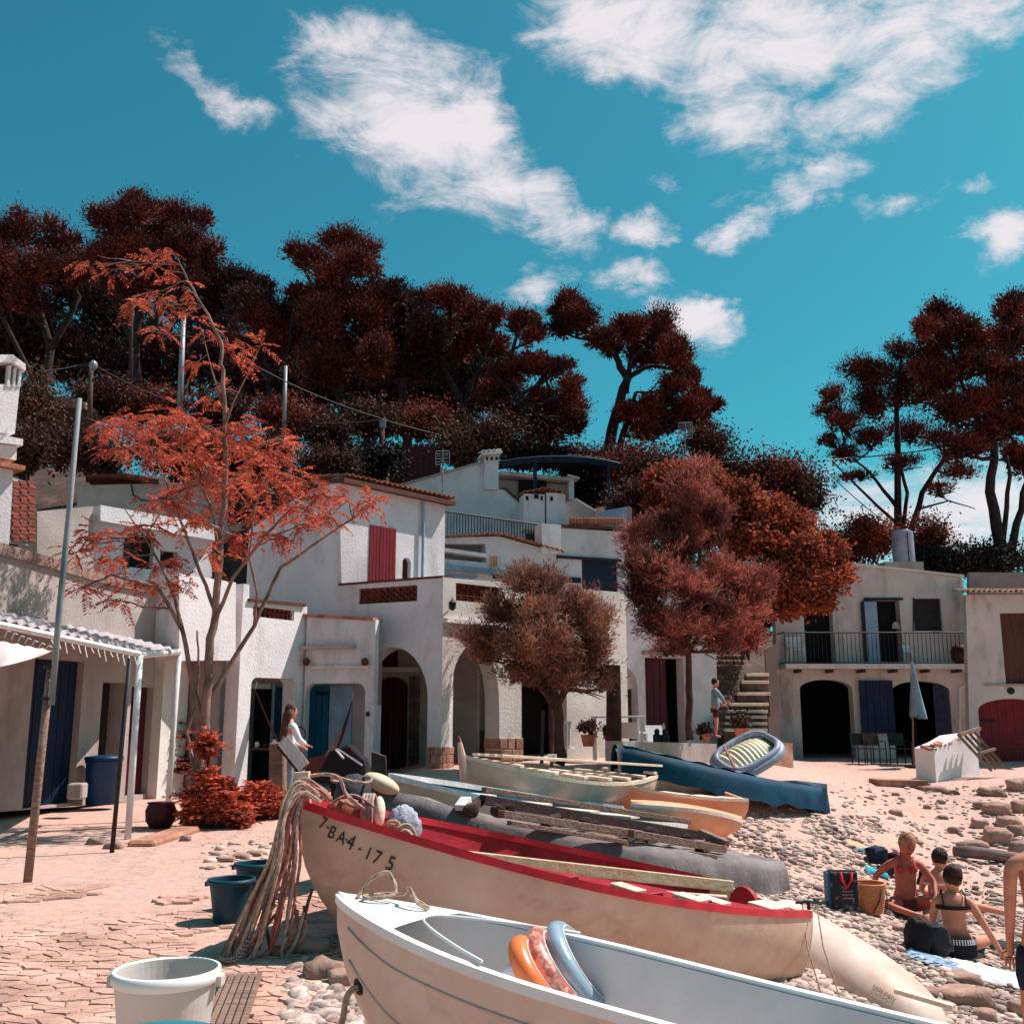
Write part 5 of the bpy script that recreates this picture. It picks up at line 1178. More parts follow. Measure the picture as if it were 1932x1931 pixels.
# ------------------------------------------------------------------ boats
class Hull:
    def __init__(s, bow, stern, beam, tr=.7, sag=.12, bowrise=.0, full=.5, ts=.14, vee=.9, zk=None, th=.035, floor=.12, double=False, heel=.0):
        s.heel = heel
        s.bow = V3(bow); s.stern = V3(stern); a = s.stern - s.bow; s.L = V3((a.x, a.y, 0)).length
        s.a = V3((a.x, a.y, 0)).normalized(); n = V3((-s.a.y, s.a.x, 0)); mid = (s.bow + s.stern)/2
        if n.dot(CAM - mid) < 0: n = -n
        s.n = n; s.beam = beam; s.tr = tr; s.sag = sag; s.br = bowrise; s.full = full; s.ts = ts; s.vee = vee; s.th = th; s.floor = floor; s.double = double
        g0 = s.bow + s.a*s.L*.15; g1 = s.stern
        s.k0 = (zk[0] if zk else gz(g0.x, g0.y) + .03); s.k1 = (zk[1] if zk else gz(g1.x, g1.y) + .03)
    def hb(s, t):
        h = s.beam/2
        if t < s.full: return h*max(.012, sin(pi/2*t/s.full)**.78)
        u = (t - s.full)/(1 - s.full)
        if s.double: return h*max(.012, cos(pi/2*u)**.78)
        return h*(1 - (1 - s.tr)*u**1.8)
    def sz(s, t): return lerp(s.bow.z, s.stern.z, t) - s.sag*4*t*(1-t) + s.br*max(0, 1 - t/.3)**2*0 - s.br*(1-(1-t)**2)*(1-t)
    def kz(s, t):
        k = lerp(s.k0, s.k1, t); z = s.sz(t)
        if t < s.ts: return z - (z - k)*max(.02, (t/s.ts))**.42
        if s.double and t > 1 - s.ts: return z - (z - k)*max(.02, ((1-t)/s.ts))**.42
        return k
    def pt(s, t, side, v, inner=0.0):
        b = max(.004, s.hb(t) - inner); z0 = s.kz(t); z1 = s.sz(t)
        y = b*sin(v*pi/2)**s.vee; z = z0 + (z1 - z0)*(1 - cos(v*pi/2))**.85
        if inner: z = max(z, min(z0 + s.floor, z1 - .02))
        p = s.bow + s.a*(s.L*t); p = p + s.n*(side*y); return V3((p.x, p.y, z - side*y*s.heel))
    def nrm(s, t, side, v):
        a = s.pt(t+.01, side, v) - s.pt(t-.01, side, v); b = s.pt(t, side, min(1, v+.02)) - s.pt(t, side, v-.02)
        n = a.cross(b).normalized(); return n if n.dot(s.n*side) > 0 else -n
    def build(s, t, mo, mi, mg, gw=.05, gh=.035, ns=36, nv=10, gname='gunwale', gl=None):
        ts_ = [ (i/ns)**1.25 for i in range(ns+1)]
        o = MB()
        for side in (-1, 1):
            o.grid([s.pt(q, side, j/nv) for q in ts_ for j in range(nv+1)], ns+1, nv+1, flip=(side < 0))
        o.build('hull', mo, t, smooth=True)
        i_ = MB()
        for side in (-1, 1):
            i_.grid([s.pt(q, side, j/nv, s.th) for q in ts_ for j in range(nv+1)], ns+1, nv+1, flip=(side > 0))
        i_.build('inner_hull', mi, t, smooth=True)
        if not s.double:
            sec = [s.pt(1, -1, j/nv) for j in range(nv, 0, -1)] + [s.pt(1, 1, j/nv) for j in range(0, nv+1)]
            k = len(sec); b2 = MB(); b2.add([q + s.a*.012 for q in sec] + [q - s.a*.03 for q in sec], [tuple(range(k)), tuple(range(2*k-1, k-1, -1))] + [(i, i+k, (i+1)%k+k, (i+1)%k) for i in range(k)])
            b2.build('transom', mo, t)
        g = MB()
        for side in (-1, 1):
            vs = []
            for q in ts_:
                p = s.pt(q, side, 1); z = V3((0,0,1)); w = min(gw, s.hb(q)*.9 + .012)
                vs += [p + s.n*side*.012 + z*-gh*.6, p + s.n*side*.012 + z*gh*.5, p - s.n*side*(w-.012) + z*gh*.5, p - s.n*side*(w-.012) - z*gh*.6]
            m = len(ts_); fs = [(i*4+k, i*4+(k+1)%4, (i+1)*4+(k+1)%4, (i+1)*4+k) for i in range(m-1) for k in range(4)] + [(3,2,1,0), ((m-1)*4, (m-1)*4+1, (m-1)*4+2, (m-1)*4+3)]
            g.add(vs, fs)
        g.build(gname, mg, t)
        return s
    def thwart(s, par, t, w, m, drop=.05, th=.03, name='thwart', side0=-1, side1=1):
        c_ = (s.pt(t,-1,1)+s.pt(t,1,1))/2; a = c_ + (s.pt(t, side0, 1)-c_)*.90; b = c_ + (s.pt(t, side1, 1)-c_)*.90
        a.z = b.z = s.sz(t) - drop
        return MB().beam(a, b, w, th).build(name, m, par, bevel=.004)
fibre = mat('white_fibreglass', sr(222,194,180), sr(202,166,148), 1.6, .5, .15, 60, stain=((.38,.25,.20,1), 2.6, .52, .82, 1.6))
fibre_in = mat('grey_fibreglass', sr(214,208,206), sr(190,184,184), 1.2, .6, .1, 60)
creamh = mat('cream_boat_paint', sr(220,190,172), sr(196,158,138), 1.6, .65, .2, 40, stain=((.34,.19,.14,1), 2.6, .52, .80, 1.6))
redin = mat('crimson_boat_paint', sr(170,24,42), sr(132,16,30), 3.5, .6, .3, 30, stain=((.30,.12,.10,1), 7, .6, .75, 1))
redrail = mat('red_rail_paint', sr(204,40,58), sr(170,30,44), 5, .5, .1, 50)

# 1. fibreglass dinghy in the foreground
h1 = Hull(P(638,1692,4.6), P(638,1692,4.6) + V3((2.55,-1.98,-.22)), .66, .8, .03, .0, .4, .16, .85, zk=(.10,-.06), th=.03, floor=.08)
t1 = thing('dinghy', h1.pt(.4,1,0), 'white fibreglass dinghy in the foreground with swim rings inside and rope through its bow', 'boat')
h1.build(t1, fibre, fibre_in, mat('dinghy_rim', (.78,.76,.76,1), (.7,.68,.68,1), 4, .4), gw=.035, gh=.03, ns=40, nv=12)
# bow deck and spray lip
dk = MB(); rows = 11; vs = []
for i in range(rows):
    q = .001 + .26*i/(rows-1)
    for j in range(9):
        f = -1 + 2*j/8; p = h1.bow + h1.a*(h1.L*q) + h1.n*(h1.hb(q)*.97*f); end = max(0, (q-.17)/.09)
        qq = q if abs(f) > .9 else q
        vs.append(V3((p.x, p.y, h1.sz(q) + .012 + .012*(1-f*f))))
keep = 7
dk.grid(vs[:keep*9], keep, 9); dk.build('bow_deck', MATS['dinghy_rim'], t1, smooth=True)
lip = []
q0 = .001 + .26*(keep-1)/(rows-1)
for j in range(17):
    f = -1 + 2*j/16; q = q0 + .16*abs(f)**2.2; p = h1.bow + h1.a*(h1.L*q) + h1.n*(h1.hb(q)*.93*f); lip.append(V3((p.x, p.y, h1.sz(q)+.03)))
MB().tube(lip, .006, 6).build('deck_lip', MATS['dinghy_rim'], t1, smooth=True)
for v_ in (.86, .62):   # moulded strakes along the side
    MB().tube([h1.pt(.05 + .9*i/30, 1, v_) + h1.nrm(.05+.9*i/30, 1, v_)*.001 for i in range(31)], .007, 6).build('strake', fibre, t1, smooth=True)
hc = h1.pt(.075, 1, .55); hn = h1.nrm(.075, 1, .55)
Rh = hn.to_track_quat('Z', 'Y').to_matrix()
MB().lathe([(.026,-.01),(.034,.0),(.030,.012),(.020,.012),(.020,.0)], hc, 18, Rh, True, False).build('bow_eye', M['iron'], t1, smooth=True)
MB().lathe([(.0195,.002),(.0001,.0025)], hc, 14, Rh, False, False).build('eye_hole', M['dark'], t1)
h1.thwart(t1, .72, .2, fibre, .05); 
for (qa, qb, vv) in ((.34,.42,.80),):
    a_ = h1.pt(qa,1,vv) + h1.nrm(qa,1,vv)*.012; b_ = h1.pt(qb,1,vv-.04) + h1.nrm(qb,1,vv)*.012; mid = (a_+b_)/2 + V3((0,-.02,-.16))
    MB().tube(bez(a_, mid, b_, 12), .006, 5).build('grab_rope', M['woodd'], t1, smooth=True)
    for q_ in (a_, b_): MB().ell(q_, (.012,.012,.012)).build('rope_stop', M['iron'], t1)
def rope(name, label, pts, r, m, n=6, twist=True, cat='rope', sub=10, tagit=True, parent=None):
    pts = [V3(p) for p in pts]; fine = []
    for i in range(len(pts)-1):
        p0 = pts[max(0,i-1)]; p1 = pts[i]; p2 = pts[i+1]; p3 = pts[min(len(pts)-1, i+2)]
        for k in range(sub):
            t = k/sub; fine.append(.5*((2*p1) + (p2-p0)*t + (2*p0-5*p1+4*p2-p3)*t*t + (3*p1-p0-3*p2+p3)*t*t*t))
    fine.append(pts[-1]); b = MB()
    if twist and r > .006:
        L0 = 0; prev = fine[0]; tot = []
        for ph in (0, pi*2/3, pi*4/3):
            st = []; L0 = 0; prev = fine[0]
            for i, p in enumerate(fine):
                L0 += (p-prev).length; prev = p
                d = (fine[min(i+1,len(fine)-1)] - fine[max(i-1,0)]).normalized(); sd = d.orthogonal().normalized() if abs(d.z) > .99 else d.cross(V3((0,0,1))).normalized(); u = d.cross(sd)
                an = L0/(r*5) + ph; st.append(p + (sd*cos(an) + u*sin(an))*r*.5)
            b.tube(st, r*.58, 5)
    else: b.tube(fine, r, n)
    o = b.build(name, m, parent, tag=(label, cat) if (tagit and parent is None) else None, smooth=True); return o
ropem = mat('hemp_rope', sr(212,184,160), sr(160,124,106), 40, .9, .5, 120)
ropegrey = mat('weathered_rope', sr(204,172,160), sr(146,112,104), 30, .9, .5, 120)
ropered = mat('red_faded_rope', sr(206,136,124), sr(160,92,86), 30, .9, .5, 120)
rope('bow_rope', 'frayed hemp rope hanging down from the eye at the dinghy bow', [hc + hn*.0, hc + hn*.035 + V3((-.01,0,-.02)), hc + hn*.03 + V3((-.03,-.02,-.10)), hc + V3((-.09,-.05,-.28)), hc + V3((-.12,-.06,-.5))], .013, ropem)
dd = h1.pt(.06,0,1)+V3((0,0,.03))
rope('painter_rope', 'pale rope looped and knotted on the dinghy bow deck', [dd+V3((-.06,.02,0)), dd+V3((-.02,.05,.06)), dd+V3((.06,.04,.10)), dd+V3((.10,.0,.03)), dd+V3((.03,-.03,.01)), dd+V3((-.03,0,.012)), dd+V3((.05,.05,.014)), dd+V3((.13,.0,.02)), dd+V3((.16,-.04,.05)), dd+V3((.20,-.09,.0)), dd+V3((.24,-.06,-.02)), dd+V3((.16,.0,.01))], .008, ropem)
# swim rings
nrm_ = V3((.80,-.16,.58)).normalized()
def ringobj(px, py, Y, R_, r_, m, label, nm='swim_ring', patt=None, group='swim rings in the dinghy'):
    c = P(px, py, Y); Rm = nrm_.to_track_quat('Z','Y').to_matrix(); t = thing(nm, c, label, 'swim ring', group)
    nu, nv_ = 48, 14; vs = []; fs = []
    for i in range(nu):
        for j in range(nv_):
            a = 2*pi*i/nu; b = 2*pi*j/nv_; wr = 1 + .035*sin(a*19)*max(0, -cos(b)) 
            vs.append(c + Rm @ V3(((R_+r_*cos(b)*wr)*cos(a), (R_+r_*cos(b)*wr)*sin(a), r_*1.0*sin(b)*wr)))
            fs.append((i*nv_+j, ((i+1)%nu)*nv_+j, ((i+1)%nu)*nv_+(j+1)%nv_, i*nv_+(j+1)%nv_))
    MB().add(vs, fs).build('tube', m, t, smooth=True)
    MB().tube([c + Rm @ V3(((R_)*cos(a), R_*sin(a), r_*1.02)) for a in [2*pi*i/40 for i in range(40)]], .003, 4, closed=True).build('seam', M['whitep'], t)
    v0 = c + Rm @ V3((R_*.7, -R_*.7, -r_*1.0)); MB().lathe([(.012,0),(.010,.02)], v0, 10, Rm).build('valve', M['whitep'], t)
    return t, c, Rm
ora = mat('orange_vinyl', sr(246,130,66), sr(236,110,52), 3, .3, .1, 20, spec=.6); 
pk = mat('patterned_vinyl', sr(226,160,140), sr(180,96,84), 26, .3, lo=.45, hi=.55, spec=.6, stain=((.30,.12,.08,1), 22, .56, .60, 1)); grv = mat('clear_grey_vinyl', sr(150,168,180), sr(126,146,162), 6, .25, .2, 14, spec=.6)
ringobj(1012, 1836, 4.08, .110, .040, ora, 'orange inflatable swim ring, leftmost of the three in the dinghy')
t_, c_, R__ = ringobj(1050, 1830, 4.16, .135, .040, pk, 'pink swim ring with smiling faces print, middle of the three')
for a0 in (1.9, 2.5, 3.1, 3.7):   # printed round smiling faces
    cc = c_ + R__ @ V3((.143*cos(a0), .143*sin(a0), -.038)); 
    for rad, mm_ in ((.022, 'orange'), ):
        MB().tube([cc + R__ @ V3((rad*cos(x), rad*sin(x), -.003)) for x in [2*pi*i/18 for i in range(18)]], .0022, 4, closed=True).build('face_print', M['maroon'], t_)
    MB().tube([cc + R__ @ V3((.012*cos(x), .012*sin(x), -.004)) for x in [pi*1.1+ .8*pi*i/8 for i in range(9)]], .0018, 4).build('smile_print', M['maroon'], t_)
    for sx in (-.008,.008): MB().ell(cc + R__ @ V3((sx,.006,-.004)), (.003,.003,.003), None, 6, 4).build('eye_print', M['maroon'], t_)
ringobj(1094, 1828, 4.25, .160, .040, grv, 'pale blue grey clear swim ring, rightmost of the three')
lf = P(965, 1835, 4.0); MB().ell(lf, (.03,.02,.035), Matrix.Rotation(.5,3,'Y')).ell(lf+V3((.02,0,.02)), (.012,.012,.03)).build('toy_shoe', M['whitec'], None, tag=('small white and red beach shoe left of the orange swim ring', 'shoe'), smooth=True)

# 2. white boat with crimson inside
h2 = Hull(P(562,1514,6.6), P(1430,1690,8.98), 2.15, .50, -.02, .16, .46, .17, .8, th=.035, floor=.16, heel=.11, zk=(.02, -.72))
t2 = thing('rowing_boat', h2.pt(.4,1,0), 'cream wooden boat with crimson inside and rail, black registration letters at the bow', 'boat')
h2.build(t2, creamh, redin, redrail, gw=.06, gh=.045, ns=44, nv=12)
for t__ in (.34,.50,.62,.80): h2.thwart(t2, t__, .16, redin, .10)
for q, w_ in ((.455,.10),(.60,.10),(.665,.10),(.865,.2)):
    a_ = h2.pt(q,1,1,.0) + V3((0,0,.02)); b_ = a_ - h2.n*.28 + V3((0,0,.02)); MB().beam(a_ - h2.n*.04, b_, w_, .03).build('thwart_end', M['woodp'], t2, bevel=.004)
# plank lying in the boat
pa_ = P(852,1614,7.25); pb2 = P(1382,1672,8.55)
tp = MB().beam(pa_, pb2, .04, .085); tp.build('long_plank', mat('pale_plank', sr(214,190,156), sr(184,156,124), 2, .8, .3, 30, streak=(1,9,9)), None, tag=('long pale plank lying on edge along the inside of the crimson boat', 'plank'), bevel=.006)
rope('oar_pole', 'thin pale pole lying beside the near thwart ends of the crimson boat', [P(1000,1668,7.5), P(1370,1692,8.3)], .016, M['woodp'], twist=False, cat='pole')
# registration 7-BA4-175 following the hull side
def glyph(ch):
    cu = bpy.data.curves.new('t', 'FONT'); cu.body = ch; cu.size = 1; cu.extrude = .01; o = bpy.data.objects.new('t', cu); col.objects.link(o)
    bpy.context.view_layer.update(); me = bpy.data.meshes.new_from_object(o.evaluated_get(bpy.context.evaluated_depsgraph_get()))
    v = [tuple(x.co) for x in me.vertices]; f = [tuple(p.vertices) for p in me.polygons]
    bpy.data.objects.remove(o); return v, f
inkm = mat('black_lettering', (.02,.018,.02,1), (.015,.012,.015,1), 5, .6)
def hull_text(par, H, chars, side=1, size=.12):
    """chars: (character, pixel x, pixel y centre, scale)"""
    for ch, px, py, sc in chars:
        best = None
        for i in range(2, 130):
            for j in range(20, 100, 2):
                p = H.pt(i/200, side, j/100); d = p - CAM; x = d.x; dep = d.y*CT + d.z*ST; up = -d.y*ST + d.z*CT
                X = 966 + F*x/dep; Y_ = 966 - F*up/dep; e = (X-px)**2 + (Y_-py)**2
                if best is None or e < best[0]: best = (e, i/200, j/100)
        _, t, v = best; c = H.pt(t, side, v); n = H.nrm(t, side, v); ax = (H.pt(t+.02, side, v) - H.pt(t-.02, side, v)).normalized()
        upv = n.cross(ax) if n.cross(ax).z > 0 else ax.cross(n)
        if ax.x < 0: ax = -ax
        vs, fs = glyph(ch); a = np.array(vs); cx = (a[:,0].min()+a[:,0].max())/2; cy = (a[:,1].min()+a[:,1].max())/2; s_ = size*sc
        MB().add([c + ax*((x-cx)*s_*.8) + upv*((y-cy)*s_) + n*(.006 + z*s_) for x, y, z in vs], fs).build('letter' if ch.isalpha() else ('numeral' if ch.isdigit() else 'dash'), inkm, par)
hull_text(t2, h2, [('7',610,1552,.95),('-',622,1561,.8),('B',630,1571,.95),('A',645,1579,.95),('-',654,1583,.7),('4',665,1590,1.15),('-',679,1601,.9),('1',694,1608,.95),('7',715,1618,1.05),('5',737,1628,1.1)], size=.112)
# stern cleat and its ties
qs = h2.pt(.985, 1, 1) + V3((0,0,.03))
cl = thing('mooring_cleat', qs, 'small iron cleat with hanging ties on the stern of the crimson boat', 'cleat')
MB().tube([qs + V3((-.10,0,.05)), qs + V3((0,0,.06)), qs + V3((.10,0,.04))], .010, 6).tube([qs, qs + V3((0,0,.06))], .014, 6).build('cleat_body', M['iron'], cl)
for dx in (-.05, .06): MB().tube([qs + V3((dx,0,.05)), qs + V3((dx*1.1,-.10,-.25)), qs + V3((dx*1.2+.08,-.20,-.62)), qs + V3((dx*1.2+.12,-.22,-.75))], .006, 5).build('tie_rope', ropem, cl, smooth=True)
tb_ = h2.pt(1,0,1); MB().lathe([(.15,-.02),(.15,.02)], h2.bow + h2.a*h2.L*.96 + V3((0,0,-h2.bow.z + h2.sz(1)-.06)), 24, h2.a.to_track_quat('Z','Y').to_matrix()).build('transom_arch', redin, t2)
# float blocks and fender, bag in the bow
wb_ = P(665,1538,7.0)
fl_ = thing('mooring_float', wb_, 'weathered reddish float wrapped with rope at the bow of the crimson boat', 'float')
Rf = Matrix.Rotation(radians(14),3,'Y') @ Matrix.Rotation(radians(80),3,'X')
fm = mat('faded_float', sr(186,112,88), sr(140,78,62), 12, .85, .4, 40)
MB().ell(wb_ + V3((-.02,0,-.01)), (.155,.09,.115), Matrix.Rotation(.15,3,'Y'), 20, 12).build('float_body', fm, fl_, smooth=True)
MB().ell(wb_ + V3((.17,.02,.02)), (.04,.08,.10), None, 14, 10).build('end_disc', M['woodp'], fl_, smooth=True)
for k in range(4): MB().tube([wb_ + V3((.075+.02*k, .10*cos(x), .125*sin(x)+.005)) for x in [2*pi*i/20 for i in range(20)]], .012, 6, closed=True).build('rope_wrap', ropegrey, fl_, smooth=True)
MB().tube([wb_ + V3(((-.15+.30*i/14), -.09, .06+.075*sin(pi*i/14))) for i in range(15)], .009, 5).build('rope_loop', ropegrey, fl_, smooth=True)
oc = P(702,1582,6.95); MB().ell(oc, (.15,.12,.075), Matrix.Rotation(.25,3,'Y'), 20, 10).build('orange_buoy', mat('coral_buoy', sr(236,112,84), sr(214,90,70), 4, .5), None, tag=('faded orange buoy lying on the bow boards of the crimson boat', 'buoy'), smooth=True)
bc = P(755,1570,7.2)
bag = thing('rope_bag', bc, 'grey plastic sack spilling coiled white rope in the crimson boat', 'bag')
b = MB(); b.ell(bc + V3((.02,.02,.03)), (.115,.10,.14), Matrix.Rotation(-.15,3,'Y'), 22, 18, .09, RND); b.build('sack', mat('grey_sack', sr(176,176,190), sr(130,130,146), 9, .6, .6, 30), bag, smooth=True)
for k in range(7):
    a0 = RND.uniform(0, 6); rr = RND.uniform(.04,.075); c_ = bc + V3((RND.uniform(-.08,.05), -.10 - .01*k, RND.uniform(-.10,.04)))
    MB().tube([c_ + V3((rr*cos(x+a0), .015*sin(3*x), rr*sin(x+a0)*1.15)) for x in [5.2*i/16 for i in range(17)]], .011, 6).build('rope_coil', ropem, bag, smooth=True)

# rope bundle over the bow of boat 2
rt = P(588,1483,6.55)
rb = thing('rope_bundle', rt, 'thick bundle of faded pink and tan ropes hanging over the bow of the crimson boat', 'rope')
stem_top = P(577,1470,6.6); MB().beam(P(572,1530,6.63), P(570,1456,6.63), .07, .09).build('bow_post', creamh, rb)
cols_ = [ropegrey, ropered, ropem, ropegrey, ropered]
for k in range(26):
    f = k/25; ox = RND.uniform(-.06,.03); oy = RND.uniform(-.14,.02)
    top_ = rt + V3((ox, oy, RND.uniform(-.03,.05))); ex = lerp(-.46, -.12, f) + RND.uniform(-.04,.04); ez = -lerp(.92,.98,RND.random()) + .05*abs(f-.3)
    pts = [top_ + V3((.10,.05,-.06)), top_, top_ + V3((-.05+ex*.10,-.05,-.12)), top_ + V3((ex*.36-.01,-.08,-.40)), top_ + V3((ex*.68,-.06+RND.uniform(-.04,.04),-.66)), top_ + V3((ex*1.0,-.02,ez)), top_ + V3((ex*1.0+RND.uniform(.02,.14),.0,ez+RND.uniform(.02,.14))), top_ + V3((ex*.75+.08,.02,-.70))]
    rope('rope_strand', '', pts[:8 if k % 2 else 6], RND.uniform(.008,.0115), cols_[k % 5], parent=rb, sub=6)
rope('bow_line', 'pinkish line running from the bow post to the float of the crimson boat', [rt + V3((-.10,.1,.03)), rt + V3((.0,.1,.06)), rt + V3((.14,.1,.05)), rt + V3((.2,.1,-.06)), rt + V3((.3,.1,-.14)), wb_ + V3((-.08,-.02,.09))], .012, ropegrey)
gc = G(572,1800)
rope('tangled_rope', 'tangle of thin orange net cord lying on the ground under the hanging ropes', [gc + V3((.18*cos(i*1.3)*(1+.4*sin(i)), .15*sin(i*1.3), .01+.008*(i%3))) for i in range(26)], .007, mat('orange_cord', sr(206,140,98), sr(170,100,66), 20, .9), twist=False)
rope('hanging_loop', 'dark weathered rope loop hanging beneath the rope bundle', [rt + V3((-.25,0,-.78)), rt + V3((-.18,0,-1.0)), G(540,1770)+V3((0,0,.03)), G(548,1790)+V3((0,0,.02)), rt + V3((-.06,.02,-.9)), rt + V3((.02,.02,-.6))], .011, mat('dark_rope', sr(130,96,84), sr(90,62,56), 20, .9))
# chain from the ropes to the white tub
ca_ = P(475,1762,5.9); cb2 = P(412,1808,4.95); nC = 26
ch_ = thing('chain', ca_, 'rusty chain stretched from the rope bundle towards the white tub', 'chain')
for k in range(nC):
    p = ca_.lerp(cb2, (k+.5)/nC) + V3((0,0,-.06*sin(pi*k/nC))); d = (cb2-ca_).normalized(); s1 = d.cross(V3((0,0,1))).normalized(); s2 = d.cross(s1)
    w = s1 if k % 2 else s2
    MB().tube([p + d*(.028*cos(x)) + w*(.015*sin(x)) for x in [2*pi*i/10 for i in range(10)]], .0045, 5, closed=True).build('link', M['iron'], ch_, smooth=True)

# tarp lofting for covered boats
def tarp(par, H, m, over=1.04, rise=.05, hang=.2, t0=-.01, t1=1.02, wr=.012, ns=60, nw=22, sagf=.02, hangend=None, far=1):
    vs = []
    for i in range(ns+1):
        t = lerp(t0, t1, i/ns); tc = min(1, max(0.001, t)); base = H.bow + H.a*(H.L*t); hb = max(.05, H.hb(tc)*over); z = H.sz(tc)
        hg = hang*(1 + .05*sin(t*23) + .05*sin(t*41))
        if hangend and t > .93: hg = hangend
        for j in range(nw+1):
            f = -1 + 2*j/nw; s_ = f*1.35
            nz = noise.noise(V3((t*9, f*2.2, H.L)))*wr*2 + noise.noise(V3((t*30, f*6, 1)))*wr
            if abs(s_) <= 1: q = base + H.n*(hb*s_); zz = z - s_*hb*H.heel + .045 + rise*(1-s_*s_) + nz - sagf*abs(sin(t*18))*(1-s_*s_)
            else:
                e = (abs(s_)-1)/.35; q = base + H.n*(np.sign(s_)*(hb + .03 + .03*e + nz*1.2)); zz = z - np.sign(s_)*hb*H.heel + .04 - hg*e
            vs.append(V3((q.x, q.y, zz)))
    return MB().grid(vs, ns+1, nw+1).build('tarpaulin', m, par, smooth=True)
# 3. boat under grey tarpaulin
h3 = Hull(P(655,1484,9.0), P(1392,1622,11.1), 1.55, .7, .06, .05, .42, .12, .8)
t3 = thing('covered_boat', h3.pt(.4,1,0), 'boat under a wrinkled grey tarpaulin carrying the slipway timbers', 'boat')
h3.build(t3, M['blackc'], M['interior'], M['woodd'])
gtarp = mat('grey_tarpaulin', sr(140,128,126), sr(96,88,88), 1.8, .75, .6, 10); tarp(t3, h3, gtarp, rise=.02, hang=.28, wr=.014)
bw_ = P(672,1474,8.7); MB().ell(bw_ + V3((-.02,0,-.10)), (.15,.16,.16), None, 14, 10, .06, RND).build('bow_cover', mat('dark_tarp', sr(66,64,72), sr(44,42,50), 5, .8, .4, 20), t3, smooth=True)
rope('lashing_rope', 'grey lashing rope tied round the nose of the tarpaulin covered boat', [bw_ + V3((.16*cos(x)-.02, -.04+.16*sin(x)*.6-.08, .02+.02*sin(x*2))) for x in [i*.7 for i in range(14)]], .012, ropegrey)
fc = P(720,1478,8.9); MB().ell(fc, (.16,.09,.07), Matrix.Rotation(.42,3,'Y'), 20, 12).build('fender', mat('cream_fender', sr(236,208,178), sr(210,172,142), 5, .7), None, tag=('big cream oval fender lying on the bow of the tarpaulin covered boat', 'fender'), smooth=True)
# 4. blue and white boat behind it
h4 = Hull(P(735,1464,10.4), P(1232,1540,13.2), 1.45, .7, .02, .06, .45, .12, .8, heel=.14)
t4 = thing('rowing_boat', h4.pt(.4,1,0), 'boat with white rail, teal inner side and maroon bow boards, behind the covered boat', 'boat')
h4.build(t4, creamh, M['teal'], M['whitep'], gw=.06, gh=.05)
MB().add([h4.pt(.02,-1,1,.03)+V3((0,0,-.05)), h4.pt(.30,-1,1,.03)+V3((0,0,-.12)), h4.pt(.30,1,1,.03)+V3((0,0,-.12)), h4.pt(.02,1,1,.03)+V3((0,0,-.05))], [(0,1,2,3)]).build('bow_boards', M['maroon'], t4)
for q in (.22,.38,.56,.74): h4.thwart(t4, q, .16, M['whitep'] if q < .3 else M['woodp'], .04)
# 5. cream boat with planks
h5 = Hull(P(872,1426,12.5), P(1232,1454,15.0), 1.3, .3, .13, .12, .5, .10, .75, heel=.06)
t5 = thing('rowing_boat', h5.pt(.4,1,0), 'cream wooden boat with a pointed red tipped stem post and planks laid across', 'boat')
h5.build(t5, creamh, M['woodp'], M['woodp'], gw=.07, gh=.04)
MB().tube([P(878,1470,12.5), P(872,1430,12.5), P(868,1405,12.5), P(865,1388,12.5)], [.06,.05,.03,.010], 8).build('stem_post', creamh, t5)
MB().tube([P(866.5,1400,12.44), P(864.5,1387,12.44)], [.026,.012], 6).build('stem_tip', M['red'], t5)
for i in range(7):
    q = .12 + .12*i; a_ = h5.pt(q,-1,1)+V3((0,0,.05)); b_ = h5.pt(q+.05,1,1)+V3((0,0,.05)); MB().beam(a_, b_, .10, .035).build('cross_plank', M['woodp'], t5, bevel=.004)
for s_ in (-.5,-.1,.35,.75):
    a_ = h5.bow + h5.a*(h5.L*.1) + h5.n*(s_*.35); b_ = h5.bow + h5.a*(h5.L*.98) + h5.n*(s_*.45); a_.z = h5.sz(.1)+.10; b_.z = h5.sz(.98)+.08
    MB().beam(a_, b_, .09, .03).build('long_board', M['woodp'], t5, bevel=.004)
# 6. orange skiff and canoe
orh = mat('orange_boat_paint', sr(238,168,132), sr(222,140,104), 2, .55, .1, 40)
h6 = Hull(P(1130,1466,13.9), P(1378,1497,14.7), .95, .85, .02, .05, .4, .12, .8, heel=.14)
t6 = thing('skiff', h6.pt(.4,1,0), 'small pale orange skiff with red inside and a square stern, beside the navy covered boat', 'boat')
h6.build(t6, orh, M['maroon'], M['woodp'], gw=.05, gh=.035)
for q in (.5,.75,.95): h6.thwart(t6, q, .18, M['woodp'], .06)
h6b = Hull(P(1190,1520,12.9), P(1400,1551,13.8), .55, .3, -.05, 0, .5, .25, .8, double=True)
t6b = thing('canoe', h6b.pt(.4,1,0), 'orange canoe with white rim drawn up in front of the skiff', 'boat')
h6b.build(t6b, orh, M['oldwall'], M['whitep'], gw=.05, gh=.03)
dk6 = MB(); vs = []
for i in range(25):
    q = i/24
    for j in range(7):
        f = -1+2*j/6; p = h6b.bow + h6b.a*(h6b.L*q) + h6b.n*(h6b.hb(min(.999,max(.001,q)))*f*.96); vs.append(V3((p.x,p.y,h6b.sz(q)+.02+.05*(1-f*f))))
dk6.grid(vs,25,7).build('deck', orh, t6b, smooth=True)
for px in (1295,1325,1358): 
    q = P(px, 1530 + (px-1295)*.12, 13.4); MB().lathe([(.018,0),(.014,.02)], q, 8).build('deck_fitting', M['iron'], t6b)
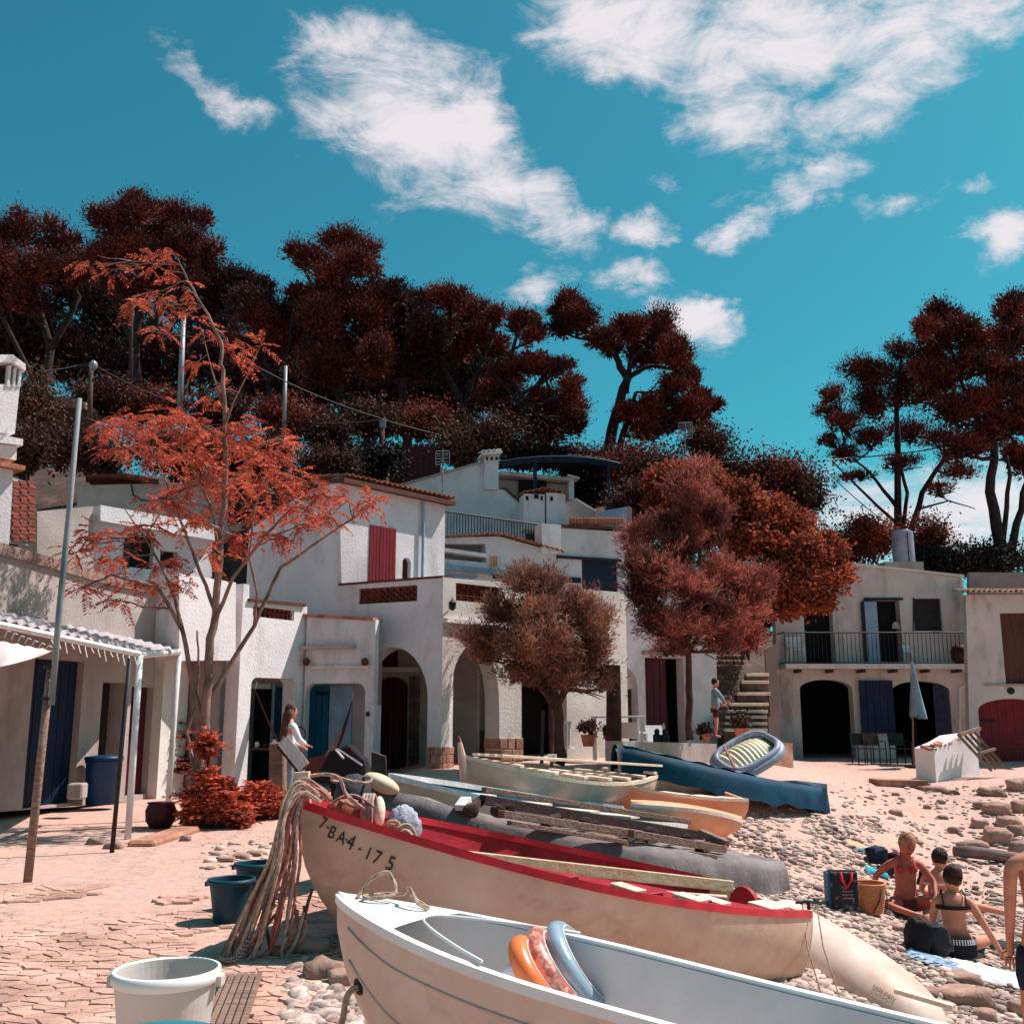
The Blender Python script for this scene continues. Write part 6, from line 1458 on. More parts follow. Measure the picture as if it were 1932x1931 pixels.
# 7. navy covered boat
h7 = Hull(P(1164,1414,14.6), P(1492,1486,16.8), 1.35, .75, .03, .14, .42, .12, .8)
t7 = thing('covered_boat', h7.pt(.4,1,0), 'boat under a navy tarpaulin with turquoise edge, its stern draped to the ground', 'boat')
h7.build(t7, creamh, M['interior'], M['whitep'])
tarp(t7, h7, mat('navy_tarpaulin', sr(0,66,90), sr(0,44,66), 2, .7, .3, 12, spec=.2), rise=.03, hang=.34, wr=.007, hangend=.35)
sb_ = h7.stern; cvs = []; nS = 40
for i in range(nS):
    a = 2*pi*i/nS; ca, sa = cos(a), sin(a); fx = np.sign(ca)*abs(ca)**.45; fy = np.sign(sa)*abs(sa)**.45
    for j in range(8):
        g_ = j/7; fold = 1 + .10*sin(a*9+1)*g_ + .05*sin(a*17)*g_; q = sb_ + h7.a*(.10 + .26*fx*fold) + h7.n*(.50*fy*fold)
        cvs.append(V3((q.x, q.y, h7.sz(1)+.07 - g_*.72 + .04*sin(a*5)*(g_ > .9))))
MB().add(cvs + [sb_ + h7.a*.1 + V3((0,0,.11))], [(i*8+j, ((i+1)%nS)*8+j, ((i+1)%nS)*8+j+1, i*8+j+1) for i in range(nS) for j in range(7)] + [(i*8, nS*8, ((i+1)%nS)*8) for i in range(nS)]).build('stern_drape', mat('navy_tarp_fold', sr(4,58,84), sr(2,30,50), 5, .65, .5, 12, spec=.2), t7, smooth=True)
tq_ = mat('turquoise_canvas', sr(0,150,160), sr(140,190,200), 3, .6, lo=.45, hi=.55)
vs = []
for i in range(31):
    q = .02 + .62*i/30
    for j in range(4): 
        s_ = .96 - .2*j; p = h7.bow + h7.a*(h7.L*q) + h7.n*(h7.hb(q)*s_); vs.append(V3((p.x, p.y, h7.sz(q)+.075+.012*sin(i*1.1+j))))
MB().grid(vs, 31, 4).build('turquoise_strip', tq_, t7, smooth=True)
# slipway timbers on boat 3
tm = thing('slipway_cradle', P(1120,1560,9.9), 'dark slipway timbers with rollers lying on the tarpaulin covered boat', 'boat cradle')
for (xa, ya, Ya, xb, yb, Yb, w_, h_, mm_) in tuple(q for q in ((912,1490,9.9,1300,1550,11.6,.07,.07,'wood'),(909,1508,9.7,1321,1576,11.4,.08,.11,'woodd'),(945,1535,9.2,1205,1574,10.2,.08,.08,'woodd'),(1190,1572,10.0,1366,1602,10.7,.08,.09,'wood'),
    (1321,1570,11.2,1372,1592,10.9,.07,.09,'woodd'),(960,1552,9.15,1180,1588,9.9,.06,.05,'woodd'),(1160,1590,9.9,1350,1616,10.6,.06,.05,'wood'))):
    h_ *= .75; mm_ = 'wood' if h_ < .075 else mm_; Ya -= .5; Yb -= .5
    MB().beam(P(xa,ya,Ya), P(xb,yb,Yb), w_, h_).build('timber', M[mm_], tm, bevel=.005)
for (px, py, Y, s_) in ((888,1530,9.3,.09),(940,1530,9.35,.09),(962,1525,9.4,.06),(1105,1552,9.9,.08),(1125,1556,10.0,.06),(1228,1572,10.3,.09),(1296,1582,10.6,.07)):
    Y -= .5; s_ *= .6; MB().lathe([(s_*.6,-s_),(s_,-s_*.9),(s_,s_*.9),(s_*.6,s_)], P(px,py,Y), 10, Matrix.Rotation(pi/2,3,'X') @ Matrix.Rotation(.4,3,'Y')).build('roller', M['woodd'], tm)
for (px, py, Y) in ((900,1520,9.4),(1040,1552,9.6),(1180,1588,10.0),(1220,1592,10.2),(1100,1575,9.8),(1330,1600,10.6)):
    MB().beam(P(px-12,py+4,Y-.55), P(px+14,py-14,Y+.2), .07, .06).build('cross_tie', M['woodd'], tm)
# planks by the navy boat, painted plank ends
MB().beam(P(880,1508,9.0), P(868,1524,8.85), .09, .05).build('plank_end', M['whitep'], tm)

# 8. inflatable dinghy leaning
ic = P(1410,1426,18.2)
inf = thing('inflatable_dinghy', G(1420,1458), 'grey inflatable dinghy with beige ribbed floor tipped against the courtyard wall', 'boat')
Ri = Matrix.Rotation(radians(-12),3,'Y') @ Matrix.Rotation(radians(30),3,'X') @ Matrix.Rotation(radians(22),3,'Z')
def ip(x, y, z=0): return ic + Ri @ V3((x, y, z))
outl = []
for i in range(36):
    a = 2*pi*i/36; x = .56*np.sign(cos(a))*abs(cos(a))**.6; y = .40*np.sign(sin(a))*abs(sin(a))**.7; outl.append(ip(x, y, .06*x))
MB().tube(outl, .085, 10, closed=True).build('tube', mat('grey_inflatable', sr(150,158,174), sr(110,118,134), 4, .45), inf, smooth=True)
outl2 = [ic + (q-ic)*.93 + Ri @ V3((0,0,.09)) for q in outl]; MB().tube(outl2, .055, 8, closed=True).build('upper_tube', MATS['grey_inflatable'], inf, smooth=True)
vs = []
for i in range(49):
    x = -.50 + 1.0*i/48
    for j in range(11): y = -.34 + .68*j/10; vs.append(ip(x, y, .02 + .17*(1-(y/.36)**2)*(1-(x/.56)**2) + .010*sin(i*pi/2*1.0)))
MB().grid(vs, 49, 11).build('ribbed_floor', mat('beige_floor', sr(240,226,196), sr(224,206,172), 6, .8), inf)
for k in range(4): MB().beam(ip(.30+.05*k,-.28,.10), ip(.30+.05*k,.10,.10), .018, .02).build('batten', M['iron'], inf)
fr = P(1372,1440,17.6); MB().beam(P(1366,1408,18), P(1388,1450,17.6), .04, .03).build('red_strut', M['red'], inf)
# 9. upturned cream board boat at the right of the crimson boat
k0 = P(1480,1800,9.7); k1 = P(1775,1860,8.55)
ax_ = V3((k1.x-k0.x, k1.y-k0.y, 0)); Lk = ax_.length; ax_.normalize(); nk = V3((ax_.y,-ax_.x,0))
kb = thing('upturned_kayak', V3(((k0.x+k1.x)/2, (k0.y+k1.y)/2, gz((k0.x+k1.x)/2,(k0.y+k1.y)/2))), 'pale upturned kayak hull with rounded end on the pebbles behind the crimson boat stern', 'boat')
vs = []
for i in range(41):
    t = i/40; w = .40*(1 - max(0,(t-.45)/.55)**2.6)**.5*(1 if t < .999 else .1) ; hgt = .34*(1-max(0,(t-.25)/.75)**2.3)**.5 + .02; c = k0 + ax_*(Lk*t)
    g_ = gz(c.x, c.y)
    for j in range(15):
        a = pi*j/14; vs.append(V3((c.x, c.y, g_ - .02)) + nk*(w*cos(a)) + V3((0,0,hgt*sin(a)**.8)))
MB().grid(vs, 41, 15).build('hull', mat('kayak_cream', sr(208,192,180), sr(190,156,136), 1.6, .5, .1, 40, stain=((.42,.24,.17,1), 1.2, .56, .8)), kb, smooth=True)
def label_text(par, s, c, ax, upv, n, size, m, name='printed_word'):
    vs, fs = glyph(s); a = np.array(vs); cx = (a[:,0].min()+a[:,0].max())/2
    MB().add([c + ax*((x-cx)*size) + upv*(y*size) + n*(z*size*.2) for x, y, z in vs], fs).build(name, m, par)
cc = vs[(31*15)+3]
nn = (vs[31*15+3+15]-vs[31*15+3]).cross(vs[31*15+4]-vs[31*15+3]).normalized(); nn = nn if nn.y < 0 else -nn
axx = (vs[33*15+3]-vs[29*15+3]).normalized(); label_text(kb, 'HOLDEN', V3(cc)+nn*.006, axx, nn.cross(axx) if nn.cross(axx).z > 0 else axx.cross(nn), nn, .045, M['woodd'])
MB().beam(P(1690,1868,7.9), P(1800,1900,7.6), .06, .03).build('driftwood_plank', M['woodp'], None, tag=('thin pale plank on the pebbles in front of the upturned kayak', 'plank'))
# ------------------------------------------------------------------ awning, poles, wires
aw = thing('awning_frame', G(242,1582), 'white metal awning frame with rolled corrugated roof in front of the bare cement boathouse', 'awning')
def vpost(par, name, px, pyb, pxt, pyt, r, m, base=None, n=8):
    b = base or G(px, pyb); t = P(pxt, pyt, b.y); return MB().tube([b - V3((0,0,.05)), b.lerp(t,.5), t], r, n).build(name, m, par, smooth=True), t
_, T1 = vpost(aw, 'post', 241, 1583, 264, 1236, .038, M['whitep'])
_, T2 = vpost(aw, 'post', 211, 1608, 245, 1242, .024, M['iron'])
_, T3 = vpost(aw, 'post', 316, 1524, 338, 1230, .036, M['whitep'], base=P(316,1528,13.6))
A0 = P(-40, 1170, T1.y - 1.6)
MB().tube([A0, T1 + V3((0,0,.01))], .035, 8).build('front_beam', M['whitep'], aw); MB().tube([T1, T3], .04, 8).build('side_beam', M['whitep'], aw)
B0 = P(-40, 1150, 13.1); B1 = P(338, 1229, 16.9)
pane = []
for i in range(49):
    f = i/48; a_ = A0.lerp(T1, f); b__ = B0.lerp(B1, f)
    for j in range(3): q = a_.lerp(b__, j/2); pane.append(q + V3((0,0,.05 + .02*sin(i*pi/1.5))))
MB().grid(pane, 49, 3).build('corrugated_roof', mat('corrugated_grey', sr(182,172,176), sr(150,138,140), 3, .6, metal=.2), aw)
MB().beam(B0, B1, .05, .09).build('back_beam', M['whitep'], aw)
for k in range(14):
    q = A0.lerp(T1, .42 + k*.042); MB().tube([q, q+V3((.01,-.02,-.05)), q+V3((.03,0,-.09-.03*(k%3)))], .006, 4).build('torn_fringe', M['whitec'], aw)
cn_ = thing('canvas_sheet', P(0,1230,9.6), 'white canvas sheet laced to the awning, hanging at the left edge', 'canvas')
vs = []
for i in range(25):
    f = i/24
    for j in range(9):
        g_ = j/8; x = lerp(-60, 100, f); yt = lerp(1196, 1226, f) + 3*abs(sin(i*.9)); yb = 1196 + 74*max(0,(1-f))**.8 + 30*f; 
        vs.append(P(x, lerp(yt, yb, g_), 9.5 + .12*sin(f*11+g_*3)*g_ + .3*g_))
MB().grid(vs, 25, 9).build('canvas', mat('bright_canvas', (.84,.83,.83,1), (.78,.76,.76,1), 4, .9, trans=.55), cn_, smooth=True)
for k in range(7): MB().tube([P(8+k*13, 1203+k*3.6, 9.5), P(14+k*13, 1190+k*4.6, 9.5), P(20+k*13, 1192+k*4.8, 9.52)], .005, 4).build('lace', M['whitep'], cn_)
fp_ = G(51,1668)
pole = thing('flagpole', fp_, 'tall leaning pole of brown timber spliced with a worn green and grey pipe, left foreground', 'pole')
m0 = P(97, 1250, fp_.y); mm0 = P(76, 1440, fp_.y)
MB().tube([fp_ - V3((0,0,.1)), mm0, P(95, 1262, fp_.y)], [.036,.034,.032], 10).build('timber_post', M['wood'], pole, smooth=True)
MB().tube([P(97,1330,fp_.y-.06), P(112,1150,fp_.y-.06), P(131,960,fp_.y-.06), P(150,752,fp_.y-.06)], [.026,.026,.024,.022], 10).build('pipe', M['greenp'], pole, smooth=True)
for yy_ in (1258, 1318): 
    c = P(96 if yy_ < 1300 else 92, yy_, fp_.y-.03); MB().lathe([(.06,-.012),(.06,.012)], c, 12).build('clamp', M['iron'], pole)
def simplepole(label, x0, y0, x1, y1, Y, r, m):
    b = P(x0,y0,Y); t = thing('utility_pole', b, label, 'pole'); MB().tube([b, P(x1,y1,Y)], [r, r*.8], 8).build('pole_shaft', m, t, smooth=True); return t
simplepole('tall pale grey pole rising among the left pines', 338, 800, 346, 600, 26, .085, M['galv'])
simplepole('short pale grey pole among the pines, above the red leafed tree', 535, 830, 539, 691, 26, .06, M['galv'])
simplepole('slim shadowed trunk like pole between the left pines', 245, 760, 251, 560, 30, .07, M['woodd'])
up = simplepole('dark timber pole with insulators near the white chimney stack', 168, 820, 172, 690, 24, .07, M['woodd'])
MB().beam(P(140,693,24), P(184,686,24), .08, .08).build('cross_arm', M['iron'], up); MB().ell(P(176,690,23.8), (.10,.10,.13)).build('insulator', M['galv'], up)
up2 = simplepole('dark pole beside the maroon board fence carrying the cables', 722, 900, 720, 790, 27, .09, M['woodd'])
MB().box(P(722,800,26.9), (.16,.1,.2)).build('junction_box', M['galv'], up2)
simplepole('stub of dark post on the crest holding the cable', 1444, 885, 1443, 863, 30.5, .10, M['iron'])
def cable(label, pts, r=.014):
    p3 = [P(*p) for p in pts]; out = []
    for a, b in zip(p3[:-1], p3[1:]):
        L_ = (b-a).length; out += [a.lerp(b, k/12) + V3((0,0,-L_*.03*4*(k/12)*(1-k/12))) for k in range(12)]
    MB().tube(out + [p3[-1]], r, 4).build('cable', M['iron'], None, tag=(label, 'cable'))
cable('cable falling from the insulator pole to the right across the left pines', [(180,690,23.9),(345,765,25.9)])
cable('long cable from the upper left pines down to the dark fence pole', [(480,690,25.5),(720,790,26.9)], .018)
cable('slack cable between the short pale pole and the dark fence pole', [(536,795,25.9),(720,792,26.8)])
cable('short cable left of the insulator pole', [(70,700,23),(145,690,23.9)])
cable('cable running along the crest from the umbrella pine to the right edge pine', [(722,792,27),(1100,860,29),(1443,866,30.4),(1600,864,32),(1880,820,31.8)], .02)
cable('diagonal guy cable falling beside the airy pine', [(1560,890,33),(1690,1000,33)], .016)
def aerial(label, px, pyb, pyt, Y, w, rows):
    b = P(px,pyb,Y); k = Y/F; t = thing('tv_aerial', b, label, 'aerial'); MB().tube([b, P(px,pyt,Y)], .018, 5).build('mast', M['galv'], t)
    for i, (yy_, ww) in enumerate(rows): 
        c = P(px, yy_, Y); MB().tube([c+V3((-ww*k,0,0)), c+V3((ww*k,0,.02))], .009, 4).build('element', M['galv'], t)
    for sx in (-1,1): MB().tube([P(px+sx*w,rows[0][0],Y), P(px+sx*w,rows[-1][0],Y)], .008, 4).build('side_bar', M['galv'], t)
aerial('tv aerial with grid reflector above the red shutter roof', 835, 950, 848, 24.5, 13, [(852,13),(857,14),(861,10),(866,14),(872,13),(877,14)])
aerial('larger tv aerial against the pine on the right crest', 1293, 880, 798, 29, 13, [(798,13),(801,14),(804,13),(807,14),(811,13),(815,14),(819,13),(823,12),(828,12)])

# ------------------------------------------------------------------ people
def skin_mesh(chains, sub=1):
    vs = []; rad = []; ed = []; idx = {}
    def vid(p, r):
        k = (round(p[0],4), round(p[1],4), round(p[2],4))
        if k not in idx: idx[k] = len(vs); vs.append(k); rad.append(r)
        return idx[k]
    for ch in chains:
        prev = None
        for p, r in ch:
            i = vid(p, r)
            if prev is not None and prev != i: ed.append((prev, i))
            prev = i
    me = bpy.data.meshes.new('s'); me.from_pydata(vs, ed, []); o = bpy.data.objects.new('s', me); col.objects.link(o)
    md = o.modifiers.new('k', 'SKIN'); sd_ = o.modifiers.new('u', 'SUBSURF'); sd_.levels = sub; sd_.render_levels = sub
    for i, r in enumerate(rad):
        v = me.skin_vertices[0].data[i]; v.radius = r if isinstance(r, tuple) else (r, r); v.use_root = (i == 0)
    bpy.context.view_layer.update(); em = bpy.data.meshes.new_from_object(o.evaluated_get(bpy.context.evaluated_depsgraph_get()))
    out = ([tuple(v.co) for v in em.vertices], [tuple(p.vertices) for p in em.polygons]); bpy.data.objects.remove(o); bpy.data.meshes.remove(em); return out
def person(label, base, face, J, skin=None, hairlen=.0, bun=False, group=None, scale=1.0, haircol=None, seat=True):
    """J: joints in metres, local frame x right, y forward, z up; face = heading of the forward axis"""
    t = thing('person', base, label, 'person', group); R = Matrix.Rotation(face, 3, 'Z'); base = V3(base)
    def w(p): return base + R @ (V3(p)*scale)
    S = lambda n, r: (tuple(V3(J[n])*scale), r*scale if not isinstance(r, tuple) else tuple(x*scale for x in r))
    ch = [[S('pelvis',(.145,.115)), S('waist',(.115,.09)), S('chest',(.145,.10)), S('neck0',(.075,.06)), S('neck',.050), S('head',.05)]]
    for s in 'lr':
        ch.append([S('neck0',.07), S('sh'+s,.052), S('el'+s,.038), S('wr'+s,.026), S('ha'+s,.026)])
        ch.append([S('pelvis',.12), S('hip'+s,.09), S('kn'+s,.058), S('an'+s,.038), S('to'+s,.028)])
    v, f = skin_mesh(ch); b = MB(); b.add([base + R @ V3(p) for p in v], f)
    hd = V3(J['head']); up_ = (hd - V3(J['neck'])).normalized(); fw = V3(J.get('look', (0,1,0))).normalized(); rt_ = fw.cross(up_).normalized(); fw = up_.cross(rt_)
    Rh = R @ Matrix((rt_, fw, up_)).transposed(); hc = w(hd + up_*.055); bs_ = scale; scale = scale*1.12
    b.ell(hc, (.074*scale,.092*scale,.112*scale), Rh, 16, 12)
    b.ell(hc + Rh @ V3((0,.088,-.012))*scale, (.012*scale,.018*scale,.020*scale), Rh, 6, 5)
    b.ell(hc + Rh @ V3((0,.068,-.075))*scale, (.03*scale,.028*scale,.03*scale), Rh, 8, 6)
    for sx in (-1,1): b.ell(hc + Rh @ V3((sx*.075,0,-.01))*scale, (.010*scale,.02*scale,.028*scale), Rh, 6, 5)
    scale = bs_
    for s in 'lr':   # hands: palm with four fingers and a thumb
        h = V3(J['ha'+s]); d = (h - V3(J['wr'+s])).normalized(); sd = d.cross(V3((0,0,1))); sd = sd.normalized() if sd.length > .1 else V3((1,0,0)); dn = d.cross(sd)
        if dn.z > 0: dn = -dn
        for k in range(4):
            o = sd*(-.024+.016*k); L0 = (.062,.072,.068,.052)[k]
            p0 = h + o; p1 = p0 + d*L0*.5 + sd*(-.006+.004*k) + dn*.006; p2 = p0 + d*L0 + sd*(-.01+.007*k) + dn*.024
            b.tube([w(p0), w(p1), w(p2)], [.0095*scale,.0085*scale,.0065*scale], 5)
        tp = h - d*.035 - sd*.02; b.tube([w(tp), w(tp - sd*.03 + d*.02), w(tp - sd*.035 + d*.05)], [.011*scale,.010*scale,.008*scale], 5)
    b.build('body', skin or M['skin'], t, smooth=True)
    hm = haircol or M['hair']; hb_ = MB(); scale = scale*1.14
    hb_.ell(hc + Rh @ V3((0,-.018,.022))*scale, (.084*scale,.092*scale,.108*scale), Rh, 18, 12, .02, RND)
    if bun: hb_.ell(hc + Rh @ V3((.01,-.08,.055))*scale, (.06*scale,.05*scale,.055*scale), Rh, 12, 9, .06, RND)
    if hairlen:
        for k in range(13):
            a = pi*(.05+.9*k/12) + pi; p0 = hc + Rh @ V3((.075*cos(a), .07*sin(a), .03))*scale
            hb_.tube([p0, p0 + Rh @ V3((.01*cos(a),-.03,-.10))*scale, p0 + Rh @ V3((.015*cos(a)+RND.uniform(-.02,.02),-.045,-.10-hairlen*RND.uniform(.75,1)))*scale], [.03*scale,.028*scale,.008*scale], 6)
    for k in range(44):
        a = RND.uniform(pi*.95, pi*2.05); st_ = []
        for q in range(6):
            th = .15 + 1.75*q/5; st_.append(hc + Rh @ V3((.086*sin(th)*cos(a+.1*sin(q+k)), -.018 + .094*sin(th)*sin(a+.1*sin(q+k)), .022 + .111*cos(th)))*scale)
        hb_.tube(st_, [.004*scale,.005*scale,.005*scale,.005*scale,.004*scale,.002*scale], 4)
    hb_.build('hair', hm, t, smooth=True)
    for sx in (-1,1): pass
    e = MB()
    for sx in (-1,1): e.ell(hc + Rh @ V3((sx*.030,.082,.012))*scale, (.011*scale,.006*scale,.007*scale), Rh, 8, 5)
    e.build('eyes', M['blackc'], t)
    MB().tube([hc + Rh @ V3((x*.022,.0875 - .004*x*x,-.048))*scale for x in (-1,-.5,0,.5,1)], .004*scale, 5).build('mouth', mat('lip_rose', sr(150,70,66), sr(130,56,54), 9), t)
    return t, w, R
def cloth(par, name, chains, m, w, R, base, scale=1.0):
    v, f = skin_mesh([[(tuple(V3(p)*scale), tuple(x*scale for x in r) if isinstance(r, tuple) else r*scale) for p, r in c] for c in chains])
    MB().add([V3(base) + R @ V3(p) for p in v], f).build(name, m, par, smooth=True)
def band(par, name, c, rx, ry, h, m, w, tilt=0, n=28, th=.006, a0=0, a1=2*pi):
    vs = []; k = n+1
    for i in range(k):
        a = a0 + (a1-a0)*i/n
        for z in (-h/2, h/2): vs.append(w(V3(c) + V3((rx*cos(a), ry*sin(a), z + tilt*cos(a)))))
        for z in (h/2, -h/2): vs.append(w(V3(c) + V3(((rx-th)*cos(a), (ry-th)*sin(a), z + tilt*cos(a)))))
    fs = [(i*4+q, i*4+(q+1)%4, (i+1)*4+(q+1)%4, (i+1)*4+q) for i in range(n) for q in range(4)]
    return MB().add(vs, fs).build(name, m, par, smooth=False)
# seated woman with black bikini, back to the camera
W3 = G(1808,1806)
J3 = dict(pelvis=(0,0,.12), waist=(0,.03,.27), chest=(0,.06,.45), neck0=(0,.08,.575), neck=(0,.09,.63), head=(.02,.11,.70), look=(.3,1,0),
  shl=(-.165,.07,.54), ell=(-.19,.16,.33), wrl=(-.13,.36,.20), hal=(-.10,.42,.18), shr=(.165,.05,.54), elr=(.30,-.02,.28), wrr=(.42,-.04,.05), har=(.46,-.02,.015),
  hipl=(-.09,.10,.12), knl=(-.16,.50,.30), anl=(-.10,.80,.05), tol=(-.10,.92,.03), hipr=(.12,.08,.11), knr=(.42,.34,.12), anr=(.22,.62,.05), tor=(.20,.72,.03))
t, w, R = person('woman sitting with her back turned in black bikini top and striped waist briefs', W3, radians(-8), J3, skin=M['skin'], bun=True, scale=1.0)
band(t, 'bikini_top', (0,.055,.43), .158, .118, .035, M['blackc'], w)
for sx in (-1,1): MB().tube([w((sx*.10,-.04,.44)), w((sx*.10,.0,.525)), w((sx*.09,.06,.572)), w((sx*.08,.15,.52))], .008, 5).build('strap', M['blackc'], t)
band(t, 'bikini_bottom', (0,.01,.085), .168, .150, .13, M['blackc'], w)
for k in range(22):
    a = pi + pi*k/21; MB().beam(w((.170*cos(a), .01+.152*sin(a), .13)), w((.163*cos(a), .012+.146*sin(a), .175)), .012, .006).build('white_stripe', M['whitec'], t)
band(t, 'striped_waist', (0,.012,.153), .163, .146, .045, M['blackc'], w)
# second woman, white tied bikini, seated, back three-quarter, legs out to the right
W2 = G(1772,1740)
J2 = dict(pelvis=(0,0,.11), waist=(.01,.03,.26), chest=(.03,.07,.43), neck0=(.05,.10,.55), neck=(.06,.12,.61), head=(.08,.15,.675), look=(.7,1,-.1),
  shl=(-.12,.10,.52), ell=(-.15,.24,.34), wrl=(.0,.42,.28), hal=(.05,.47,.27), shr=(.20,.06,.51), elr=(.28,.16,.28), wrr=(.30,.38,.22), har=(.31,.44,.21),
  hipl=(-.06,.10,.11), knl=(.20,.50,.22), anl=(.62,.72,.07), tol=(.74,.80,.10), hipr=(.10,.06,.10), knr=(.48,.34,.16), anr=(.88,.52,.06), tor=(1.0,.56,.10))
t, w, R = person('woman in white tied bikini sitting turned away, bare legs stretched to the right', W2, radians(-12), J2, skin=M['skin'], bun=False, scale=.93)
band(t, 'bikini_top', (.03,.065,.40), .156, .116, .018, M['whitec'], w); band(t, 'bikini_bottom', (0,.0,.10), .165, .145, .10, M['whitec'], w)
MB().tube([w((-.05,-.06,.40)), w((-.04,-.08,.30)), w((-.05,-.09,.24))], .005, 4).build('tie_string', M['whitec'], t); MB().tube([w((-.05,-.06,.40)), w((-.08,-.08,.28)), w((-.07,-.10,.20))], .005, 4).build('tie_string', M['whitec'], t)
# first woman facing the camera, cross legged, sunburnt
W1 = G(1712,1722)
J1 = dict(pelvis=(0,0,.12), waist=(0,.02,.28), chest=(0,.03,.46), neck0=(0,.03,.59), neck=(0,.04,.645), head=(-.02,.06,.71), look=(-.3,1,0),
  shl=(-.17,.03,.55), ell=(-.30,.10,.36), wrl=(-.26,.30,.22), hal=(-.22,.35,.20), shr=(.17,.02,.55), elr=(.33,-.02,.40), wrr=(.36,-.02,.16), har=(.37,.0,.09),
  hipl=(-.10,.06,.11), knl=(-.40,.34,.26), anl=(-.34,.52,.05), tol=(-.36,.62,.03), hipr=(.10,.06,.11), knr=(.32,.36,.14), anr=(.02,.46,.06), tor=(-.08,.46,.05))
t, w, R = person('sunburnt woman with fair tied up hair sitting facing the camera, hand on the basket', W1, radians(172), J1, skin=M['skind'], haircol=mat('fair_hair', sr(186,130,96), sr(140,88,64), 30, .6, .5, 60))
band(t, 'bikini_bottom', (0,.0,.10), .165, .145, .09, M['brownp'], w)
for sx in (-1,1): MB().ell(w((sx*.065,.115,.44)), (.05,.035,.05), None, 10, 8).build('bikini_cup', mat('red_bikini', sr(186,60,56), sr(160,46,46), 6), t, smooth=True); MB().tube([w((sx*.07,.14,.47)), w((sx*.06,.10,.55)), w((sx*.02,.02,.61))], .006, 4).build('strap', MATS['red_bikini'], t)
# man at the right edge, standing with his back to us
WM = G(1934,1800); 
sm = 1.0
JM = dict(pelvis=(0,0,.92), waist=(0,.0,1.08), chest=(0,.0,1.30), neck0=(0,.0,1.46), neck=(0,.01,1.53), head=(0,.02,1.60), look=(0,1,0),
  shl=(-.20,.0,1.42), ell=(-.25,-.02,1.14), wrl=(-.22,.08,.90), hal=(-.21,.10,.83), shr=(.20,.0,1.42), elr=(.26,.0,1.14), wrr=(.26,.08,.9), har=(.26,.1,.83),
  hipl=(-.10,.0,.90), knl=(-.12,.03,.48), anl=(-.12,-.02,.07), tol=(-.13,.13,.03), hipr=(.10,0,.90), knr=(.13,.0,.48), anr=(.13,-.02,.07), tor=(.14,.13,.03))
def look_h(px_top, Y): return P(1919, px_top, Y).z
WM = V3((P(1966,1700,7.6).x, 7.6, gz(3.8,7.6))); hs = (P(1919,1588,7.6).z - WM.z)/1.45
JM0 = dict(JM); JM = dict(JM); JM.update(shl=(-.18,0,1.42), ell=(-.205,.0,1.16), wrl=(-.19,.08,.93), hal=(-.18,.10,.85), head=(.16,.02,1.58), neck=(.09,.01,1.53))
t, w, R = person('tanned man standing at the right edge in dark swim shorts, cut by the frame', WM, radians(0), JM, skin=M['skin'], scale=max(.7,min(1.1,hs)))
s_ = max(.7,min(1.1,hs)); cloth(t, 'shorts', [[((0,0,1.0),(.16,.125)), ((0,0,.90),(.17,.13)), ((-.10,0,.82),.112), ((-.12,.02,.62),.10)], [((0,0,.90),(.17,.13)), ((.10,0,.82),.112), ((.13,.0,.62),.10)]], M['navyc'], w, R, WM, s_)
# girl in white at the hammock
WG = V3((P(545,1400,15.6).x, 15.6, gz(-3.3,15.6))); hs = (P(545,1338,15.6).z - WG.z)/1.70
JM = JM0; JG = dict(JM); JG.update(elr=(.2,.12,1.15), wrr=(.12,.30,1.05), har=(.10,.36,1.04)); JG.update(shl=(-.17,.0,1.40), ell=(-.20,.10,1.15), wrl=(-.10,.26,1.02), hal=(-.05,.32,1.0), shr=(.17,.02,1.40), elr=(.2,.12,1.15), wrr=(.12,.30,1.05), har=(.10,.36,1.04))
t, w, R = person('girl in a white shirt with long brown hair standing by the hammock', WG, radians(-60), JG, hairlen=.38, scale=hs, haircol=mat('long_brown_hair', sr(96,62,48), sr(60,36,30), 30, .6, .5, 60))
cloth(t, 'shirt', [[((0,0,.88),(.17,.13)), ((0,0,1.08),(.14,.12)), ((0,0,1.30),(.165,.125)), ((0,0,1.44),(.085,.08))], [((0,0,1.30),(.165,.125)), ((0,0,1.40),(.10,.08)), ((-.17,0,1.40),.07), ((-.20,.10,1.15),.065), ((-.12,.24,1.03),.05)], [((0,0,1.30),(.165,.125)), ((0,0,1.40),(.10,.08)), ((.17,.02,1.40),.07), ((.2,.12,1.15),.065), ((.13,.28,1.06),.05)]], M['whitec'], w, R, WG, hs)
cloth(t, 'trousers', [[((0,0,.95),(.15,.12)), ((-.10,0,.84),.105), ((-.12,.03,.48),.075), ((-.12,-.02,.12),.06)], [((0,0,.95),(.15,.12)), ((.10,0,.84),.105), ((.13,0,.48),.075), ((.13,-.02,.12),.06)]], M['bluec'], w, R, WG, hs)
